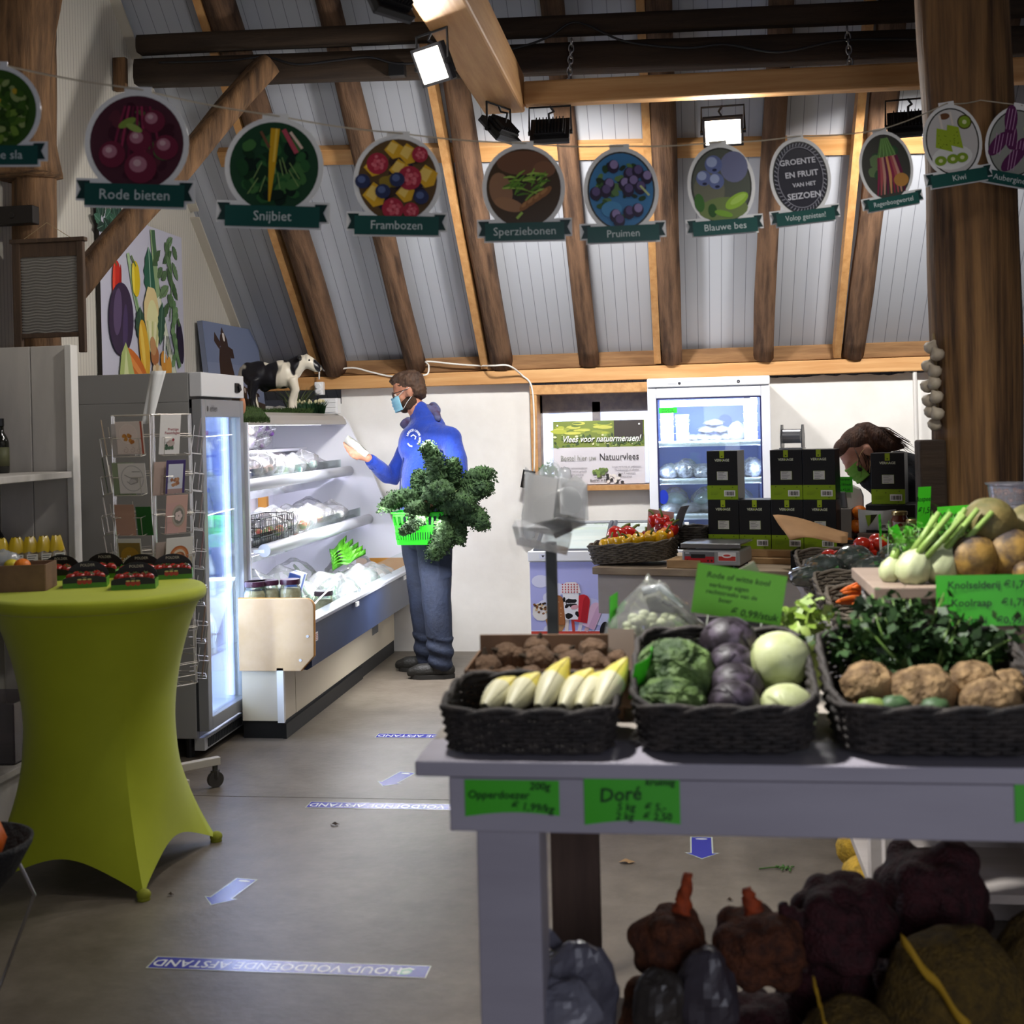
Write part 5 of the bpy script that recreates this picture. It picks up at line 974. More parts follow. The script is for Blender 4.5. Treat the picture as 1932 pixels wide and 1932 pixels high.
solo(b, 'meat_poster', PRINT, 'poster reading Vlees voor natuurmensen with a sunny meadow, standing in the window', 'poster', at=(p0.x, 8.57, zb))
p = atY(1036, 905, 8.56); t = thing('potted_plant', 'small green herb plant in a dark pot on the window sill', 'plant', (p.x, 8.585, 1.137)); b = MB(); b.lathe([(.03, 0), (.042, .07), (.045, .075), (.04, .075), (.0, .065)], 18, (p.x, 8.585, 1.137)); b.build('pot', mat('dark_pot', '3a352c', .7), t, smooth=True)
b = MB(); rr = random.Random(2)
for i in range(150):
    a = rr.random()*6.3; q = math.sqrt(rr.random()); c = Vector((p.x+.075*q*cos(a), 8.585+.06*q*sin(a), 1.225+rr.uniform(-.03, .075)*(1.1-q*.6))); e = .014; d = Vector((rr.gauss(0, 1), rr.gauss(0, 1), rr.gauss(.4, 1))).normalized(); s = d.orthogonal().normalized()
    b.add([c-d*e, c+s*e*.5, c+d*e, c-s*e*.5], [(0, 1, 2, 3)])
for i in range(14): a = i*.45; b.tube([(p.x, 8.585, 1.20), (p.x+.05*cos(a), 8.585+.04*sin(a), 1.27)], .002, 4)
b.build('leaves', mat('herb_green', '3d6a3a', .6, col2='557f4c', scale=40), t)
p = atY(1064, 890, 8.54); b = MB(); b.ball((0, 0, .06), (.05, .03, .065), 16, 12, fn=lambda d: 1+.2*nz(d, 3, 6)); solo(b, 'clear_wrap', CLOUDY, 'crumpled clear wrap beside the herb pot on the sill', 'plastic wrap', smooth=True).location = (p.x, 8.565, 1.137)
# kraft bag with a black pack hanging at the left of the window
p = atY(1003, 940, 8.52); b = MB(); b.grid(lambda a, c: (p.x+.035+(.06-.02*c)*cos(a*2*pi)+.02*c*(1-c)*sin(a*9), 8.575+.035*sin(a*2*pi), p.z-.17+.30*c+.02*sin(a*7)*c), 24, 8); solo(b, 'kraft_bag', mat('brown_paper', '8a6a4c', .8, col2='6f5138', scale=12, bump=.4), 'crumpled brown paper bag hanging left of the window', 'paper bag', smooth=True, at=tuple(p)).modifiers.new('t', 'SOLIDIFY').thickness = .002
q = atY(995, 905, 8.50); b = MB(frame((q.x, 8.53, q.z), (1, 0, -.22), (.22, -.2, 1))); b.box((0, 0, 0), (.085, .125, .01), col='14120f'); b.lay = 70; b.rect(-.03, .035, .02, .05, 'd9d5cc'); b.ell(.002, .008, .026, .018, 'a58f74'); b.rect(-.035, -.05, .035, -.012, '2c2823'); solo(b, 'black_pack', PRINT, 'black printed pack sticking out of the brown paper bag', 'pack', at=(q.x, 8.53, q.z))
q = atY(988, 985, 8.5); b = MB(); b.ball((0, 0, 0), (.05, .03, .13), 16, 14, fn=lambda d: 1+.25*nz(d, 2.6, 8)); solo(b, 'bundle_of_bags', CLOUDY, 'bundle of clear bags hanging under the brown paper bag', 'plastic bags', smooth=True).location = (q.x+.03, 8.56, q.z)
# ---------------------------------------------------------------- ice cream chest freezer
x0, x1, y0, y1 = -.885, -.02, 6.95, 7.58
t = thing('chest_freezer', 'white chest freezer with a curved glass lid and an ice cream picture on its front', 'freezer', ((x0+x1)/2, 7.25, 0))
b = MB(); b.b2((x0, y0, .08), (x1, y1, .80)); b.build('body', WHITE, t, bevel=.006); b = MB(); b.b2((x0+.03, y0+.03, 0), (x1-.03, y1-.03, .08)); b.build('base', DARK, t)
b = MB(); b.b2((x0-.008, y0-.012, .80), (x1+.008, y0+.03, .855)); b.b2((x0-.008, y1-.03, .80), (x1+.008, y1+.01, .955)); b.b2((x0-.008, y0, .80), (x0+.03, y1, .85)); b.b2((x1-.03, y0, .80), (x1+.008, y1, .85)); b.build('top_rim', WHITE, t, bevel=.004)
def lid(c): return (y0+.02+(y1-y0-.03)*c, .858+.105*sin(c*pi/2)**1.2)
for k in range(2):
    a0, a1 = x0+.02+k*(x1-x0-.04)/2, x0+.02+(k+1)*(x1-x0-.04)/2; b = MB(); b.grid(lambda a, c: (a0+(a1-a0)*a, *lid(c)), 1, 10); lo = b.build('glass_lid', GLASS, t); b = MB()
    for xx in (a0+.012, a1-.012): b.tube([(xx, *lid(i/8)) for i in range(9)], .013, 6)
    b.tube([(a0, *lid(0)), (a1, *lid(0))], .009, 6); b.tube([(a0, *lid(1)), (a1, *lid(1))], .010, 6); b.build('lid_frame', mat('lid_grey', '454b57', .4), lo)
b = MB(); b.b2((x0+.02, y0+.03, .60), (x1-.02, y1-.03, .62)); b.build('contents_floor', mat('freezer_inner', 'b9b6ae', .6, col2='8d8880', scale=9), t)
b = MB(frame((x0, y0-.001, .08), (1, 0, 0), (0, 0, 1))); fw, fh = x1-x0, .715; s = .415; b.rect(0, 0, fw, fh, 'b4b6ea')
for i in range(9): b.ell(.058+.03*(i % 4), .25+.045*i, .05, .035, 'dcdcf2', 0, 14)
b.rect(0, 0, fw, .34, 'd8dbf4'); b.ell(.3, .45, .12, .07, 'c4c6ee'); b.ell(.42, .42, .1, .06, 'd0d2f2')
b.rect(0, .318, s, .335, 'd2453a'); b.rect(0, .285, s, .318, 'eef0f4'); b.rect(0, .235, s, .285, '7c80cc')
b.text('HET BESTE BIOLOGISCHE IJS VAN HET LAND', s*.5, .301, .0205, '2b2b33', sx=.90, bold=.01)
def pop(x, y, w, h, rot, c, c2):
    for k, (cc, e) in enumerate(((c, 0), (c2, .35))):
        M = Matrix.Rotation(rot, 2); P = [(-w/2, 0), (w/2, 0), (w/2, h*.75)]+[(w/2*cos(a*pi/8), h*.75+w*.5*sin(a*pi/8)) for a in range(1, 8)]+[(-w/2, h*.75)]
        if e: P = [(p[0]*.45+w*.22, p[1]*.96) for p in P]
        b.poly([(x+(M @ Vector(p)).x, y+(M @ Vector(p)).y) for p in P], cc)
b.poly([(.10, .335), (.17, .335), (.21, .40), (.06, .46)], 'b98a5a'); b.strip([(.195, .335), (.20, .40)], .02, 'ead9d0'); b.strip([(.235, .335), (.23, .40)], .016, 'c9483e'); b.strip([(.265, .335), (.28, .40)], .02, 'eadfe6'); b.strip([(.30, .335), (.33, .39)], .022, 'e0b6bc')
b.ell(.055, .44, .045, .05, 'ece6de', .3, 16, .08, 2); [b.ell(.02+rr.random()*.07, .43+rr.random()*.06, .008, .006, ('8a5a36', '3a2418', 'd9b98a')[i % 3], rr.random(), 8) for i in range(22)]
pop(.315, .355, .07, .15, -.42, 'e2bcd6', 'd4a9c8'); pop(.148, .37, .082, .165, .02, '97592f', 'a5673a'); [b.ell(.115+rr.random()*.065, .40+rr.random()*.12, .003, .002, 'e3cba4', 0, 6) for i in range(12)]
pop(.272, .385, .075, .155, -.16, 'cf2a36', 'b51f2c')
b.poly([(.19, .40), (.26, .40), (.268, .545), (.178, .545)], 'f2f0f2'); [b.ell(x, y, a, c, '1a1719', q, 14, .2, i) for i, (x, y, a, c, q) in enumerate(((.21, .42, .02, .016, 0), (.256, .43, .01, .016, .3), (.222, .495, .03, .02, .2), (.186, .51, .008, .014, 0), (.24, .475, .022, .014, 0), (.20, .472, .012, .008, .4)))]; b.ell(.243, .468, .022, .012, 'e0a8b0', .2); b.text('Boerinnenijs', .228, .489, .0115, 'efeff2', rot=.04, bold=.02)
b.poly([(.168, .545), (.278, .545), (.27, .59), (.25, .605), (.20, .605), (.178, .59)], 'f0e6e6'); [b.rect(.176+.016*i, .547+.014*j, .183+.016*i, .554+.014*j, 'c8404a') for i in range(6) for j in range(4)]
b.ell(.40, .35, .02, .04, '18161a', -.3)
b.build('picture', PRINT, t)
b = MB(frame((x0+.055, y0-.013, .828), (1, 0, 0), (0, 0, 1))); b.rect(0, -.013, .075, .013, 'dfe0ee'); b.poly([(.012, .006), (.03, .006), (.021, -.008)], '22222a'); b.text('-18', .055, 0, .018, '33333c'); b.build('thermometer', PRINT, t)
# ---------------------------------------------------------------- glass door freezer
x0, x1, y0, y1, zt = -.25, .50, 7.95, 8.58, 1.82
t = thing('glass_door_freezer', 'tall white freezer with a lit glass door full of frozen packs against the back wall', 'freezer', ((x0+x1)/2, 8.25, 0))
b = MB(); w = .05
for a, c in (((x0, y0+.05, 0), (x0+w, y1, zt)), ((x1-w, y0+.05, 0), (x1, y1, zt)), ((x0+w, y1-.05, 0), (x1-w, y1, zt)), ((x0+w, y0+.05, zt-.10), (x1-w, y1-.05, zt)), ((x0+w, y0+.05, 0), (x1-w, y1-.05, .25))): b.b2(a, c)
b.build('cabinet', WHITE, t)
b = MB(); b.b2((x0, y0-.01, zt-.055), (x1, y0+.05, zt)); hd = b.build('header', WHITE, t, bevel=.008)
b = MB(frame((x0+.1, y0-.0115, zt-.03), (1, 0, 0), (0, 0, 1))); b.ell(.27, .006, .34, .013, 'c3c6d8', 0, 30); b.ell(.27, .003, .33, .011, 'dfe0e8', 0, 30); b.ell(.10, -.004, .009, .009, '2b2b30'); b.ell(.46, -.002, .010, .010, '2b2b30'); b.ell(.46, -.002, .005, .005, '77777d'); b.strip([(.03, -.006), (.08, -.006), (.095, .004), (.23, .003), (.26, .012), (.29, .003), (.44, .004)], .002, '8f92a2'); b.build('control_strip', PRINT, hd)
b = MB(); d0, d1, zz = .055, .05, zt-.062
b.b2((x0, y0, .1), (x0+d0, y0+.045, zz)); b.b2((x1-d0, y0, .1), (x1, y0+.045, zz)); b.b2((x0+d0, y0, zz-.062), (x1-d0, y0+.045, zz)); b.b2((x0+d0, y0, .1), (x1-d0, y0+.045, .17)); dr = b.build('door', mat('pvc_white', 'd8dae2', .3), t, bevel=.006)
b = MB()
for a, c in (((x0+d0, y0+.005, .17), (x0+d0+.008, y0+.03, zz-.062)), ((x1-d0-.008, y0+.005, .17), (x1-d0, y0+.03, zz-.062)), ((x0+d0, y0+.005, zz-.07), (x1-d0, y0+.03, zz-.062))): b.b2(a, c)
b.build('gasket', mat('gasket_blue', '1c2050', .5), dr)
b = MB(); b.b2((x0+d0, y0+.012, .17), (x1-d0, y0+.016, zz-.062)); b.build('pane', GLASS, dr)
b = MB(frame((x0+d0+.015, y0+.0105, zz-.155), (1, 0, .01), (0, 0, 1))); b.rect(0, 0, .112, .034, '35d43a'); b.text('Deur graag', .05, .023, .016, '18301c', shear=.15); b.text('goed sluiten', .055, .010, .016, '18301c', shear=.15); b.build('door_note', PRINT, dr); b = MB(b.M); b.text('kipfilet €1,75', .10, -.024, .022, 'e9edff', shear=.2); b.text('liter €2,00', .14, -.052, .022, 'e9edff', shear=.2); b.build('chalk_lettering', PRINT, dr); b = MB(b.M); b.ell(.01, -.52, .03, .045, '1c35b0'); b.build('round_sticker', PRINT, dr); b = MB(b.M); b.rect(.52, .075, .56, .10, 'c9d0f0'); b.rect(.527, .087, .553, .09, '4a5590'); b.build('brand_sticker', PRINT, dr)
b = MB(); b.b2((x0+w, y1-.056, .25), (x1-w, y1-.051, zt-.1)); b.b2((x0+w, y0+.06, .25), (x0+w+.005, y1-.05, zt-.1)); b.b2((x1-w-.005, y0+.06, .25), (x1-w, y1-.05, zt-.1)); b.build('liner', mat('freezer_liner', '8ea0e8', .5), t)
b = MB(); b.lathe([(.045, 0), (.045, .006), (.03, .006), (.03, .002), (.018, .002), (.018, .008), (.0, .008)], 24, M=frame((.24, y1-.057, 1.545), (1, 0, 0), (0, 0, 1))); b.build('fan_cover', mat('fan_blue', '7385d0', .5), t)
b = MB(); b.b2((x0+d0+.02, y0+.06, zz-.115), (x1-d0-.02, y0+.085, zz-.075)); b.build('light_tube', LED, t)
area('freezer_light', (.125, y0+.09, zz-.12), (.125, 8.4, .8), .5, 5, (.80, .86, 1), .03)
for xx, s in ((x0+w+.012, 1), (x1-w-.012, -1)): area('added_freezer_fill', (xx, y0+.07, 1.0), (xx+s, y0+.45, 1.0), .02, 6, (.74, .82, 1), 1.3)  # unseen side lights added to brighten the lower shelves
CZ = [1.42, 1.185, .965, .76]
for z in CZ:
    b = MB(); b.b2((x0+w+.005, y0+.08, z-.012), (x1-w-.005, y1-.06, z)); s = b.build('shelf', CW, t); b = MB(); b.cyl((x0+w+.01, y0+.07, z-.01), (x1-w-.01, y0+.07, z-.01), .019, None, 14); b.build('shelf_lip', mat('frosty_white', 'e8ecf6', .6, bump=.4, bscale=80), s, smooth='auto')
TUB = mat('ice_tub', 'e6eaf2', .4); FROZ = mat('frozen_pack', '5f5a72', .25, col2='c9cbe0', scale=40, lo=.42, hi=.55, coat=.4); FROZD = mat('dark_frozen_pack', '2b2630', .3, col2='51485a', scale=40, coat=.4)
def tub(x, y, z, lab, tint):
    b = MB(); b.box((0, 0, .026), (.078, .06, .05), taper=1.08, m=0); b.box((0, 0, .054), (.09, .07, .008), m=1); solo(b, 'plastic_tub', [TUB if not tint else mat('teal_tub', 'bfd8dc', .4), mat('tub_lid', 'cfe0e6', .4)], lab, 'tub', 'tubs in the glass door freezer', bevel=.004).location = (x, y, z)
LV5 = ['bottom', 'second', 'third', 'fourth', 'topmost']
for k in range(5): tub(x1-.115, y0+.16, CZ[0]+.058*k, f'{LV5[k]} white tub in the stack at the right of the freezer', 0)
for k in range(5): tub(x0+.115, y0+.16, CZ[0]+.046*k, f'{LV5[k]} white tub in the stack at the left of the freezer', 0)
for k in range(3): tub(x0+.21, y0+.22, CZ[0]+.058*k, f'{LV5[k]} pale tub in the inner left stack of the freezer', 1)
def frozen(x, y, z, w, d, h, sd, m, lab, bagm=None):
    t = thing('frozen_pack', lab, 'frozen pack', (x, y, z), group='frozen packs in the glass door freezer'); b = MB(); crumple(b, w*.85, d*.85, h*.8, sd, 0, .10, .8, 18, 10); b.build('contents', m, t, smooth=True, local=True); b = MB(); crumple(b, w, d, h, sd+3, 0, .18, .7, 20, 12); b.build('wrap', bagm or BAGF, t, local=True); t.rotation_euler = (0, 0, R.uniform(-.5, .5)); return t
FN = ['leftmost', 'second', 'third', 'fourth', 'fifth', 'sixth', 'seventh']
for i, (dx, h, q) in enumerate(((.20, .05, 0), (.28, .055, 0), (.36, .05, 0), (.44, .06, 0), (.31, .05, .05), (.39, .05, .05), (.35, .045, .095))): frozen(x0+dx+.06, y0+.25, CZ[0]+q, .13, .16, h, i, FROZ, f'{FN[i]} frozen meat pack on the top freezer shelf')
frozen(x0+.55, y0+.2, CZ[0], .13, .12, .12, 21, mat('frozen_pale', 'b9bcd6', .5), 'knotted pale bag on the top freezer shelf beside the tubs')
for i in range(6): frozen(x0+.12+i*.105, y0+.2, CZ[1], .15, .2, .10+.03*(i % 2), 30+i, FROZ, f'{FN[i]} frozen pack on the second freezer shelf')
for i in range(5): frozen(x0+.13+i*.125, y0+.18, CZ[2], .15, .2, .07, 40+i, FROZD, f'{FN[i]} dark frozen tray on the third freezer shelf')
for i in range(3): frozen(x0+.15+i*.2, y0+.36, CZ[2]+.0, .19, .2, .16, 50+i, mat('frozen_green', '2c5a3a', .4, col2='7d9aa0', scale=14), f'{FN[i]} tall greenish bag at the back of the third freezer shelf')
for i in range(5): frozen(x0+.13+i*.125, y0+.2, CZ[3], .16, .22, .14, 60+i, FROZD, f'{FN[i]} frozen bag on the fourth freezer shelf')
# ---------------------------------------------------------------- far counter
cP0, cP1 = Vector((-.47, 6.03, .87)), Vector((.46, 5.78, .87)); cd = (cP1-cP0).normalized(); cn = UP.cross(cd)   # cd along the front edge, cn away from the camera
def C_(s, dpt, z=.87): return cP0+cd*s+cn*dpt+UP*(z-.87)
CM = frame(cP0, cd, cn)
CTW = mat('counter_wood', '8d7a64', .7, col2='a8957c', scale=4, stretch=(.5, 5, 5), bump=.2); CGW = mat('counter_paint', 'b4aca6', .55, col2='a8a09a', scale=3, stretch=(.4, 3, 3), bump=.1)
t = thing('shop_counter', 'long whitewashed counter under the peppers, scales and juice boxes', 'counter', tuple(cP0.xy)+(0,))
b = MB(CM); b.box((.95, .36, -.0175), (1.9, .72, .035)); b.build('counter_top', CTW, t, bevel=.004)
b = MB(CM); b.box((.95, .035, -.13), (1.86, .03, .185)); b.build('apron', CGW, t, bevel=.003)
for s in (.12, 1.78):
    for d in (.08, .64): b = MB(CM); b.box((s, d, -.0+(-.87-.035)/2), (.10, .10, .835)); b.build('leg', CGW, t, bevel=.003)
b = MB(CM); b.box((.95, .5, -.52), (1.7, .02, .55)); b.build('back_board', mat('grey_board', '7d7670', .7), t)  # back board in a darker grey than the counter paint
# raised slats
for s0, s1, d0, d1, h0, h1, lab in ((.36, .52, .02, .20, 0, .038, 'short wooden block under the right end of the pepper basket'), (.50, .62, .16, .26, 0, .055, 'small wooden block left of the shop scale'), (.55, 1.30, .26, .36, 0, .028, 'long wooden slat behind the scale, lower one'), (.55, 1.30, .30, .40, .029, .062, 'long wooden slat under the juice boxes, upper one')):
    b = MB(CM); b.b2((s0, d0, h0), (s1, d1, h1)); solo(b, 'wooden_block', mat('raw_board', '9a7850', .7, col2='b08d62', scale=5, stretch=(.5, 5, 5)), lab, 'wooden block', at=tuple(CM @ Vector((s0, d0, h0))), bevel=.003)
# juice boxes
JBK = mat('box_black', '131316', .45)
def juice(s, d, z, lab, tape_=True, wh=True):
    w, dd, h = .15, .15, .235; M = CM @ Matrix.Translation((s, d, z)); o = M.translation
    t = thing('juice_box', lab, 'juice box', tuple(o), math.atan2(cd.y, cd.x), 'black and green juice boxes on the counter'); T = ROOTM[t.name]
    b = MB(T); b.box((0, 0, h/2), (w, dd, h)); bx = b.build('carton', JBK, t, bevel=.002)
    b = MB(T @ frame((0, -dd/2-.0012, 0), (1, 0, 0), (0, 0, 1))); G = '84a312'; b.rect(-w/2, 0, w/2, h*.29, G); b.rect(-.011, h-.035, .011, h-.001, '9db31e'); b.poly([(-.005, h-.024), (.005, h-.024), (0, h-.031)], '1b2408'); b.text('VERHAGE', 0, h-.046, .0165, 'dfe3c8', bold=.02); b.rect(-.004, h-.049, .003, h-.043, '9db31e'); b.ell(0, h*.70, .036, .0085, '1d1d21'); b.ell(0, h*.70, .034, .007, '101012')
    b.rect(-.026, h*.40, .028, h*.575, '9db31e'); b.rect(-.025, h*.403, .027, h*.572, 'c9c8c2'); [b.rect(-.02, h*.42+k*.0075, .004+.014*((k*7) % 3)/2, h*.42+k*.0075+.0022, '6d6d70') for k in range(5)]
    b.rect(-.058, h*.15, -.012, h*.153, '4d5a18'); b.rect(-.058, h*.12, -.02, h*.123, '3b430f'); b.rect(-.058, h*.10, -.026, h*.103, '2b330c'); [b.ell(x, y, .003, .003, '4d6013', n=8) for x, y in ((.05, h*.25), (-.01, h*.22), (-.05, h*.26), (.045, h*.04))]
    if wh: b.rect(.008, h*.065, .062, h*.19, 'e3e2dd'); [b.rect(.015+k*.0052, h*.085, .0175+k*.0052+(.0013 if k % 3 else 0), h*.165, '26261f') for k in range(8)]
    b.build('print', PRINT, bx); return t
for i, (u, z, lab) in enumerate(((1351, .062, 'juice box behind the scale, bottom of the leftmost stack'), (1415, .062, 'juice box behind the scale standing alone without one on top'), (1480, .062, 'bottom juice box of the stack under the silver foil roll'), (1545, .062, 'bottom juice box nearest the bending person'), (1351, .2985, 'top juice box in front of the glass freezer door'), (1480, .2985, 'top juice box directly under the silver foil roll'), (1545, .2985, 'top juice box covering the forehead of the bending person'))):
    p = atY(u, 900, 6.1); s = (Vector((p.x, p.y, .87))-cP0).dot(cd)
    juice(s, .42, z, lab)
p = atY(1675, 900, 6.05); s = (Vector((p.x, p.y, .87))-cP0).dot(cd); b = MB(CM); b.b2((s-.10, .35, 0), (s+.12, .55, .275)); solo(b, 'dark_crate', BLACK, 'dark upturned crate carrying the lone juice box at right', 'crate', at=tuple(CM @ Vector((s, .45, 0))), bevel=.004); juice(s, .45, .276, 'lone juice box at the right in front of the dark clothes', True)
# foil roll dispenser
p = atY(1490, 815, 6.15); s = (Vector((p.x, p.y, .87))-cP0).dot(cd); c = CM @ Vector((s, .42, .535+.062)); t = thing('bag_roll_dispenser', 'silver roll of bags in a clear holder standing on the juice boxes', 'bag dispenser', tuple(c-UP*.062)); b = MB()
b.cyl(c-cd*.042, c+cd*.042, .034, None, 20); b.build('roll', mat('silver_roll', 'b9bcc2', .25, .6), t, smooth='auto'); b = MB()
for q in (-.05, .048): b.prism([(-.035, -.060), (.035, -.060), (.042, 0), (.02, .055), (-.02, .055), (-.042, 0)], .005, frame(c+cd*q, cn, UP))
b.build('side_plate', mat('smoke_plate', '6b6f74', .25, alpha=.8), t); b = MB(CM); b.box((s, .42, .535+.004), (.11, .09, .006)); b.build('base', mat('clear_base', 'aab0b6', .2), t)
# scale
p = atZ(1374, 1060, .87); s = (Vector((p.x, p.y, .87))-cP0).dot(cd)-.03; M = CM @ Matrix.Translation((s+.02, .155, 0)); t = thing('shop_scale', 'grey shop scale with a red keypad and steel plate on the counter', 'scale', tuple(M.translation)); b = MB(M); b.box((0, 0, .05), (.275, .25, .07), taper=.985); b.build('body', mat('scale_grey', '9b9b99', .4), t, bevel=.008); b = MB(M)
b.box((0, 0, .112), (.28, .26, .008)); b.box((0, -.126, .105), (.28, .006, .02)); b.box((0, 0, .095), (.16, .16, .03)); b.build('weighing_plate', STEEL, t, bevel=.002)
for sx in (-.11, .11):
    for sy in (-.1, .1): b = MB(M); b.cyl((sx, sy, 0), (sx, sy, .016), .013); b.build('foot', BLACK, t)
b = MB(M @ frame((0, -.1262, .05), (1, 0, 0), (0, .03, 1))); b.rect(-.125, -.022, .018, .026, '6c6c6e'); b.rect(-.122, -.022, .016, .006, 'b3232a'); b.rect(-.093, -.002, -.025, .016, '221d1d'); [b.ell(x, -.013, .005, .005, '4a1013') for x in (-.11, -.012, .005)]; b.rect(-.12, .019, -.10, .023, 'dcdcdc'); b.rect(.035, -.014, .118, .027, 'd8d6d2'); b.rect(.037, -.012, .116, .008, 'c23a30'); b.ell(.076, .012, .024, .011, 'e9e2dc'); b.ell(.076, .012, .017, .005, 'c8463f'); b.build('keypad', PRINT, t)
# ---------------------------------------------------------------- wicker baskets
WICK = mat('grey_wicker', '4a4238', .75, col2='6b6153', scale=30, bump=.3, bscale=80); WICKD = mat('dark_wicker', '26221f', .75, col2='3d372f', scale=30, bump=.3, bscale=80)
def wicker(name, lab, M, w, d, h, flare=1.12, hb=None, m=WICK, rows=9, rim=.010, group=None):
    """woven tray: M places its floor centre; hb raises the back rim"""
    t = thing(name, lab, 'basket', tuple(M.translation), group=group); per = 2*(w+d); ns = int(per/.026)//2*2; r = .045
    def path(k, z):
        f = 1+(flare-1)*z; W_, D_ = w/2*f, d/2*f; q = (k % ns)/ns*4; e = 4
        a = 2*pi*(k/ns); ca, sa = cos(a), sin(a); p = 6.0; rr_ = (abs(ca/W_)**p+abs(sa/D_)**p)**(-1/p); x, y = ca*rr_, sa*rr_
        hh = h if hb is None else h+(hb-h)*max(0, min(1, (y/D_+1)/2)); return x, y, hh*z
    # even spacing round the edge
    fine = [path(k*ns/400, 1) for k in range(401)]; cum = [0]
    for i in range(400): cum.append(cum[-1]+math.hypot(fine[i+1][0]-fine[i][0], fine[i+1][1]-fine[i][1]))
    ks = []; j = 0
    for i in range(ns):
        g = cum[-1]*i/ns
        while cum[j+1] < g: j += 1
        ks.append((j+(g-cum[j])/(cum[j+1]-cum[j]))*ns/400)
    b = MB(M); th = .0048
    for rw in range(rows):
        z = (rw+.5)/rows*.93; pts = []
        for i in range(ns):
            for hlf in (0, .5):
                k = ks[i]+(((ks[(i+1) % ns]-ks[i]) % ns)*hlf); x, y, zz = path(k, z); l = math.hypot(x, y) or 1; o = (.0042 if (i+rw) % 2 else -.0042) if hlf == 0 else 0
                if hlf == 0: pts.append((x+x/l*o, y+y/l*o, zz))
        b.tube(pts, h/rows*.50 if hb is None else (h+hb)/2/rows*.5, 5, closed=True)
    for i in range(0, ns): p0, p1 = path(ks[i], 0), path(ks[i], .97); b.tube([p0, p1], .003, 4)
    b.build('woven_side', m, t, smooth=True)
    b = MB(M)
    for ph in (0, pi): b.tube([(lambda q, a=i*.9+ph: (q[0]*(1+.012*cos(a)), q[1]*(1+.012*cos(a)), q[2]+rim*.6*sin(a)))(path(ks[i], 1)) for i in range(ns)], rim*.62, 6, closed=True)
    b.build('braided_rim', m, t, smooth=True)
    b = MB(M); n = 40; b.add([(*path(i*ns/n, 0)[:2], .004) for i in range(n)], [tuple(range(n))]); b.build('base', m, t); return t
p = atZ(1190, 1066, .87); s = (Vector((p.x, p.y, .87))-cP0).dot(cd)-.03
M = CM @ Matrix.Translation((s+.03, .19, .004)) @ Matrix.Rotation(rad(-4.5), 4, 'Y') @ Matrix.Translation((0, 0, .012))
wicker('pepper_basket', 'grey wicker basket of red and yellow peppers on the counter', M, .365, .26, .085, 1.10, .10); PBM = M
def pepper(loc, s, m, rot, lab, grp):
    t = thing('bell_pepper', lab, 'pepper', (0, 0, 0), group=grp); b = MB(); b.lathe([(.0, .004), (.02, 0), (.034, .012), (.040, .04), (.042, .06), (.034, .078), (.016, .080), (.006, .072)], 24, mod=lambda w, q: 1-.09*abs(cos(1.5*w))**.6); b.build('flesh', m, t, smooth=True, local=True)
    b = MB(); b.tube([(0, 0, .072), (.002, 0, .09), (.010, 0, .105), (.02, 0, .112)], [.009, .006, .005, .006], 8); b.build('stem', mat('pepper_stem', '64752f', .6), t, smooth=True, local=True); t.location = loc; t.rotation_euler = rot; t.scale = (s,)*3; return t
RP = mat('red_pepper', 'b91409', .22, coat=.4); YP = mat('yellow_pepper', 'e0a906', .25, coat=.4); DRP = mat('dark_red_pepper', '7d0c12', .2, coat=.4); OP = mat('orange_pepper', 'dd7a0a', .25, coat=.4)
pe = [(-.125, .03, .09, RP, 1.35, (-.3, .5, 0), 'big red ridged pepper at the left end of the pepper basket'), (-.075, .05, .09, RP, 1.3, (.2, .6, 1), 'second big red pepper from the left in the pepper basket'), (.0, .06, .075, DRP, 1.0, (.4, -.2, 2), 'dark red pepper in the middle of the pepper basket'), (.035, .07, .08, DRP, 1.0, (.2, .3, 0), 'dark red pepper just left of the pink card'), (.09, .07, .115, DRP, 1.2, (.7, .1, 1), 'large dark red pepper below the pink card'), (.10, .095, .165, RP, .9, (.1, .3, 3), 'upright red pepper topmost in front of the pink card'), (.135, .08, .15, RP, 1.0, (-.2, -.2, 2), 'red pepper right of the topmost one'), (.155, .05, .12, RP, 1.0, (.3, .4, 0), 'red pepper at the right end of the pepper basket'), (.15, .0, .10, OP, .95, (.5, -.4, 1), 'orange pepper at the right front of the pepper basket'), (-.02, .09, .07, DRP, 1, (0, .5, 0), 'dark red pepper at the back of the pepper basket')]
for x, y, z, m, sc, rt_, lab in pe: pepper(tuple(PBM @ Vector((x, y, z-.03))), sc, m, rt_, lab, None)
for k in range(7): pepper(tuple(PBM @ Vector((-.125+k*.043, -.065+.012*(k % 2), .048+.005*k))), .82, YP, (-.5+.2*(k % 3), .1*k, k), f"yellow pepper at the front of the pepper basket, {['leftmost', 'second from left', 'third from left', 'middle one', 'third from right', 'second from right', 'rightmost'][k]}", 'yellow peppers in a row')
b = MB(CM @ Matrix.Translation((s+.115, .31, .10)) @ frame((0, 0, 0), (1, 0, -.13), (.13, -.1, 1))); b.box((0, .07, 0), (.13, .16, .002)); solo(b, 'pink_card', mat('pink_card', 'c9a79a', .7), 'plain pinkish card standing behind the red peppers', 'card', at=tuple(CM @ Vector((s+.115, .31, .1))))
b = MB(CM); b.grid(lambda a, c: (s+.205+.05*c+.02*a, .22+.08*a, .13+.14*c+.02*sin(c*3)), 4, 8); solo(b, 'grey_card', mat('grey_card', '77747a', .5), 'bent grey card leaning right of the red peppers', 'card', at=tuple(CM @ Vector((s+.2, .22, .13))), smooth=True).modifiers.new('t', 'SOLIDIFY').thickness = .0015
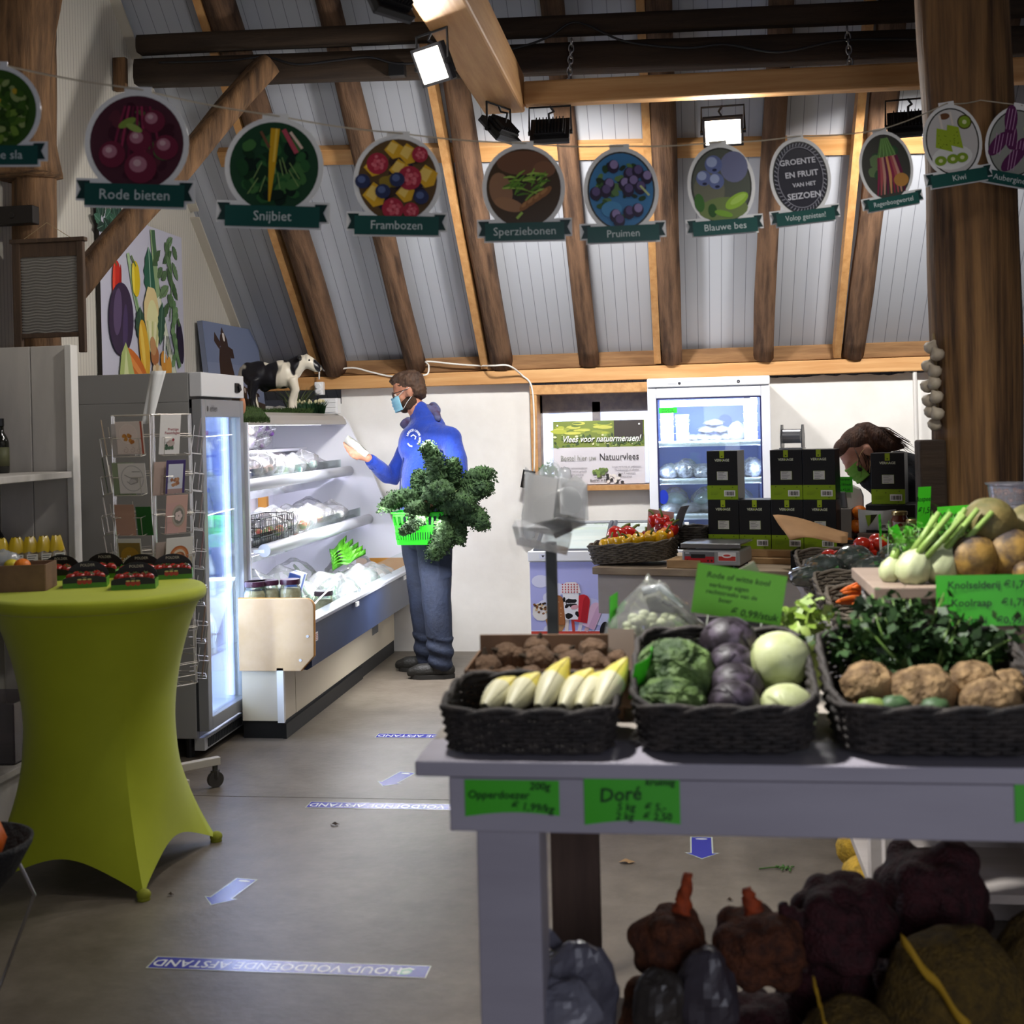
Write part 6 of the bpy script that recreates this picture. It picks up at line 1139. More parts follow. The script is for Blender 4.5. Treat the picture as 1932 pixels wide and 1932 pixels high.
q = atY(1302, 1012, 6.2); s2 = (Vector((q.x, q.y, .87))-cP0).dot(cd); wicker('wicker_basket', 'small dark wicker basket between the peppers and the scale', CM @ Matrix.Translation((s2-.0, .36, .06)), .12, .16, .10, 1.08, None, WICKD, 8)
# ---------------------------------------------------------------- person bending behind the counter
YW = 6.55
def w_(u, v, dy=0): return atY(u, v, YW+dy)
wo = thing('person', 'person with a brown ponytail and green face mask bending behind the juice boxes', 'person', tuple(w_(1700, 1000, .15).xy)+(0,))
HW = neckM(w_(1622, 854), (-.72, -.22, -.66), (-.62, .0, .75)); bk1, bk0 = w_(1690, 905, .03), w_(1735, 960, .08); pv = Vector((w_(1760, 1000).x+.05, YW+.12, .95))
b = MB(); head(b, HW, 1.05); limb(b, [w_(1640, 872), bk1], [.05, .07]); limb(b, [bk1, bk0, pv], [.12, .15, .14]); gl, gr = bk1+Vector((.0, -.18, -.03)), bk1+Vector((.03, .18, -.03)); hl_, hr_ = Vector((gl.x-.12, gl.y-.14, .96)), Vector((gr.x-.22, gr.y-.05, .96))
for a, e, h in ((gl, gl+Vector((.0, -.03, -.27)), hl_), (gr, gr+Vector((-.02, .02, -.27)), hr_)):
    limb(b, [a, e, h], [.05, .04, .026]); d = (h-e).normalized(); limb(b, [h, h+d*.07], [.028, .032])
    for k in range(4): c = h+d*.075+Vector((0, .018*(k-1.5), 0)); finger(b, [c, c+d*.035+Vector((0, 0, -.006)), c+d*.06+Vector((0, 0, -.02))])
    c = h+d*.03+Vector((0, .03, 0)); finger(b, [c, c+d*.04+Vector((0, .012, 0))], .009)
for sgn in (-1, 1): limb(b, [pv+Vector((0, sgn*.09, -.02)), Vector((pv.x-.03, pv.y+sgn*.1, .48)), Vector((pv.x, pv.y+sgn*.1, .06))], [.085, .055, .04])
organic(b, 'body', mat('skin_fair', 'c49078', .5, col2='b07a64', scale=12, sss=.1), wo, .008, 4)
NV = mat('dark_sweater', '10141c', .85, bump=.2, bscale=60); b = MB(); limb(b, [w_(1652, 893, .02), bk1, bk0, pv], [.10, .165, .20, .18], 18)
for a, h in ((gl, hl_), (gr, hr_)): e = a+Vector((0, -.03 if a is gl else .02, -.27)); limb(b, [a, e, e.lerp(h, .8)], [.085, .065, .048])
organic(b, 'sweater', NV, wo, .012, 5)
b = MB()
for sgn in (-1, 1): limb(b, [pv+Vector((0, sgn*.09, .0)), Vector((pv.x-.03, pv.y+sgn*.1, .48)), Vector((pv.x, pv.y+sgn*.1, .08))], [.12, .085, .07])
organic(b, 'trousers', TRO, wo, .014, 4)
for sgn in (-1, 1): b = MB(); limb(b, [(pv.x+.02, pv.y+sgn*.1, .05), (pv.x-.16, pv.y+sgn*.1, .04)], [.05, .04]); organic(b, 'shoe', SH, wo, .012, 3)
T = HW; b = MB(); o_((-.02, 0, .042), (.098, .082, .083)); o_((-.055, 0, .0), (.062, .078, .075)); o_((.04, 0, .075), (.055, .062, .045)); o_((-.06, 0, -.03), (.04, .06, .05))
pt = T @ Vector((-.085, 0, .085)); b.ball(pt, .03)
limb(b, [pt, pt+Vector((.03, -.03, .004)), pt+Vector((.085, -.06, -.04)), pt+Vector((.14, -.075, -.085)), pt+Vector((.20, -.06, -.095))], [.026, .034, .044, .036, .010]); limb(b, [pt+Vector((.03, -.01, -.03)), pt+Vector((.11, -.02, -.09))], [.05, .05])
ho = organic(b, 'hair', mat('chestnut_hair', '36221a', .6, col2='5a3a28', scale=30, stretch=(1, 1, .2), bump=.5, bscale=120), wo, .006, 3, .5)
b = MB(); rr = random.Random(3)
for k in range(26):
    a = pt+Vector((.03, -.03, .012)); e = pt+Vector((rr.uniform(.16, .26), -.07+rr.uniform(-.04, .03), rr.uniform(-.13, -.06))); b.tube([a+Vector((0, rr.uniform(-.02, .02), rr.uniform(-.02, .02))), a.lerp(e, .5)+Vector((0, -.02, rr.uniform(.0, .03))), e], [.003, .003, .001], 4)
for k in range(10): a = T @ Vector((rr.uniform(-.02, .05), .07, rr.uniform(0, .05))); b.tube([a, a+Vector((.02, -.01, -.05)), a+Vector((rr.uniform(.0, .04), -.01, -.11))], [.002, .002, .001], 4)
b.build('loose_strands', mat('chestnut_hair', '36221a'), ho, smooth=True)
b = MB(); b.tube([pt+Vector((.0, .022*cos(w), .0))+Vector((.012, 0, .022))*sin(w) for w in [k*pi/6 for k in range(12)]], .006, 6, closed=True); b.build('hair_tie', mat('hair_tie', 'a5918a', .6), ho)
b = MB(); b.grid(mf, 24, 14); mk = b.build('face_mask', mat('mask_green', '6ba33a', .75, col2='7db04a', scale=20), wo, smooth=True); mk.modifiers.new('t', 'SOLIDIFY').thickness = .002
for v in mk.data.vertices: pass
b = MB()
for sg in (-1, 1): b.tube([T @ Vector(p) for p in ((.060, sg*.066, -.014), (.02, sg*.078, .004), (-.022, sg*.084, .010))], .002, 5); b.tube([T @ Vector(p) for p in ((.055, sg*.066, -.095), (.02, sg*.077, -.06), (-.018, sg*.082, -.04))], .002, 5)
b.build('ear_loop', mat('loop_pale', 'c9a878', .6), mk); b = MB(); qv = T @ Vector((.078, .062, -.052)); b.ball(qv, (.012, .006, .010), 12, 8); b.ball(qv+Vector((-.008, 0, .010)), (.005, .005, .009), 10, 6); b.build('mask_print', mat('mask_black', '171d12', .7), mk, smooth=True)
b = MB()
for sg in (-1, 1): b.ball(T @ Vector((.074, sg*.031, -.002)), .0105, 12, 8)
b.build('eyes', mat('eye_white', 'cfc8c0', .3), wo, smooth=True)
# white scale display, tags, oranges, jars on the far side
def cpt(u, v, dep): # point above the counter at a given distance behind its front edge
    r = ray(u, v); k = (dep-(CAMP-cP0).dot(cn))/r.dot(cn); return CAMP+r*k
a, c = cpt(1578, 868, .62), cpt(1628, 938, .62); M = CM; q = CM.inverted() @ a; q2 = CM.inverted() @ c
b = MB(frame(tuple(CM @ Vector((q.x-.06, .63, 0))), cd, UP)); b.prism([(0, .0), (.185, 0), (.185, .30), (.172, .335), (.12, .36), (.06, .40), (.03, .395), (0, .36)], .04); solo(b, 'till_back', mat('till_white', 'dcd9d6', .45), 'white rounded back of the till in front of the bending person', 'till', at=tuple(CM @ Vector((q.x, .63, 0))), bevel=.006)
def tagcard(name, lab, o, xd, yd, w, h, lines, m=None, size=.02, colr='4ad428', stick=0, shear=.12, ink='14351a', bend=0):
    M = frame(o, xd, yd); b = MB(M); n = 8 if bend else 1; b.grid(lambda a, c: ((a-.5)*w, c*h, bend*(1-(2*a-1)**2)), n, 1, col=colr); b.grid(lambda a, c: ((a-.5)*w, (1-c)*h, bend*(1-(2*a-1)**2)-.0012), n, 1, col=colr)
    b.lay = 3 if not bend else int((bend+.0004)/DZ)+3
    for tx, x, y, sz in lines: b.text(tx, x*w, y*h, sz, ink, shear=shear, bold=.012)
    if stick:
        for sx in (-.3, .3): b.tube([(sx*w, .01, -.003), (sx*w, -stick, -.003)], .0022, 5, col='c8cfc0')
    return solo(b, name, PRINT, lab, 'price card', 'fluorescent green price cards', at=tuple(M.translation))
a = cpt(1592, 929, .545); tagcard('price_card', 'green price card for mandarins at 0,18 below the bending person', tuple(a), cd, UP, .085, .075, (('Mandarijnen', -.02, .82, .013), ('€0,18/stuk', 0, .5, .016), ('kilo €2,50', .0, .16, .014)))
a = cpt(1592, 1022, .55); b = MB(); o = CM.inverted() @ a; b = MB(CM); b.b2((o.x-.06, .50, 0), (o.x+.045, .60, .245)); solo(b, 'grey_carton', mat('grey_carton', '8d8780', .7), 'plain grey carton right of the juice boxes', 'carton', at=tuple(CM @ Vector((o.x, .55, 0))), bevel=.003)
b = MB(CM); b.box((o.x-.01, .535, .285), (.07, .03, .08), taper=.8); solo(b, 'chrome_clip', STEEL, 'shiny metal clip on the grey carton', 'clip', at=tuple(CM @ Vector((o.x-.01, .52, .25))), bevel=.006)
wicker('wicker_basket', 'dark wicker basket of oranges behind the kraft sheets', CM @ Matrix.Translation((o.x+.14, .47, .0)), .30, .20, .10, 1.08, None, WICKD, 8)
for i, (x, y, z) in enumerate(((.10, .42, .07), (.17, .42, .07), (.07, .48, .075), (.15, .50, .10), (.105, .53, .16), (.16, .53, .165), (.12, .53, .225), (.17, .53, .215), (.20, .46, .08))):
    b = MB(); b.ball((0, 0, 0), (.036, .036, .034), 18, 12); solo(b, 'orange', ORG, f"orange in the dark wicker basket, {['front left', 'front right', 'far left', 'middle', 'lower one beside the grey carton', 'second lowest of the heap', 'top left of the heap', 'top right of the heap', 'right end'][i]}", 'orange', 'oranges behind the counter', smooth=True).location = CM @ Vector((o.x+x-.04, y, z))
a = cpt(1657, 1012, .36); o = CM.inverted() @ a; b = MB(CM); b.b2((o.x-.085, .30, 0), (o.x+.10, .46, .145)); solo(b, 'brown_carton', mat('brown_carton', '5e4a40', .7, col2='6d574b', scale=10), 'brown carton with round holes carrying the bag of flour', 'carton', at=tuple(CM @ Vector((o.x, .38, 0))), bevel=.003); b = MB(CM)
t = thing('flour_bag', 'white plastic bag with a green triangle lying on the brown carton', 'bag', tuple(CM @ Vector((o.x, .38, .146)))); b = MB(CM @ Matrix.Translation((o.x-.0, .36, .146)) @ Matrix.Rotation(.25, 4, 'X')); b.grid(lambda a, c: ((a-.5)*.17, -.02*sin(a*pi)*sin(c*pi)-.003*nz((a*7, c*7, 0), 1, 3), c*.105+.008*(abs(a-.5)*2)**2*(1 if c > .5 else -.6)), 14, 10); b.grid(lambda a, c: ((.5-a)*.17, .02*sin(a*pi)*sin(c*pi), c*.105), 8, 6); b.build('bag', mat('white_plastic', 'b4b6b2', .3, coat=.3), t, smooth=True)
b = MB(CM @ Matrix.Translation((o.x, .36-.022, .146)) @ Matrix.Rotation(.25, 4, 'X') @ frame((0, -.003, 0), (1, 0, 0), (0, 0, 1))); b.poly([(-.05, .085), (.005, .09), (-.04, .03)], '7d9a2c'); b.poly([(-.025, .088), (.004, .09), (-.03, .04)], '2c2f18'); b.rect(.005, .012, .06, .045, 'd2d0ca'); b.strip([(.012, .02), (.03, .03), (.05, .018)], .004, '4a4644'); b.ell(.03, .034, .01, .006, '6a6460'); b.build('print', PRINT, t)
def jar(lab, loc, s, fill, lidc, labc):
    t = thing('jam_jar', lab, 'jar', loc, group='jam and honey jars on the counter'); b = MB(); b.lathe([(.0, 0), (.034, 0), (.037, .008), (.037, .085), (.030, .10), (.030, .106)], 20); b.build('glass', mat('fill_'+fill, fill, .12, coat=.6), t, smooth=True, local=True)
    b = MB(); b.lathe([(.0345, .104), (.0345, .118), (.031, .121), (.0, .121)], 20); b.build('lid', mat('lid_'+lidc, lidc, .3, .7), t, smooth='auto', local=True); b = MB()
    for k in range(8): w0, w1 = -2.5+k*.24, -2.5+(k+1)*.24; b.add([(.0376*cos(w), .0376*sin(w), z) for z in (.025, .075) for w in (w0, w1)], [(0, 1, 3, 2)], col=labc)
    b.ell(0, 0, .012, .01, '8a2a2a', 0, 12); b.v[-12:] = [(-.0378+.0, p[0]*.9, .055+p[1]) if 0 else (p[0]*.9-.004, -.0385, .06+p[1]) for p in b.v[-12:]]; b.build('label', PRINT, t, local=True); t.scale = (s,)*3
a = cpt(1697, 965, .20); jar('tall amber honey jar with a gold lid beside the bag of flour', tuple(CM @ Vector(((CM.inverted() @ a).x, .20, .135))), 1.0, '6e2c0c', 'a08c5c', 'd9cfc0')
a = cpt(1724, 990, .16); jar('dark purple jam jar with a gold lid behind the green tag', tuple(CM @ Vector(((CM.inverted() @ a).x, .16, .105))), .98, '260914', 'a08c5c', 'd0c3c6')
o = CM.inverted() @ cpt(1700, 1000, .18)
for i in range(4): jar(f"small red jar in the low row under the honey jar, {['first', 'second', 'third', 'last'][i]} from the left", tuple(CM @ Vector((o.x-.045+.024*i, .22-.055*i, .0))), .9, '4a160c', 'b0a37c', 'c9bdb4')
a = CM @ Vector((o.x+.035, .14, 0)); jar('small purple jar in front of the tall purple jam jar', tuple(a), .82, '220a16', 'b0a37c', 'c3b4ba')
b = MB(CM); b.b2((o.x-.01, .17, .0), (o.x+.14, .30, .104)); solo(b, 'riser_board', OLD, 'dark riser under the tall jars', 'riser', at=tuple(CM @ Vector((o.x, .2, 0))))
# kraft sheets in a black crate
a = cpt(1548, 1035, .02); o = CM.inverted() @ a; q = atZ(1500, 1070, .87)
kx = o.x; b = MB(CM)
for A, B_ in (((-.13, .0, 0), (.16, .008, .075)), ((-.13, .20, 0), (.16, .208, .075)), ((-.13, .0, 0), (-.122, .208, .09)), ((.152, .0, 0), (.16, .208, .09)), ((-.13, 0, 0), (.16, .208, .006))): b.b2((A[0]+kx, A[1]+.0, A[2]), (B_[0]+kx, B_[1]+.0, B_[2]))
solo(b, 'black_crate', BLACK, 'low black plastic crate holding kraft paper sheets', 'crate', at=tuple(CM @ Vector((kx, .1, 0))), bevel=.003)
b = MB(); K = [cpt(1458, 972, .16), cpt(1592, 1004, .20), cpt(1490, 1019, .02), cpt(1590, 1024, .03)]
for k in range(4): b.grid(lambda a, c, k=k: tuple(K[2].lerp(K[3], a).lerp(K[0].lerp(K[1], a), c)+UP*(.022*sin(a*pi*1.1)*(1-a)*(1-c*.4)+.003*sin(c*7+a*4))+cn*(.005*k)+cd*(.006*k)), 14, 6)
o_k = solo(b, 'kraft_sheets', KRAFT, 'curled stack of kraft paper bags lying in the black crate', 'paper bags', at=tuple(CM @ Vector((kx, .1, .15))), smooth=True); o_k.modifiers.new('t', 'SOLIDIFY').thickness = .0012
# ---------------------------------------------------------------- side stand running towards the camera
sx0, sx1, sy0, sy1 = .44, 1.02, 3.55, 5.60
t = thing('side_stand', 'whitewashed stand running towards the camera under the baskets of tomatoes and carrots', 'stand', (sx0+.3, 4.5, 0)); b = MB(); b.b2((sx0, sy0, .83), (sx1, sy1, .865)); b.build('stand_top', WHITEWOOD, t, bevel=.003); b = MB(); b.b2((sx0+.02, sy0, .66), (sx0+.045, sy1, .83)); b.build('side_apron', WHITEWOOD, t, bevel=.003)
for yy in (sy0+.05, sy1-.1):
    for xx in (sx0+.05, sx1-.1): b = MB(); b.b2((xx, yy, 0), (xx+.08, yy+.08, .83)); b.build('leg', WHITEWOOD, t, bevel=.003)
b = MB(); b.b2((sx0+.04, sy0+.1, .20), (sx1-.05, sy1-.1, .225)); b.build('lower_shelf', WHITEWOOD, t)
def tilt(x, y, z, w, d, a, rz=0): return Matrix.Translation((x, y, z)) @ Matrix.Rotation(rz, 4, 'Z') @ Matrix.Rotation(a, 4, 'X')
BKT = []
for i, (y, lab) in enumerate(((5.30, 'grey wicker basket of tomatoes at the far end of the side stand'), (4.93, 'grey wicker basket holding film wrapped green cabbages'), (4.52, 'grey wicker basket of carrots on the side stand'), (4.12, 'grey wicker basket nearest the camera on the side stand'))):
    M = tilt(.70, y, .875, .5, .33, rad(7)); BKT.append(M); wicker('produce_basket', lab, M, .50, .33, .09, 1.10, .10, WICK, 8, .011, 'wicker baskets on the side stand')
TM = mat('tomato_red', 'b01d10', .2, col2='bd2a14', scale=5, coat=.5)
for i, (u, v) in enumerate(((1626, 1026), (1645, 1031), (1655, 1019), (1661, 1026), (1650, 1040), (1648, 1050), (1600, 1046), (1585, 1050), (1565, 1049), (1612, 1040), (1632, 1043))):
    p = atY(u, v, 5.22+.02*(i % 3)); b = MB(); b.ball((0, 0, 0), (.034, .034, .029), 20, 12, fn=lambda d: 1-.05*max(0, d.z)**8); solo(b, 'large_tomato', TM, f"ripe red tomato in the far basket, {['leftmost of the top heap', 'in front of the top heap', 'topmost', 'big one right of the topmost', 'below the big one', 'lowest of the heap', 'in the low row beside the wrapped cabbages', 'second in the low row', 'leftmost of the low row', 'left of the heap', 'in the middle under the heap'][i]}", 'tomato', 'tomatoes in the far basket', smooth=True).location = p
WRAP = film('wrap_film', 'f6fafa', .03, .06, .9); WV = mat('dark_green_veg', '152a1a', .4, col2='2c4430', scale=22, bump=.4)
for i, (u, v, a, c, h, dy) in enumerate(((1555, 1063, .13, .09, .055, 0), (1530, 1082, .15, .085, .05, -.06), (1610, 1052, .14, .10, .07, .02), (1640, 1068, .15, .10, .06, -.03), (1690, 1050, .13, .10, .07, .0))):
    p = atY(u, v+6, 4.90+dy); t = thing('wrapped_cabbage', f"dark green vegetable wrapped in shiny film, {['upper left', 'front left', 'top middle', 'front middle', 'right beside the fennel'][i]}", 'vegetable', tuple(p), group='film wrapped green vegetables'); b = MB(); b.ball(p, (a*.52, c*.6, h*.8), 20, 12, fn=lambda d: 1+.10*nz(d, 2, i)); b.build('vegetable', WV, t, smooth=True); b = MB(); b.ball(p, (a*.56, c*.66, h*.88), 22, 14, fn=lambda d: 1+.10*nz(d, 2, i)+.045*nz(d, 7, i)); b.build('film', WRAP, t)
CAR = mat('carrot', 'c4560f', .5, col2='d36a1c', scale=14, stretch=(1, 1, 4))
for i, (u0, v0, u1, v1) in enumerate(((1586, 1116, 1640, 1098), (1612, 1090, 1650, 1086), (1618, 1101, 1660, 1092), (1608, 1109, 1650, 1104), (1590, 1119, 1635, 1112), (1578, 1136, 1600, 1133), (1608, 1140, 1650, 1130))):
    a, c = atY(u0, v0, 4.06), atY(u1, v1, 4.14); c = a+(c-a).normalized()*.17; b = MB(); b.tube([a, a.lerp(c, .15), a.lerp(c, .5), a.lerp(c, .92), c], [.003, .009, .014, .018, .012], 12); solo(b, 'carrot', CAR, f"orange carrot in the basket beside the raised board, {['lowest long one', 'top short one', 'second from the top', 'third from the top', 'just above the lowest', 'separate tip lower left', 'separate tip lower right'][i]}", 'carrot', 'carrots on the side stand', smooth=True, at=tuple(a))
UPV = Vector((0, -.1, 1))
for u, v, y, w, h, lines, lab, xd, sz in ((1742, 996, 4.62, .062, .145, (('Bospeen', 0, .70, .024), ('€1,50', .1, .42, .03)), 'bent green card reading Bospeen €1,50', (.8, .6, 0), 1), (1806, 1004, 4.45, .125, .09, (('Winterpeen', 0, .66, .028), ('0,99', .2, .26, .026)), 'green card reading Winterpeen behind the swedes', (1, .1, .05), 1), (1662, 1012, 4.9, .02, .085, (('2,50', 0, .7, .012), ('0,90', 0, .4, .012)), 'narrow green card before the brown carton', (.5, .8, .2), 1), (1677, 1018, 4.85, .012, .07, (), 'green card seen edge on above the tomatoes', (.3, 1, .1), 1), (1698, 1020, 4.75, .035, .06, (), 'green card point in front of the small jars', (1, .2, .5), 1), (1712, 1008, 4.75, .03, .03, (), 'small green card below the purple jar', (1, .1, -.3), 1)):
    tagcard('price_card', lab, tuple(atY(u, v, y)), xd, UPV, w, h, lines, stick=.06, bend=.0)
p = atY(1905, 950, 4.3); b = MB()
t = thing('clear_tub', 'clear tub of brown nuts at the right edge behind the swedes', 'tub', (p.x, 4.3, p.z)); b.lathe([(.0, 0), (.060, 0), (.068, .06), (.074, .062), (.076, .068), (.0, .07)], 28, (p.x, 4.3, p.z)); b.build('tub', film('tub_plastic', 'e9ecf8', .22, .1, .3), t, smooth='auto'); b = MB(); rr = random.Random(8)
for i in range(90): a = rr.random()*6.3; q = .055*math.sqrt(rr.random()); b.ball((p.x+q*cos(a), 4.3+q*sin(a), p.z+.008+rr.random()*.035), .0075, 8, 6)
b.build('nuts', mat('nut_brown', '8a4f22', .5), t, smooth=True)['kind'] = 'stuff'
b = MB(); b.lathe([(.0, 0), (.062, 0), (.07, .05), (.07, .056), (.0, .057)], 24, (p.x, 4.3, p.z-.058)); solo(b, 'clear_tub', film('tub_plastic', 'e9ecf8', .22, .1, .3), 'lower pale clear tub under the tub of nuts', 'tub', smooth='auto', at=(p.x, 4.3, p.z-.058))
zt = p.z-.059; b = MB(); b.b2((p.x-.12, 4.15, zt-.025), (p.x+.5, 4.45, zt)); b.b2((p.x-.1, 4.2, .86), (p.x-.06, 4.4, zt-.025)); b.b2((p.x+.4, 4.2, 0), (p.x+.44, 4.4, zt-.025)); solo(b, 'high_shelf', OLD, 'dark board shelf behind the swedes carrying the tubs', 'shelf', at=(p.x, 4.3, zt))
# ---------------------------------------------------------------- post with roll of bags
st = atY(1040, 1050, 3.4); t = thing('bag_stand', 'grey post stand with a roll of produce bags in a clear holder', 'bag stand', (st.x, 3.4, 0)); b = MB(); b.b2((st.x-.0145, 3.386, .02), (st.x+.0145, 3.414, 1.235)); b.build('post', mat('post_grey', '4a4d4f', .5), t, bevel=.003)
b = MB(); b.cyl((st.x, 3.4, 0), (st.x, 3.4, .02), .15, None, 32); b.build('foot_plate', mat('post_grey', '4a4d4f'), t, bevel=.003)
A1 = frame((st.x+.01, 3.38, 1.33), (.72, -.62, .28), (0, .35, 1)); b = MB(A1); b.cyl((-.045, 0, 0), (.075, 0, 0), .037, None, 24); b.build('roll', mat('bag_roll', 'd6d6d2', .4), t, smooth='auto'); b = MB(A1); b.cyl((-.049, 0, 0), (-.044, 0, 0), .016, None, 16); b.build('roll_core', mat('core_board', '9a7d40', .7), t, smooth='auto')
b = MB(A1); PLX = film('plexi', 'f4f5f6', .22, .12, .3)
b.prism([(-.06, -.05), (.075, -.06), (.09, .05), (.05, .085), (-.04, .07)], .004, frame((0, 0, -.045), (1, 0, 0), (0, 1, 0))); b.prism([(-.07, -.045), (.06, -.06), (.085, .045), (-.05, .10)], .004, frame((-.0, 0, .05), (1, 0, 0), (0, 1, 0))); b.box((.01, -.058, 0), (.13, .004, .1)); b.box((.085, 0, 0), (.004, .1, .095)); b.build('clear_holder', PLX, t)
b = MB(); c = Vector((st.x-.06, 3.38, 1.25)); b.prism([(-.02, 0), (.11, -.03), (.12, .01), (.06, .045), (-.03, .05)], .07, frame(tuple(c), (1, 0, 0), (0, -.2, 1))); b.build('lower_tray', PLX, t); b = MB(); b.box((st.x+.035, 3.38, 1.262), (.05, .014, .014), rot=Matrix.Rotation(-.4, 4, 'Y')); b.build('clamp', mat('clamp_brown', '4a3f3d', .5), t)
b = MB(); c = Vector((st.x-.015, 3.39, 1.30)); b.grid(lambda a, cc: (c.x-.05+.10*a, c.y+.03*sin(a*3), c.z+.14*cc+.02*sin(a*7+cc*3)), 8, 8); b.build('loose_bag', CLOUDY, t, smooth=True)
# ---------------------------------------------------------------- white vegetable stand in front
VX0, VX1, VY0, VY1, VT = -.525, 1.35, 2.34, 3.02, .925
STW = mat('stand_paint', 'aba7b2', .55, col2='9c97a2', scale=3, stretch=(.5, 3, 3), lo=.35, hi=.8, bump=.08); STT = mat('stand_top_paint', 'a39b92', .6, col2='8d857c', scale=4, stretch=(.5, 4, 4), bump=.1)
t = thing('vegetable_stand', 'white painted wooden stand with baskets of vegetables on top', 'stand', (.4, 2.7, 0))
for k in range(4): b = MB(); d = (VY1-VY0)/4; b.b2((VX0, VY0+d*k+(.0 if k == 0 else .002), VT-.03), (VX1, VY0+d*(k+1), VT)); b.build('top_board', STT if k else STW, t, bevel=.003)
b = MB(); b.b2((VX0+.062, VY0+.012, VT-.135), (VX1, VY0+.034, VT-.034)); b.build('apron', STW, t, bevel=.003)
b = MB(); b.b2((VX0+.064, VY0+.036, VT-.133), (VX0+.084, VY1-.02, VT-.034)); b.build('apron', STW, t, bevel=.003)
b = MB(); b.b2((VX0+.108, VY0+.036, 0), (VX0+.228, VY0+.06, VT-.034)); b.build('leg', STW, t, bevel=.003)
b = MB(); b.b2((VX0+.206, VY0+.061, 0), (VX0+.228, VY0+.16, VT-.034)); b.build('leg', STW, t, bevel=.003)
b = MB(); b.b2((VX0+.19, VY1-.14, 0), (VX0+.30, VY1-.10, VT-.034)); b.build('leg', mat('bare_leg', '4a3a33', .8, col2='5b493f', scale=5, stretch=(4, 4, .4), bump=.2), t, bevel=.003)
b = MB(); b.b2((VX1-.15, VY0+.06, 0), (VX1-.04, VY0+.15, VT-.034)); b.build('leg', STW, t); b = MB(); b.b2((VX1-.15, VY1-.15, 0), (VX1-.04, VY1-.06, VT-.034)); b.build('leg', STW, t)
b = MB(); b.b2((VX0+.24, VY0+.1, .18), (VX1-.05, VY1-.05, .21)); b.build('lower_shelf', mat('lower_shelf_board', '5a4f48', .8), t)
def onapron(u0, v0, u1, v1, lines, lab, wave=.004):
    a, c = atY(u0, v0, VY0+.008), atY(u1, v1, VY0+.008); w, h = c.x-a.x, a.z-c.z; M = frame((a.x, VY0+.010, c.z), (1, 0, 0), (0, 0, 1)); b = MB(M)
    b.grid(lambda p, q: (p*w, q*h+wave*sin(p*pi)*(1-q)*2-.004*(1-p)*(1-q), .0006+wave*.6*sin(p*pi)*(1-q)), 10, 4, col='44b826')  # card green darkened for the shade on the stand front
    b.lay = 60
    for tx, x, y, s, r in lines: b.text(tx, x*w, y*h, s, '0f3a16', shear=.15, rot=r, bold=.01)
    solo(b, 'price_card', PRINT, lab, 'price card', 'green cards on the stand front', at=tuple(M.translation), smooth=False)
onapron(876, 1471, 1056, 1540, (('200g', .80, .84, .020, 0), ('Opperdoezer', .36, .58, .021, .0), ('€ 1,99/kg', .72, .24, .021, -.08)), 'green card reading Opperdoezer at the left of the stand front')
onapron(1101, 1465, 1284, 1556, (('kruimig', .80, .90, .018, 0), ('Doré', .38, .62, .036, .08), ('5 kg   € 5,-', .60, .36, .020, 0), ('2 kg   € 2,50', .62, .16, .020, 0)), 'green card reading Doré in the middle of the stand front')
onapron(1914, 1474, 2090, 1552, (), 'green card cut off by the right edge of the picture')
# three front baskets
BA = [(-.485, -.150), (-.118, .225), (.252, .640)]
BM = []
for i, ((x0, x1), lab) in enumerate(zip(BA, ('dark wicker basket of endives, leftmost on the white stand', 'dark wicker basket of cabbages, middle one on the white stand', 'dark wicker basket of celeriac and leafy greens, rightmost on the white stand'))):
    M = tilt((x0+x1)/2, VY0+(.235 if i else .165), VT+(.040 if i else .014), 1, 1, rad(9 if i else 4)); BM.append(M); wicker('vegetable_basket', lab, M, (x1-x0)/1.06, .38 if i else .25, .085 if i else .078, 1.06, .105 if i else .08, mat('charcoal_wicker', '221f1e', .7, col2='3d3733', scale=30, bump=.3, bscale=80), 9, .011, 'wicker baskets on the white stand')
    b = MB(); b.b2((x0+.03, VY0+(.34 if i else .22), VT), (x1-.03, VY0+(.40 if i else .26), VT+(.055 if i else .012))); solo(b, 'prop_batten', OLD, f"wooden batten propping up the back of the {['endive', 'cabbage', 'celeriac'][i]} basket", 'batten', at=((x0+x1)/2, VY0+.37, VT))
def bp(i, x, y, z): return BM[i] @ Vector((x, y, z))
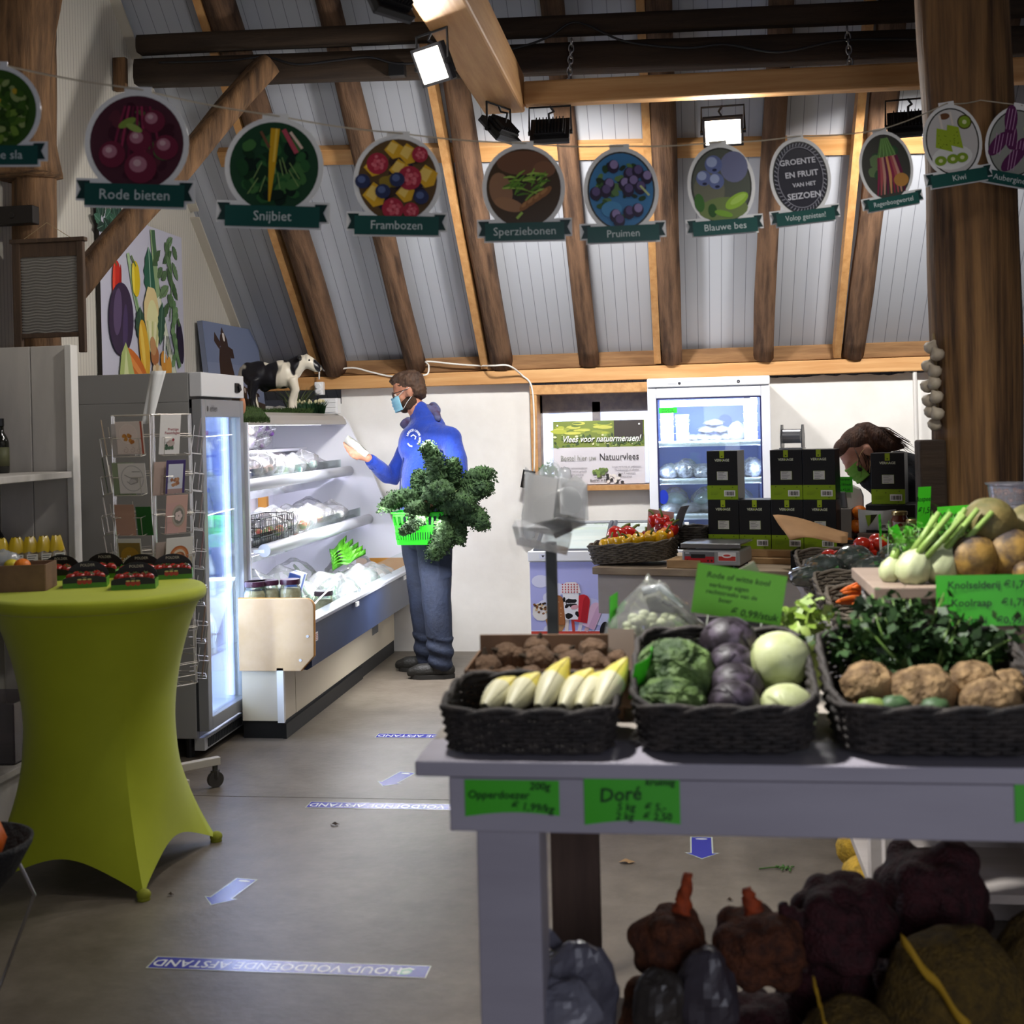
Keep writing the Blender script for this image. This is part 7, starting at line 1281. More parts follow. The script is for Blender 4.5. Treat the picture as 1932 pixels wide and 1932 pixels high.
# endives
END = mat('endive', 'cbc69c', .45, col2='dad6ba', scale=5, stretch=(1, 1, .6)); n = END.node_tree
ENDY = mat('endive_tip', 'c4b23a', .45, col2='d6c95e', scale=20)
for i, (u, v) in enumerate(((955, 1300), (1000, 1292), (1055, 1278), (1100, 1285), (1132, 1288), (1165, 1278))):
    top = atY(u+12, v-14+(-12 if i in (2, 5) else 0), VY0+.22); base = atY(u-38 if i else u-40, 1335, VY0+.09); base.z = max(base.z, VT+.075)
    t = thing('endive', f"pale endive in the left basket, {['leftmost', 'second from left', 'third and tallest', 'fourth', 'second from right', 'rightmost'][i]}", 'endive', tuple(base), group='endives in the left basket'); d = (top-base); l = d.length+.02; z = d.normalized(); x = z.cross(Vector((0, 1, 0))).normalized(); y = z.cross(x); M = Matrix(((x.x, y.x, z.x, base.x), (x.y, y.y, z.y, base.y), (x.z, y.z, z.z, base.z), (0, 0, 0, 1)))
    for k in range(7):
        a0 = k*2.4; b = MB(M @ Matrix.Rotation(a0, 4, 'Z')); s = 1-.06*k; 
        b.grid(lambda a, c: ((.029*s*sin(min(1, c*1.25)*pi*.62+.35)*(1-.88*c**5))*cos((a-.5)*2.6), (.029*s*sin(min(1, c*1.25)*pi*.62+.35)*(1-.88*c**5))*sin((a-.5)*2.6), l*c*(1.0-.05*k+.04*(k % 2))), 8, 14)
        b.mi = [1 if (q//8) > 6 else 0 for q in range(len(b.f))]; b.build('leaf', [END, ENDY], t, smooth=True)
# beets in a cardboard tray behind
bx = openbox('cardboard_tray', 'brown cardboard tray of beets behind the endives', (-.305, VY0+.44, VT+.03), .36, .24, .08, CARD, .03, lip=.035)
b = MB(); b.b2((-.46, VY0+.34, VT), (-.15, VY0+.54, VT+.03)); solo(b, 'riser_block', OLD, 'dark riser under the cardboard tray of beets', 'riser', at=(-.3, VY0+.53, VT))
BEET = mat('earthy_beet', '4a3626', .9, col2='6d5540', scale=9, bump=.6, bscale=60); rr = random.Random(12)
for i, (u, v, r) in enumerate(((918, 1262, 30), (955, 1235, 26), (972, 1240, 22), (1012, 1225, 26), (1018, 1246, 30), (1065, 1237, 24), (1078, 1250, 26), (1118, 1228, 27), (1122, 1255, 28), (1165, 1245, 20), (960, 1280, 24), (1002, 1278, 24), (1035, 1262, 24), (1150, 1264, 24), (920, 1283, 22), (1090, 1272, 22))):
    q = r/2400*2.95; p = atY(u, v, VY0+.47+(.07 if v < 1245 else .0)-(.10 if v > 1275 else 0)); t = thing('beet', f"earthy brown beet in the tray behind the endives, {['far left', 'upper left', 'second upper left', 'upper middle', 'big one in the middle', 'middle right', 'lower middle right', 'topmost at right', 'big one lower right', 'far right', 'low left above the endives', 'low second above the endives', 'low middle', 'low far right', 'lowest far left', 'low right of the tallest endive'][i]}", 'beet', tuple(p), group='beets in the cardboard tray')
    b = MB(); b.ball(p, (q, q*.9, q*.88), 18, 12, fn=lambda d: 1+.14*nz(d, 1.8, i)); b.build('root', BEET, t, smooth=True); b = MB(); a = Vector((rr.uniform(-1, 1), rr.uniform(-.6, .3), rr.uniform(.1, 1))).normalized(); b.tube([p+a*q*.85, p+a*q*1.12, p+a*q*1.3], [.008, .005, .003], 6); b.build('stub', mat('beet_stub', '3a2f22', .9), t)
# cabbages
def cabbage(name, lab, p, r, m, vein, seed, sq=(1, 1, .95), leafy=.05, outer=0, grp=None):
    t = thing(name, lab, 'cabbage', tuple(p), group=grp); b = MB()
    b.ball(p, (r*sq[0]*.96, r*sq[1]*.96, r*sq[2]*.96), 28, 20, fn=lambda d: 1+leafy*nz(d, 2.2, seed)); b.build('heart', m, t, smooth=True)
    rr = random.Random(seed)
    for k in range(5+outer):
        ax = Matrix.Rotation(rr.random()*6.3, 3, 'Z') @ Matrix.Rotation(rr.uniform(.3, 1.5), 3, 'X'); b = MB()
        def fn(a, c):
            w = (a-.5)*2.0; h = (c-.5)*2.1; d = Vector((sin(w)*cos(h), sin(h), cos(w)*cos(h))); e = max(abs(a-.5), abs(c-.5))*2; q = r*(1.0+.02*k/5+leafy*.8*nz(d, 3, seed+k)+(.012*sin(a*30+c*14)*e if outer else 0)+.05*outer/3*e**3); d = ax @ d; return (p.x+d.x*q*sq[0], p.y+d.y*q*sq[1], p.z+d.z*q*sq[2])
        b.grid(fn, 14, 14); o = b.build('outer_leaf', vein, t, smooth=True); o.modifiers.new('t', 'SOLIDIFY').thickness = .0015
SAV = mat('savoy', '243a17', .6, col2='56733a', scale=9, lo=.4, hi=.62, bump=1.0, bscale=70); SAV2 = mat('savoy_leaf', '2c461c', .6, col2='6b8648', scale=14, lo=.42, hi=.6, bump=1.0, bscale=60)
RED = mat('red_cabbage', '221a22', .5, col2='5c4e5e', scale=22, stretch=(1, 1, 1), lo=.4, hi=.75, bump=.15); RED2 = mat('red_cabbage_leaf', '201820', .5, col2='6a5e70', scale=26, lo=.45, hi=.75)
WHC = mat('white_cabbage', '8f9a5e', .45, col2='b9c290', scale=16, bump=.1); WHC2 = mat('white_cabbage_leaf', 'b0b882', .45, col2='c6cda0', scale=20, lo=.35, hi=.7)
cabbage('savoy_cabbage', 'large dark green savoy cabbage at the left of the middle basket', atY(1273, 1285, VY0+.25)+Vector((0, 0, -.005)), .084, SAV, SAV2, 3, (1.0, 1.0, 1.0), .10, 4)
cabbage('savoy_cabbage', 'savoy cabbage lying in front at the left of the middle basket', atY(1262, 1330, VY0+.14), .058, SAV, SAV2, 7, (1.15, .9, .85), .10, 4)
for i, (u, v, y, r) in enumerate(((1375, 1212, .36, 52), (1381, 1255, .29, 44), (1388, 1298, .22, 50), (1385, 1328, .14, 47))):
    cabbage('red_cabbage', f"dark red cabbage in the middle basket, {['at the back under the green card', 'second from the back', 'second from the front', 'at the front'][i]}", atY(u, v, VY0+y), r/2400*(2.4+y), RED, RED2, 20+i, (1, 1, .9), .03, 0, 'red cabbages in the middle basket')
for i, (u, v, y, r) in enumerate(((1471, 1250, .28, 57), (1484, 1345, .14, 54))): cabbage('white_cabbage', f"pale green round cabbage in the middle basket, {['large one at the back right', 'smaller one at the front right'][i]}", atY(u, v, VY0+y), r/2400*(2.38+y), WHC, WHC2, 30+i, (1, 1, .97), .025, 0)
# celeriac
CEL = mat('celeriac_skin', '5c462c', .8, col2='a5875e', scale=16, lo=.38, hi=.62, bump=.9, bscale=50); CSG = mat('celery_green', '18300f', .55, col2='2c4d1c', scale=24)
def celeriac(lab, p, r, seed):
    t = thing('celeriac', lab, 'celeriac', tuple(p), group='celeriacs in the right basket'); b = MB(); b.ball(p, (r, r, r*.86), 30, 22, fn=lambda d: 1+.10*nz(d, 2, seed)+.07*nz(d, 5, seed)+.05*abs(nz(d, 10, seed))*(1.5 if d.z < 0 else .6)); b.build('root', CEL, t, smooth=True); rr = random.Random(seed)
    b = MB()
    for k in range(12): a = rr.random()*6.3; c = p+Vector((cos(a)*r*.8, sin(a)*r*.8, -r*rr.uniform(.2, .6))); b.tube([c, c+Vector((cos(a)*.012, sin(a)*.012, -.012)), c+Vector((cos(a+.6)*.02, sin(a+.6)*.02, -.024))], [.005, .003, .0015], 5)
    b.build('rootlets', mat('rootlet', '8a6a3e', .9), t, smooth=True)
for i, (u, v, y, r) in enumerate(((1640, 1295, .22, 50), (1742, 1312, .19, 62), (1838, 1285, .24, 42), (1870, 1332, .14, 56), (1905, 1300, .26, 40))): celeriac(f"knobbly brown celeriac in the right basket, {['leftmost', 'large one in the middle', 'right of the middle at the back', 'front right', 'behind the front right one'][i]}", atY(u, v, VY0+y), r/2400*(2.38+y), 50+i)
def leafspray(b, base, tip, n, s, rr, wid=.5):
    """celery or parsley stem with toothed leaflets"""
    for i in range(n):
        f = rr.random()**.6; c = base.lerp(tip, f)+Vector((rr.gauss(0, 1), rr.gauss(0, .8), rr.gauss(0, .6)))*s*1.5*(.3+f); d = Vector((rr.gauss(0, 1), rr.gauss(-.3, 1), rr.gauss(.2, .7))).normalized(); q = d.cross(Vector((rr.gauss(0, 1), rr.gauss(0, 1), rr.gauss(0, 1)))).normalized(); e = s*rr.uniform(.6, 1.1); up = d.cross(q)
        P = [c-d*e, c-d*e*.3+q*e*wid, c+q*e*wid*1.15+up*e*.15, c+d*e*.35+q*e*wid*.7, c+d*e, c+d*e*.35-q*e*wid*.7, c-q*e*wid*1.15+up*e*.15, c-d*e*.3-q*e*wid]; b.add(P, [(0, 1, 2, 3, 4, 5, 6, 7)])
for i, (u0, v0, u1, v1, y, n, lab) in enumerate(((1690, 1290, 1650, 1150, .40, 240, 'left'), (1720, 1290, 1720, 1140, .44, 260, 'middle'), (1760, 1290, 1790, 1190, .42, 240, 'right'), (1700, 1270, 1600, 1215, .36, 200, 'lower left'), (1800, 1270, 1880, 1215, .38, 220, 'lower right'))):
    rr = random.Random(i); p0, p1 = atY(u0, v0, VY0+y-.06), atY(u1, v1, VY0+y); t = thing('leaf_celery_bunch', f'{lab} dark leafy celery bunch behind the celeriacs', 'celery', tuple(p0), group='leafy celery in the right basket'); b = MB(); leafspray(b, p0, p1, n, .020, rr); b.build('leaves', CSG, t, smooth=True); b = MB()
    for k in range(8): q = p1+Vector((rr.gauss(0, .03), rr.gauss(0, .02), rr.gauss(0, .02))); b.tube([p0+Vector((rr.gauss(0, .008), 0, 0)), p0.lerp(q, .6)+Vector((0, 0, .01)), q], [.004, .003, .0015], 5)
    b.build('stems', mat('celery_stem', '5d7c36', .5), t, smooth=True)
for i, (u, v) in enumerate(((1645, 1335), (1690, 1330), (1765, 1335))):
    p = atY(u, v, VY0+.10); t = thing('cabbage_leaf_sprout', f"small green sprouting leaf head in the front of the right basket, {['leftmost', 'dark one', 'by the big celeriac'][i]}", 'greens', tuple(p)); b = MB(); b.ball(p, (.028, .022, .018), 16, 10, fn=lambda d: 1+.2*nz(d, 3, i)); b.build('sprout', mat('sprout_pale', '6f8f3a', .5, col2='a3b466', scale=14) if i == 0 else mat('sprout_dark', '2c4a2c', .5, col2='5b7a50', scale=20), t, smooth=True)
LET = mat('pale_lettuce', '55701f', .5, col2='7f9638', scale=18); p = atY(1520, 1172, VY0+.56); t = thing('lettuce', 'pale green frilly lettuce tips behind the gap between middle and right basket', 'lettuce', tuple(p)); b = MB(); leafspray(b, p+Vector((0, 0, -.05)), p+Vector((0, 0, .02)), 110, .022, random.Random(5), .6); b.build('leaves', LET, t, smooth=True)
b = MB(); b.ball(p+Vector((0, 0, -.08)), (.05, .04, .09), 14, 10); b.build('head', mat('lettuce_core', '8fa352', .5), t, smooth=True)
# bag of sprouts behind, cards
p = atY(1232, 1180, VY0+.62); t = thing('sprout_bag', 'clear bag of pale sprouts behind the middle basket', 'bag', (p.x, p.y, VT)); b = MB(); crumple(b, .23, .16, .26, 5, 0, .16, .45); b.v = [(q[0]+p.x, q[1]+p.y, q[2]+VT) for q in b.v]; b.build('bag', film('sprout_film', 'f2f4f2', .12, .1, .6), t, smooth=True); b = MB(); rr = random.Random(6)
for i in range(70): a = rr.random()*6.3; q = math.sqrt(rr.random()); c = Vector((p.x+.075*q*cos(a), p.y+.05*q*sin(a), VT+.05+rr.random()*.13)); b.ball(c, (.013, .011, .010), 8, 6)
b.build('sprouts', mat('sprout_white', 'c9cbaa', .5, col2='aeb386', scale=30), t, smooth=True)['kind'] = 'stuff'
b = MB(frame((p.x-.06, p.y-.083, VT+.12), (1, -.2, 0), (0, 0, 1))); b.rect(-.04, -.05, .02, .04, 'b9a99a'); b.build('label', PRINT, t)
b = MB(); b.tube([(p.x-.02, p.y-.05, VT+.24), (p.x+.02, p.y-.05, VT+.25), (p.x+.07, p.y-.05, VT+.205)], [.012, .009, .004], 7); b.build('bag_neck', CLOUDY, t, smooth=True)
a = atY(1387, 1168, VY0+.50); tagcard('price_card', 'bright green card tilted above the red cabbages', tuple(a), (1, 0, -.165), (.165, -.1, 1), .195, .112, (('Rode of witte kool', -.03, .80, .018), ('verkoop eigen', -.12, .61, .015), ('rechtstreeks van de', -.08, .47, .014), ('boer', -.14, .33, .015), ('€ 0,99/stuk', .2, .14, .022)), stick=.10, colr='86e24a')  # card green lightened for the light falling on this card
a = atY(1412, 1100, VY0+.56); b = MB(frame(tuple(a), (1, 0, .55), (-.5, -.1, 1))); b.box((0, 0, 0), (.07, .075, .002)); b.box((0, -.07, -.002), (.006, .12, .003)); solo(b, 'blank_card', mat('cream_card', 'b3aa9c', .7), 'blank cream card behind the bright green cabbage card', 'card', at=tuple(a))
a = atY(1203, 1300, VY0+.20); tagcard('price_card', 'green card seen almost edge on between endives and savoy cabbage', tuple(a), (.30, .95, .2), (.25, -.1, 1), .10, .075, (), bend=.012)
a = atY(1158, 1190, VY0+.64); tagcard('price_card', 'narrow green card edge left of the sprout bag', tuple(a), (.15, 1, 0), (.03, 0, 1), .09, .085, (), stick=.1)
# ---------------------------------------------------------------- raised board with fennel and swedes
RX0, RZ, RY0, RY1 = .425, 1.145, 3.10, 3.52
t = thing('raised_board', 'raised whitewashed board on short legs carrying fennel and swedes', 'stand', (.8, 3.3, VT)); b = MB(); b.b2((RX0, RY0, RZ-.028), (1.5, RY1, RZ)); b.build('board', mat('worn_board', '8b7a6c', .65, col2='7a695c', scale=4, stretch=(.5, 4, 4)), t, bevel=.003); b = MB(); b.b2((RX0+.05, RY0+.015, .78), (1.5, RY0+.035, RZ-.028)); b.build('front_board', mat('dark_brown_board', '54463f', .7), t)  # front board in a darker brown than the top board
b = MB(); b.prism([(0, 0), (.05, 0), (.10, .17), (0, .17)], .03, frame((RX0+.005, RY0+.045, RZ-.2), (1, 0, 0), (0, 0, 1))); b.build('bracket', WHITEWOOD, t)
for xx in (RX0+.02, 1.3):
    for yy in (RY0+.06, RY1-.1): b = MB(); b.b2((xx, yy, 0), (xx+.06, yy+.06, RZ-.028)); b.build('leg', WHITEWOOD, t)
a = atY(1879, 1180, 3.07); tagcard('price_card', 'large green card reading Knolselderij, Koolraap and Koolrabi', tuple(a), (1, 0, .01), (0, 0, 1), .262, .118, (('Knolselderij €1,79/kg', .0, .80, .0245), ('Koolraap   €1,79/kg', .0, .45, .0245), ('Koolrabi   €0,99/stuk', .0, .10, .024)), bend=.004, colr='38a81e', ink='0d2a10', shear=.05)
FEN = mat('fennel_bulb', '9ca577', .45, col2='b5bb93', scale=9, stretch=(3, 3, .5)); FGR = mat('fennel_stalk', '7f9a4c', .45); FRD = mat('fennel_frond', '4d8a1c', .6, col2='3a6a14', scale=20)
for i, (u, v, s, ln) in enumerate(((1708, 1062, .84, .25), (1757, 1062, .92, .32), (1674, 1062, .56, .1))):
    p = atY(u, 1104, RY0+.07+.02*i); p.z = RZ; t = thing('fennel', f"white fennel bulb on the raised board, {['front left with frond', 'right one with long stalks', 'small leftmost piece'][i]}", 'fennel', tuple(p)); s *= 1.0; lean = Vector((.55, .1, 1)).normalized() if i < 2 else Vector((.3, 0, 1)).normalized()
    x = Vector((0, 1, 0)).cross(lean).normalized(); y = lean.cross(x); M = Matrix(((x.x, y.x, lean.x, p.x), (x.y, y.y, lean.y, p.y), (x.z, y.z, lean.z, p.z), (0, 0, 0, 1))); b = MB(M); b.lathe([(.012, .0), (.036*s, .012*s), (.047*s, .04*s), (.042*s, .075*s), (.026*s, .10*s), (.018*s, .11*s)], 26, mod=lambda w, q: 1+.08*cos(2*w)+.03*cos(7*w+q*3)); b.build('bulb', FEN, t, smooth=True)
    b = MB()
    if i < 2:
        for k in range(6): o = M @ Vector((.022*cos(k*1.05)*s, .018*sin(k*1.05)*s, .09*s)); d = (lean+Vector((.10*(k-2), .05*sin(k), -.04*k*.3))).normalized(); b.tube([o, o+d*.05, o+d*(.08+.012*k)], [.010, .008, .0065], 8)
        b.build('stalks', FGR, t, smooth=True); b = MB(); rr = random.Random(i); o = M @ Vector((0, 0, .13*s)); ctr = atY(1715 if i == 0 else 1790, 1020 if i == 0 else 1000, RY0+.12)
        for k in range(420): a = ctr+Vector((rr.gauss(0, .026), rr.gauss(0, .02), rr.gauss(0, .018))); e = a+Vector((rr.gauss(0, 1), rr.gauss(0, 1), rr.gauss(.3, .8)))*.012; q = Vector((rr.gauss(0, 1), rr.gauss(0, 1), rr.gauss(0, 1)))*.0012; b.add([a-q, a+q, e], [(0, 1, 2)])
        for k in range(8): b.tube([o, o.lerp(ctr, .6), ctr+Vector((rr.gauss(0, .02), 0, rr.gauss(0, .015)))], .0015, 4)
        b.build('fronds', FRD, t, smooth=True)
    else: b.tube([M @ Vector((0, 0, .05)), M @ Vector((.0, 0, .085))], [.012, .009], 8); b.build('stalks', FGR, t, smooth=True)
SWE = mat('swede_skin', '2f2420', .6, col2='8d6d30', scale=11, lo=.42, hi=.60, bump=.15, bscale=40); SWG = mat('swede_skin_green', '4a4c28', .6, col2='7a6a3a', scale=10, bump=.15, bscale=40)
for i, (u, v, r, y, m, lab) in enumerate(((1836, 1070, 46, .10, SWE, 'front swede beside the fennel'), (1905, 1068, 50, .12, SWE, 'front swede at the right edge'), (1866, 988, 49, .15, SWG, 'round topmost swede balanced on the others'), (1945, 1000, 48, .22, SWG, 'upper swede cut by the right edge of the picture'), (1880, 1060, 46, .28, SWE, 'swede at the back of the pile'), (1935, 1092, 22, .05, SWE, 'small swede at the lower right edge'))):
    q = r/2400*(3.1+y); p = atY(u, v, RY0+y); b = MB(); b.ball((0, 0, 0), (q, q, q*.97), 26, 18, fn=lambda d: 1+.03*nz(d, 1.6, i)-.06*max(0, -d.z)**8); 
    if i not in (2, 3): p.z = RZ+q*.93
    solo(b, 'swede', m, lab, 'swede', 'swedes on the raised board', smooth=True).location = p
# ---------------------------------------------------------------- sacks and nets under the stand
def net(name, lab, c, sx, sy, sz, m, knot=None, seed=0, n=16, r=.034, stringm=None):
    t = thing(name, lab, 'net bag', tuple(c)); rr = random.Random(seed); b = MB()
    for i in range(n*3):
        a = rr.random()*6.3; q = math.sqrt(rr.random()); z = rr.random(); b.ball((c[0]+sx*.40*q*cos(a)*(1-.35*z*z), c[1]+sy*.4*q*sin(a), c[2]+r*.9+(sz-2*r)*z), r*rr.uniform(.85, 1.15), 12, 8)
    b.ball((c[0], c[1], c[2]+sz*.45), (sx*.42, sy*.4, sz*.45), 14, 10); o = organic(b, 'filled_net', m, t, .009, 2, .4)
    b = MB()
    if knot:
        k = [Vector(q) for q in knot]; pts = []
        for i in range(len(k)-1): pts += [k[i].lerp(k[i+1], j/6) for j in range(6)]
        b.tube(pts+[k[-1]], [.020*(1-.55*i/len(pts)) for i in range(len(pts)+1)], 12, sq=lambda i, w: 1+.22*sin(3*w+i*1.2)); b.build('twisted_neck', stringm or m, t, smooth=True)
    return t
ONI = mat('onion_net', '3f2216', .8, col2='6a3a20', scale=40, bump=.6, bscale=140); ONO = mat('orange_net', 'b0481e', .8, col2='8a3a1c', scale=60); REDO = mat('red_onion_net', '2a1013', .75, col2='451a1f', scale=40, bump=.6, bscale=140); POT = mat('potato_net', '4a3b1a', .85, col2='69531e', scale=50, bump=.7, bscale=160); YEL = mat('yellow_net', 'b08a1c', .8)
NY = VY0+.22; zs_ = .21
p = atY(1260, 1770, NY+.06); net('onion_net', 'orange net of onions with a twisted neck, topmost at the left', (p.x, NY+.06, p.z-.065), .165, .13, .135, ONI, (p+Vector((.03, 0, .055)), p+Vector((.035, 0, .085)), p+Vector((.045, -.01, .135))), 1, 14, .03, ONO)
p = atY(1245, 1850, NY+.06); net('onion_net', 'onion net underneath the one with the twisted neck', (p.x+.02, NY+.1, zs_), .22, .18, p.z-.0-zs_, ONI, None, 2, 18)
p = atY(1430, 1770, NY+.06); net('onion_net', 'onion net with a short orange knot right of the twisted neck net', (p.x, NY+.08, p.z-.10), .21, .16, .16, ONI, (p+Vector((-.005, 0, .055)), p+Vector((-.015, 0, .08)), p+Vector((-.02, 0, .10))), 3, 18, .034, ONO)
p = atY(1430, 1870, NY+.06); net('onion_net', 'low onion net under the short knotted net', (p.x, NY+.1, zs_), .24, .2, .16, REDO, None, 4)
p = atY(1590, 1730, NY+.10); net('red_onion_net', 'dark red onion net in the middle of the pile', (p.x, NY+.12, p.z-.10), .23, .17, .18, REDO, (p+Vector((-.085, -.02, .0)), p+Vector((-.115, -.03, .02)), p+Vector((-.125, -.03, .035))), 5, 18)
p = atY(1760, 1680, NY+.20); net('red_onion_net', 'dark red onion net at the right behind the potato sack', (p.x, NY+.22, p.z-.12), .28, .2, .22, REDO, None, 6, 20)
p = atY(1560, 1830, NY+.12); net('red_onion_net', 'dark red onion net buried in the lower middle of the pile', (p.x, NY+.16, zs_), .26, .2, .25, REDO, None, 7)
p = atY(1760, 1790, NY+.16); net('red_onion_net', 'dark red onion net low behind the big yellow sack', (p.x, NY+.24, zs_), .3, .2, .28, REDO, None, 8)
def sack(name, lab, c, sx, sy, sz, m, seed, edge=None):
    t = thing(name, lab, 'sack', tuple(c)); b = MB(); b.ball((c[0], c[1], c[2]+sz*.5), (sx*.5, sy*.5, sz*.5), 30, 22, fn=lambda d: 1+.10*nz(d, 2, seed)+.05*nz(d, 5, seed)); b.v = [(q[0], q[1], max(q[2], c[2])) for q in b.v]; b.build('sack', m, t, smooth=True)
    if edge: b = MB(); b.grid(lambda a, q: tuple(Vector(edge[0]).lerp(Vector(edge[1]), a)+Vector((0, -.008*sin(a*9), -.022*q+.004*sin(a*14)))), 16, 2); b.build('folded_edge', YEL, t, smooth=True).modifiers.new('t', 'SOLIDIFY').thickness = .002
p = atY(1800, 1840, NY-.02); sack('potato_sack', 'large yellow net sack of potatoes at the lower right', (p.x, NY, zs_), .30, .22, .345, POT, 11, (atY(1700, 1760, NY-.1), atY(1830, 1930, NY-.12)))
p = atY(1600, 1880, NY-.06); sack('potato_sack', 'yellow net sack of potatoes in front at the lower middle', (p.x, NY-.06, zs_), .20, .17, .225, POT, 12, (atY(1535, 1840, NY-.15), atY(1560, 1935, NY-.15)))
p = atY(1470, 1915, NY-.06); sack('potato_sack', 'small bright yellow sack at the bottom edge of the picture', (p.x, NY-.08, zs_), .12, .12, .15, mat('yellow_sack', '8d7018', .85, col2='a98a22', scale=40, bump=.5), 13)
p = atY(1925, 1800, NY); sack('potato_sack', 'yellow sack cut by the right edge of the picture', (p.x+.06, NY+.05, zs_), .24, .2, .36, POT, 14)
GP = mat('grey_plastic', '6c6b76', .35, col2='4f4e58', scale=8, coat=.2); p = atY(1090, 1860, NY-.03)
def plast(lab, u, v, y, sx, sz, seed, m, hh):
    p = atY(u, v, y); b = MB(); b.ball((p.x, y, p.z), (sx, sx*.7, sz), 26, 20, fn=lambda d: 1+.22*nz(d, 1.8, seed)+.10*abs(nz(d, 4, seed))); b.v = [(q[0], q[1], max(q[2], zs_)) for q in b.v]; solo(b, 'plastic_bag', m, lab, 'plastic bag', at=(p.x, y, p.z))
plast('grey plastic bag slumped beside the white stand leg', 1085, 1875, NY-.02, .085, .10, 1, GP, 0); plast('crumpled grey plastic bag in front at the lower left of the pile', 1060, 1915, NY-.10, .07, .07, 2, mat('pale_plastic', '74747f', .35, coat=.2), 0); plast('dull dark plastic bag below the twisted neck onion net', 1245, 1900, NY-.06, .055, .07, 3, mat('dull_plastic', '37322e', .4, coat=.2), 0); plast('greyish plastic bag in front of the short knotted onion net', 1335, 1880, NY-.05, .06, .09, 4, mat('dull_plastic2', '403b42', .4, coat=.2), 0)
b = MB(); q = atY(1040, 1785, NY); b.grid(lambda a, c: (q.x-.02+.05*a+.02*c, NY-.01+.01*sin(a*4), q.z+.02-.07*a+.02*c), 8, 4); solo(b, 'plastic_flap', GP, 'pale plastic flap sticking up beside the stand leg', 'plastic', at=tuple(q), smooth=True).modifiers.new('t', 'SOLIDIFY').thickness = .0015
# sacks behind, on a low crate seen through the stand
p = atZ(1640, 1650, 0); b = MB(); b.b2((p.x-.0, 4.05, 0), (p.x+.03, 4.6, .42)); b.b2((p.x+.03, 4.05, 0), (p.x+.6, 4.09, .42)); solo(b, 'low_crate', WHITEWOOD, 'pale wooden crate side seen through the legs of the white stand', 'crate', at=(p.x, 4.3, 0), bevel=.004)
for i, (u, v, s) in enumerate(((1625, 1600, .1), (1635, 1640, .09))): q = atY(u, v, 4.45-.3*i); sack('potato_net', f"yellow potato net behind the stand, {['upper', 'lower'][i]} one beside the pale crate", (q.x+.03, 4.4-.35*i, max(0, q.z-.11)), .24, .2, .20, mat('yellow_potato_net', '8f7426', .8, col2='c09a2c', scale=40, bump=.6), 20+i)
# garlic braid on the post
GAR = mat('garlic', '9c8f7c', .6, col2='b5a994', scale=12, stretch=(1, 1, .4)); q0 = atY(1760, 640, 5.0); t = thing('garlic_braid', 'braid of garlic bulbs hanging at the left of the thick post', 'garlic', tuple(q0))
for i, (u, v) in enumerate(((1757, 655), (1768, 668), (1752, 690), (1763, 700), (1750, 728), (1762, 722), (1753, 755), (1766, 748), (1757, 776), (1768, 780), (1764, 800))): p = atY(u, v, 4.92-.03*(i % 2)); b = MB(Matrix.Translation(p) @ Matrix.Rotation(.5*(-1)**i, 4, 'Y')); b.lathe([(.004, .030), (.010, .02), (.024, .006), (.026, -.008), (.016, -.022), (.003, -.026)], 16, mod=lambda w, q: 1+.06*cos(6*w)); b.build('bulb', GAR, t, smooth=True)
b = MB(); b.tube([atY(1764, 630, 4.97), atY(1762, 700, 4.95), atY(1765, 800, 4.95)], .012, 8, sq=lambda i, w: 1+.2*cos(3*w)); b.build('braid', mat('straw', '7d6a48', .8), t)
b = MB(); q = atY(1926, 700, 5.4); b.b2((q.x, 5.4, 0), (q.x+.4, 5.45, atY(1926, 650, 5.4).z)); solo(b, 'wall_board', mat('white_panel', 'c9c6c4', .5), 'white panel edge behind the thick post at the right edge of the picture', 'panel', at=(q.x, 5.42, 1.2))
b = MB(); q = atY(1745, 680, 8.55); b.tube([(q.x-.06, 8.58, 1.84), (q.x-.06, 8.58, .2)], .014, 8); solo(b, 'wall_pipe', mat('pipe_white', 'cfccc8', .5), 'thin white pipe down the back wall left of the thick post', 'pipe', at=(q.x-.06, 8.58, .2))
# ---------------------------------------------------------------- washboard and painting on the left
a, c = atY(22, 455, 5.26), atY(160, 650, 5.26); wx0, wx1, wz = a.x, c.x, a.z
t = thing('washboard', 'old wooden washboard with a rippled grey plate hanging on the dark left post', 'washboard', (wx0+.15, 5.27, wz-.3)); WB = mat('dark_board', '3a2b20', .8, col2='4d3a2a', scale=6, stretch=(4, 4, .6), bump=.3); b = MB(); b.b2((wx0, 5.26, wz-.50), (wx0+.035, 5.285, wz)); b.build('leg', WB, t, bevel=.003); b = MB(); b.b2((wx1-.03, 5.26, wz-.50), (wx1, 5.285, wz)); b.build('leg', WB, t, bevel=.003); b = MB(); b.b2((wx0-.01, 5.255, wz-.012), (wx1+.01, 5.29, wz+.006)); b.build('rail', WB, t, bevel=.002); b = MB(); b.b2((wx0+.03, 5.265, wz-.075), (wx1-.03, 5.28, wz-.012)); b.build('rail', WB, t, bevel=.002); b = MB(); b.b2((wx0+.03, 5.262, wz-.43), (wx1-.03, 5.284, wz-.41)); b.build('rail', WB, t, bevel=.002)
b = MB(); b.grid(lambda u, v: (wx0+.035+(wx1-wx0-.065)*u, 5.27-.004*sin(v*26*2*pi+1.2*sin(u*18)), wz-.41+.335*v), 60, 200); b.build('rippled_plate', mat('zinc', '8a8782', .45, .3), t, smooth=True)
b = MB(); n = atY(88, 420, 5.28); b.tube([(wx0+.04, 5.27, wz), n, (wx1-.05, 5.27, wz)], .0015, 5); b.build('string', mat('string', 'a08a66', .8), t)
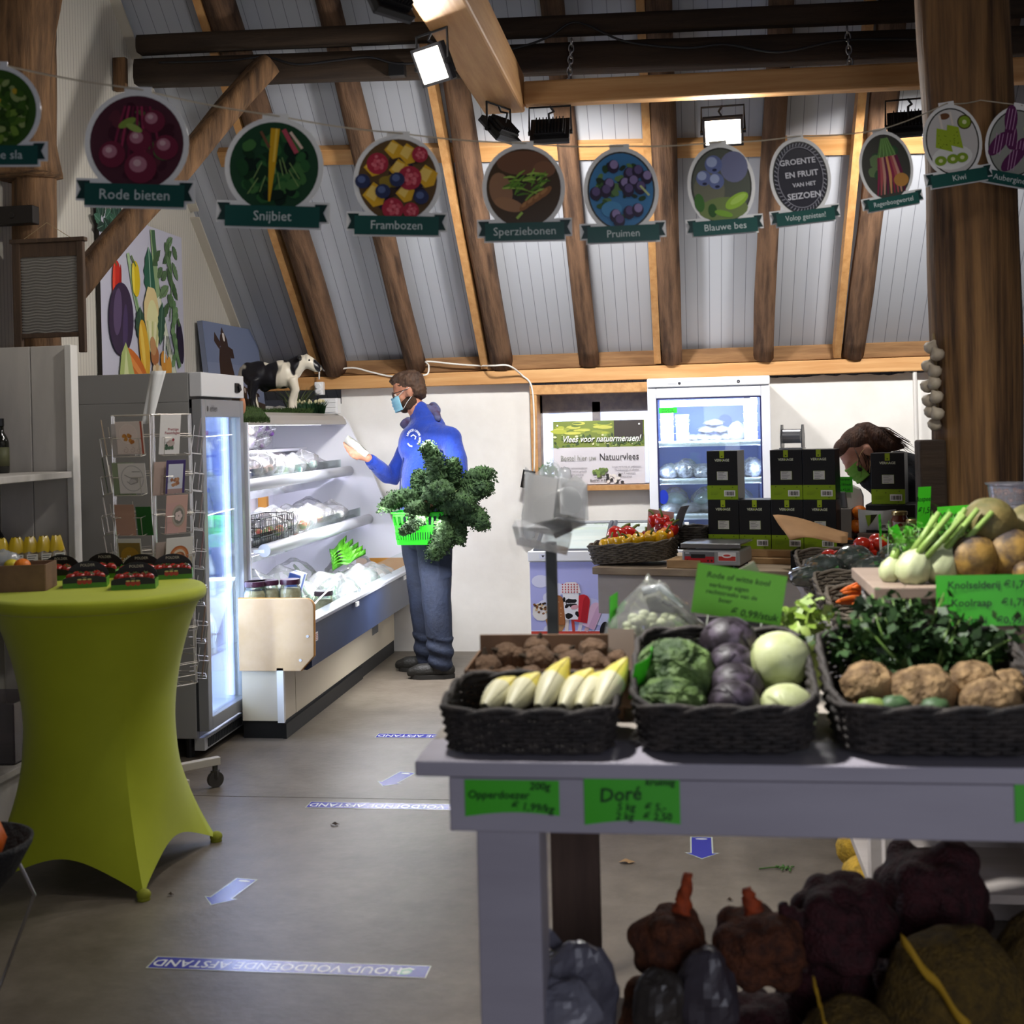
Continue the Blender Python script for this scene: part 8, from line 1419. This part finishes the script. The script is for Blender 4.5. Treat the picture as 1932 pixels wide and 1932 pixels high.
# vegetable painting on the gable wall
PXW = -3.03; a, c = atX(186, 395, PXW), atX(345, 560, PXW); w, h0, h1 = c.y-a.y, 1.86, atX(186, 392, PXW).z; H_ = h1-h0
b = MB(frame((PXW, a.y, h0), (0, 1, 0), (0, 0, 1))); b.box((w/2, H_/2, -.012), (w, H_, .022), col='241d18'); b.rect(0, 0, w, H_, 'bdbccb')
g = lambda x, y: (x*w, y*H_)
def leafp(x, y, L, wd, rot, c1, c2=None):
    pts = []; n = 10
    for i in range(n+1): f = i/n; pts.append((L*f, wd*sin(pi*f)**.8*.5*(1+.12*(-1)**i)))
    for i in range(n-1, 0, -1): f = i/n; pts.append((L*f, -wd*sin(pi*f)**.8*.5*(1+.12*(-1)**i)))
    cc, ss = cos(rot), sin(rot); b.poly([(x*w+p*cc-q*ss, y*H_+p*ss+q*cc) for p, q in pts], c1); 
    if c2: b.strip([(x*w, y*H_), (x*w+L*.95*cc, y*H_+L*.95*ss)], wd*.07, c2)
for x, y, s in ((.05, .93, .16), (.22, .95, .18), (.12, .84, .13)):
    for k in range(9): leafp(x+.03*cos(k), y+.02*sin(k), s*.6, s*.35, k*.7, ('27483a', '35604c', '1f3a30')[k % 3], '6f9080')
leafp(.62, .80, .42, .20, -1.72, '1f4a3c', '7fa08c'); leafp(.55, .86, .34, .16, -1.5, '2b5c48', '8fb09a')
b.strip([g(.60, .98), g(.62, .8), g(.66, .55), g(.76, .28), g(.86, .02)], [.055, .06, .058, .06, .07], '8aa377'); b.strip([g(.61, .98), g(.64, .75)], .05, '46674a'); b.strip([g(.66, .55), g(.76, .28), g(.86, .02)], [.045, .05, .055], 'd3d6c0')
b.strip([g(.30, .78), g(.36, .55), g(.46, .30)], [.035, .04, .05], '9bb58c'); b.strip([g(.36, .55), g(.48, .26)], .02, '6f8f62')
for k in range(16): leafp(.78+.14*cos(k*1.7)*.6, .92-.028*k, .10+.03*(k % 3), .055, (-.9, .6, -2.4, 2.2)[k % 4], ('54704c', '6a8560', '45603e')[k % 3], '3c5236')
b.strip([g(.80, .95), g(.84, .7), g(.80, .4)], .012, '5c7a50'); b.strip([g(.86, .55), g(.84, .3), g(.92, .10)], .04, '5f7f56')
for k in range(12): b.ell(w*(.86+.03*sin(k)), H_*(.52-.036*k), .028, .022, ('587a50', '6f8f64')[k % 2], .5)
b.ell(w*.16, H_*.60, .048, .10, 'c0281c', -.1); b.ell(w*.13, H_*.60, .016, .085, 'd8442e', -.1); b.ell(w*.20, H_*.60, .014, .085, '9a1c14', -.1); b.strip([g(.16, .68), g(.12, .76)], .012, '4a6a3c')
b.ell(w*.38, H_*.63, .052, .10, 'd3b61e', .05); b.ell(w*.35, H_*.63, .016, .085, 'e6d04a', .05); b.strip([g(.38, .71), g(.33, .77)], .014, '54703c')
b.ell(w*.56, H_*.44, .10, .15, 'd9c48e', 0, 22, .06, 3); b.ell(w*.57, H_*.34, .085, .16, 'd8d6a0'); [b.strip([g(.50+.035*k, .38), g(.52+.02*k, .2)], .016, ('b9bd7c', 'e3e1bb')[k % 2]) for k in range(5)]
leafp(.42, .46, .2, .12, -1.6, '2c4a38', '54735c'); leafp(.70, .52, .26, .10, -1.75, '2f5240', '6a8a74')
b.ell(w*.20, H_*.36, .15, .20, '33243f', -.15, 26); b.ell(w*.16, H_*.40, .05, .13, '574566', -.15); b.ell(w*.24, H_*.30, .03, .14, '45345a', -.1)
b.ell(w*.93, H_*.27, .045, .13, '231a33', .15); b.strip([g(.92, .38), g(.90, .43)], .03, '45603e')
b.ell(w*.46, H_*.19, .065, .17, 'd2a22e', .18, 22); b.ell(w*.44, H_*.21, .022, .13, 'e3c052', .2); b.ell(w*.42, H_*.06, .13, .07, 'b5c684', 1.1) if 0 else None
b.ell(w*.36, H_*.07, .17, .065, 'c4661e', -.55, 22); b.ell(w*.34, H_*.085, .13, .02, 'dc8a42', -.55)
b.poly([g(.16, .0), g(.19, .15), g(.24, .22), g(.29, .14), g(.34, .0)], 'a5b46c'); b.poly([g(.21, 0), g(.24, .19), g(.27, 0)], 'c8d09a')
b.ell(w*.585, H_*.16, .055, .06, 'a5683c', .2); b.ell(w*.565, H_*.22, .04, .055, 'b98a5c', .3); [b.ell(w*(.58+.035*k), H_*(.05+.012*(k % 2)), .03, .045, ('d9c3a0', 'cfae7e', 'e0d0b4')[k % 3], .2) for k in range(5)]; b.ell(w*.70, H_*.12, .045, .07, 'cc8c34', .2); b.ell(w*.76, H_*.08, .04, .075, 'd6983a', -.1)
for k in range(7): b.strip([g(.72+.012*k, .30), g(.70+.02*k, .18)], .006, '2f3c4a')
b.strip([g(.72, .30), g(.70, .12)], .02, 'd9ddd8')
solo(b, 'vegetable_painting', PRINT, 'large framed painting of vegetables on pale lilac, on the gable wall above the grey fridge', 'painting', at=(PXW, a.y, h0))
b = MB(); q = atX(232, 130, -3.0); b.b2((-3.05, q.y-.02, q.z-.12), (-2.98, q.y+.02, q.z+.06)); solo(b, 'wall_batten', OLD, 'short dark batten stub on the upper gable wall', 'batten', at=tuple(q), bevel=.004)
# ---------------------------------------------------------------- garland of vegetable signs
SG = [ # u, v-centre of the round picture, half width px, banner text, name, picture
 (-8, 208, 84, 'Groene sla', 'lambs lettuce sign cut by the left edge', 'sla', .02), (258, 270, 97, 'Rode bieten', 'beetroot sign, Rode bieten', 'beet', .05), (517, 315, 92, 'Snijbiet', 'chard sign, Snijbiet', 'chard', .05), (750, 340, 82, 'Frambozen', 'raspberry sign, Frambozen', 'berry', .04), (988, 355, 77, 'Sperziebonen', 'green bean sign, Sperziebonen', 'bean', .0), (1172, 360, 70, 'Pruimen', 'plum sign, Pruimen', 'plum', -.02), (1361, 350, 63, 'Blauwe bes', 'blueberry sign, Blauwe bes', 'blue', -.06), (1510, 335, 57, 'Volop genieten!', 'dark slate sign, Volop genieten', 'slate', -.10), (1672, 315, 50, 'Regenboogwortel', 'rainbow carrot sign, Regenboogwortel', 'carrot', -.16), (1797, 267, 55, 'Kiwi', 'kiwi sign in front of the thick post', 'kiwi', -.14), (1915, 270, 55, 'Aubergine', 'aubergine sign cut by the right edge', 'aub', .20)]
DS = [3.2, 3.36, 3.51, 3.67, 3.83, 3.98, 4.13, 4.28, 4.38, 4.46, 4.50]
def art(b, k, a, h, sd):
    rr = random.Random(sd); E = b.ell; U = lambda s: rr.uniform(-s, s)
    def inside(x, y, m=.86): return (x/a)**2+(y/h)**2 < m*m
    def sc(n, s, cols, ar=1, m=.85):
        for i in range(n):
            x, y = U(a), U(h)
            r = s*a*rr.uniform(.7, 1.2)
            if inside(x, y, m-.0-r/a*.8): E(x, y, r, r*ar, cols[i % len(cols)], rr.random()*3, 12, .1, i)
    if k == 'sla': sc(260, .13, ('4c6b22', '3a5a1c', '6d8a34', '8b9a5e', '2c4416'), .6); sc(8, .1, ('b99a2c',), .8)
    if k == 'beet':
        sc(110, .17, ('3b1a24', '3f1d28', '4a5a34', '5a2a34'), .6)
        for i in range(7): x = -.5*a+.17*a*i; b.strip([(x*.5, h*.75), (x*.8, h*.2), (x, -h*.3)], .05*a, ('7a2742', '93304e', '5c1d33')[i % 3])
        for x, y, r in ((.35, .45, .24), (.05, .05, .26), (.62, -.08, .26), (-.5, -.25, .28), (.1, -.5, .34)): E(x*a, y*h, r*a, r*a, '6a2438', 0, 16); E(x*a-.05*a, y*h+.06*a, r*a*.55, r*a*.5, 'a8707e', 0, 14); E(x*a-.07*a, y*h+.09*a, r*a*.25, r*a*.22, 'c9a4a8', 0, 10)
        E(-.2*a, .4*h, .2*a, .08*a, '7d9440', .5); E(-.05*a, .3*h, .18*a, .07*a, '8fa552', -.4)
    if k == 'chard':
        sc(160, .17, ('16301c', '1f4426', '2c5a30', '3f6b38', '12241a'), .7)
        for i in range(10): x = U(.7)*a; y = -.3*h+U(.4)*h; b.strip([(x, y), (x*.6, y+.35*h)], .02*a, '7f9a5c')
        b.strip([(.02*a, .82*h), (-.03*a, .1*h), (-.08*a, -.75*h)], [.2*a, .16*a, .04*a], 'c79a1e'); b.strip([(.05*a, .82*h), (0, .1*h)], .05*a, 'e0bb4a'); b.strip([(.2*a, .8*h), (.5*a, .3*h)], .1*a, 'b04a58'); b.strip([(.35*a, .75*h), (.62*a, .4*h)], .06*a, 'd9c0ae'); b.strip([(-.3*a, .75*h), (-.1*a, .4*h)], .06*a, '6d4a36')
    if k == 'berry':
        sc(70, .17, ('2a2133', '3c2c22', '8a7428'))
        for x, y, r in ((-.1, .72, .2), (.25, .62, .22), (.05, .25, .22), (.72, .1, .24), (-.55, -.35, .26), (.2, -.3, .2), (-.6, .3, .2)): b.poly([(x*a+r*a*1.2*cos(q), y*h+r*a*1.2*sin(q)) for q in (.3, 1.7, 3.2, 4.6, 5.4)], 'd6a52a'); b.poly([(x*a+r*a*.8*cos(q)-.03*a, y*h+r*a*.8*sin(q)+.04*a) for q in (.5, 1.9, 3.4, 4.8)], 'e8c566')
        for x, y, r in ((-.5, .38, .27), (.3, .05, .30), (-.1, -.68, .27), (.35, -.72, .2), (.55, .6, .2)):
            E(x*a, y*h, r*a, r*a, 'a02c3e', 0, 16); [E(x*a+r*a*.7*cos(q*1.1)*(.3+.1*(q % 7)), y*h+r*a*.7*sin(q*1.1)*(.3+.1*(q % 7)), r*a*.16, r*a*.16, ('c4525f', 'd06a74')[q % 2], 0, 8) for q in range(18)]
        for x, y in ((-.35, -.28), (.6, -.4), (-.85, -.05), (.0, .0)): E(x*a, y*h, .19*a, .18*a, '2c3354', 0, 14); E(x*a-.03*a, y*h+.04*a, .1*a, .09*a, '53618a', 0, 10)
    if k == 'bean':
        sc(40, .25, ('33281c', '46341f', '2b3018')); E(0, .62*h, .7*a, .3*h, '6d4a34'); E(-.6*a, -.05*h, .3*a, .45*h, '8f6a4e', .2); E(-.4*a, -.4*h, .4*a, .16*h, '9a7150', -.3); E(.55*a, .45*h, .3*a, .2*h, '7d563c')
        for i in range(34): x, y, q = U(.5)*a+.1*a, U(.3)*h+.08*h, rr.uniform(-.5, 1.2); l = .34*a; b.strip([(x-l*cos(q)*.5, y-l*sin(q)*.5), (x, y+.02*a), (x+l*cos(q)*.5, y+l*sin(q)*.5)], [.03*a, .06*a, .02*a], ('7da238', '5f8a28', '98b850', '4c7420')[i % 4])
        for i in range(4): E(.05*a+.17*a*i, -.42*h+.10*h*i, .22*a, .09*a, '8a5c34', .7); E(.02*a+.17*a*i, -.40*h+.10*h*i, .12*a, .045*a, 'a97848', .7)
        b.strip([(-.2*a, -.75*h), (-.05*a, -.6*h)], .07*a, '98b850')
    if k == 'plum':
        E(0, 0, a*.93, h*.93, '3f78a8', 0, 30); sc(110, .13, ('24401e', '375a2a', '1d2f1c', '5d7f48'), .6); E(-.3*a, -.45*h, .3*a, .2*h, '4a8ab8')
        for x, y in ((-.2, .6), (.25, .4), (.5, .45), (.75, .3), (-.35, .15), (.1, .15), (.35, .2), (-.75, -.05), (-.45, .0), (.2, 0), (.55, .05), (.2, -.55), (.45, -.5), (-.2, -.62), (-.1, -.75)): E(x*a, y*h, .17*a, .2*a, '2a2038', 0, 14); E(x*a+.02*a, y*h+.06*a, .12*a, .13*a, ('7f6f9c', '8f80ac', '5d4f7a')[int(x*10) % 3], 0, 12)
        b.strip([(.55*a, .1*h), (.8*a, -.15*h)], .06*a, 'b8c48a')
    if k == 'blue':
        E(0, 0, a*.93, h*.93, '54584e', 0, 30); E(.45*a, .45*h, .45*a, .4*h, '6d708e'); E(-.4*a, -.1*h, .5*a, .5*h, '6a6a58'); E(0, -.6*h, .8*a, .3*h, '6d7d48')
        for x, y, r in ((-.2, .55, .28), (-.55, .22, .24), (-.15, .12, .25)): E(x*a, y*h, r*a, r*a*1.05, '5f6a96', 0, 18); E(x*a-.05*a, y*h+.08*a, r*a*.62, r*a*.6, '9aa6c6', 0, 14); E(x*a+.02*a, y*h-.18*a, .08*a, .05*a, '272b45', 0, 8)
        E(.45*a, -.42*h, .42*a, .2*a, '8fb53c', .5); E(.5*a, -.38*h, .3*a, .1*a, 'a5c758', .5); E(-.75*a, -.4*h, .16*a, .3*a, '3f6a2c', .1); E(-.35*a, -.62*h, .14*a, .22*a, '2f5424'); E(0, -.72*h, .3*a, .1*a, '76a034', -.3)
    if k == 'slate':
        E(0, 0, a*.94, h*.94, '2b2a33', 0, 36); [b.strip([(a*.93*cos(q), h*.93*sin(q)), (a*.82*cos(q+.06), h*.84*sin(q+.06))], .03*a, '8f8f98') for q in [i*.13 for i in range(48)]]; b.strip([(a*.80*cos(q), h*.81*sin(q)) for q in [i*2*pi/40 for i in range(41)]], .025*a, '8f8f98')
        for s, x, y, z in (('GROENTE', -.05, .42, .27), ('EN FRUIT', .05, .08, .27), ('VAN HET', .1, -.2, .19), ('SEIZOEN', .05, -.50, .29)): b.text(s, x*a, y*h, z*a*1.05, 'c9c9d0', bold=.02)
    if k == 'carrot':
        sc(40, .25, ('2c4a30', '46663c', '3a3a34', '5a7048'))
        for i in range(10): x = -.35*a+.085*a*i; b.strip([(x*.3+.1*a, .85*h), (x+.05*a, .25*h)], .05*a, ('557a3c', '6d9450')[i % 2])
        for i in range(9): x = -.55*a+.14*a*i; b.strip([(x*.6+.1*a, .3*h), (x*.8+.1*a, -.2*h), (x, -.8*h)], [.14*a, .13*a, .05*a], ('7a2440', '9a4a4c', 'b08070', '5c1c3a', 'c08a5a')[i % 5])
        E(.5*a, -.45*h, .3*a, .2*h, 'a5763a')
    if k == 'kiwi':
        E(0, 0, a*.93, h*.93, 'c3c0bd', 0, 30); E(-.1*a, -.45*h, .75*a, .35*h, 'dadad6'); E(.55*a, .5*h, .27*a, .27*a, '4f4a24'); E(.55*a, .5*h, .22*a, .22*a, '7d9a2c'); E(.55*a, .5*h, .08*a, .08*a, 'd2d6a0'); E(-.15*a, .75*h, .2*a, .12*a, '6d4a30')
        for x, y in ((-.35, .05), (.05, .1)): b.poly([(x*a-.3*a, y*h-.15*h), (x*a-.15*a, y*h+.4*h), (x*a+.25*a, y*h+.28*h), (x*a+.3*a, y*h-.35*h)], '98b02c'); [E(x*a+U(.2)*a, y*h+U(.2)*h, .015*a, .015*a, '2c3410', 0, 6) for i in range(12)]; b.strip([(x*a+.05*a, y*h+.35*h), (x*a+.02*a, y*h+.75*h)], .08*a, 'd8cfc4')
        for x in (-.55, -.1, .25): E(x*a, -.5*h, .22*a, .18*a, '7d9a2c'); E(x*a, -.5*h, .08*a, .07*a, 'd2d6a0')
    if k == 'aub':
        E(0, 0, a*.93, h*.93, '8d9088', 0, 30)
        for x, y, q in ((-.6, -.1, -.5), (-.2, .2, .2), (.2, -.2, -.3), (.55, .2, .3), (.0, -.5, -.6), (-.3, .65, .1)):
            E(x*a, y*h, .24*a, .42*h, '57264e', q, 18); [b.strip([(x*a+(.06*j)*a*cos(q)-.34*h*sin(-q)*-1*0, y*h-.3*h), (x*a+.06*j*a, y*h+.3*h)], .025*a, 'b58aae') for j in (-2, 0, 2)]
        E(.4*a, .45*h, .2*a, .14*a, 'a5b088')
T_ = [] ; GR = 'vegetable signs on the string garland'
for (u, v, hp, txt, lab, kind, rot), D in zip(SG, DS):
    c = CAMP+ray(u, v)*D; a = hp/FPX*D*.95; h = a*1.02 if hp > 80 else a*1.08; k = {66: 1.18, 50: 1.37, 57: 1.33, 55: 1.28, 63: 1.26, 70: 1.17, 77: 1.07, 82: 1.05}.get(hp, 1.02); h = a*k 
    rr_ = RT*cos(rot)-UP*sin(rot); uu = UP*cos(rot)+RT*sin(rot); M = frame(tuple(c), rr_, uu); t = thing('garland_sign', 'round hanging '+lab, 'sign', tuple(c), group=GR); b = MB(M); BH = a*.48; by = -h-.02*a; bw = a*1.02
    WB_ = 'dededc'; pts = [(a*1.07*cos(q), h*1.05*sin(q)) for q in [i*2*pi/40 for i in range(40)]]; b.prism(pts, .0012, Matrix.Translation((0, 0, -.0016)), col=WB_)
    b.prism([(-bw*1.2, by-BH*.35), (-bw*1.2, by+BH*.62), (bw*1.2, by+BH*.62), (bw*1.2, by-BH*.35)], .001, Matrix.Translation((0, 0, -.0016)), col=WB_); b.prism([(-bw-.03*a, by-BH*.62), (bw+.03*a, by-BH*.62), (bw+.03*a, by+BH*.55), (-bw-.03*a, by+BH*.55)], .001, Matrix.Translation((0, 0, -.0017)), col=WB_); b.prism([(-a*.28, h), (a*.28, h), (a*.28, h*1.13), (-a*.28, h*1.13)], .001, Matrix.Translation((0, 0, -.0016)), col=WB_)
    b.build('board', PRINTG, t); b = MB(M); b.ell(0, 0, a*.96, h*.95, {'sla': '35521e', 'beet': '4a2630', 'chard': '20402a', 'berry': '5a4428', 'bean': '453420'}.get(kind, '3a3a34'), 0, 40); art(b, kind, a*.98, h*.98, len(txt)); b.build('picture', PRINTG, t)
    b = MB(M); b.lay = 110
    for s in (-1, 1): b.poly([(s*bw*.9, by+BH*.5), (s*bw*1.17, by+BH*.5), (s*bw*1.08, by+BH*.12), (s*bw*1.17, by-BH*.28), (s*bw*.9, by-BH*.28)], '16302e')
    b.rect(-bw, by-BH*.55, bw, by+BH*.40, '1c4a44'); b.text(txt, 0, by-BH*.08, BH*.62 if len(txt) < 13 else BH*.56, 'c3ccca', sx=min(1, 1.75*bw/(len(txt)*.30*BH)) if len(txt) > 9 else .95); b.build('banner', PRINTG, t)
    T_.append(c+uu*(h*1.08))
# string through all the tabs, tied to the post
pts = [CAMP+ray(-60, 92)*3.1]+[p+Vector((0, -.004, 0)) for p in T_[:10]]; knot = CAMP+ray(1850, 189)*4.62; pts += [knot]; b = MB(); q = []
for i in range(len(pts)-1): q += [pts[i].lerp(pts[i+1], j/5)-UP*(.006*sin(pi*j/5)) for j in range(5)]
q += [knot, T_[10], CAMP+ray(2000, 235)*4.6]; b.tube(q, .0022, 6, sq=lambda i, w: 1); solo(b, 'garland_string', mat('twine', 'b5ab96', .8), 'pale twine string carrying the round vegetable signs', 'string', smooth=True, at=tuple(knot))
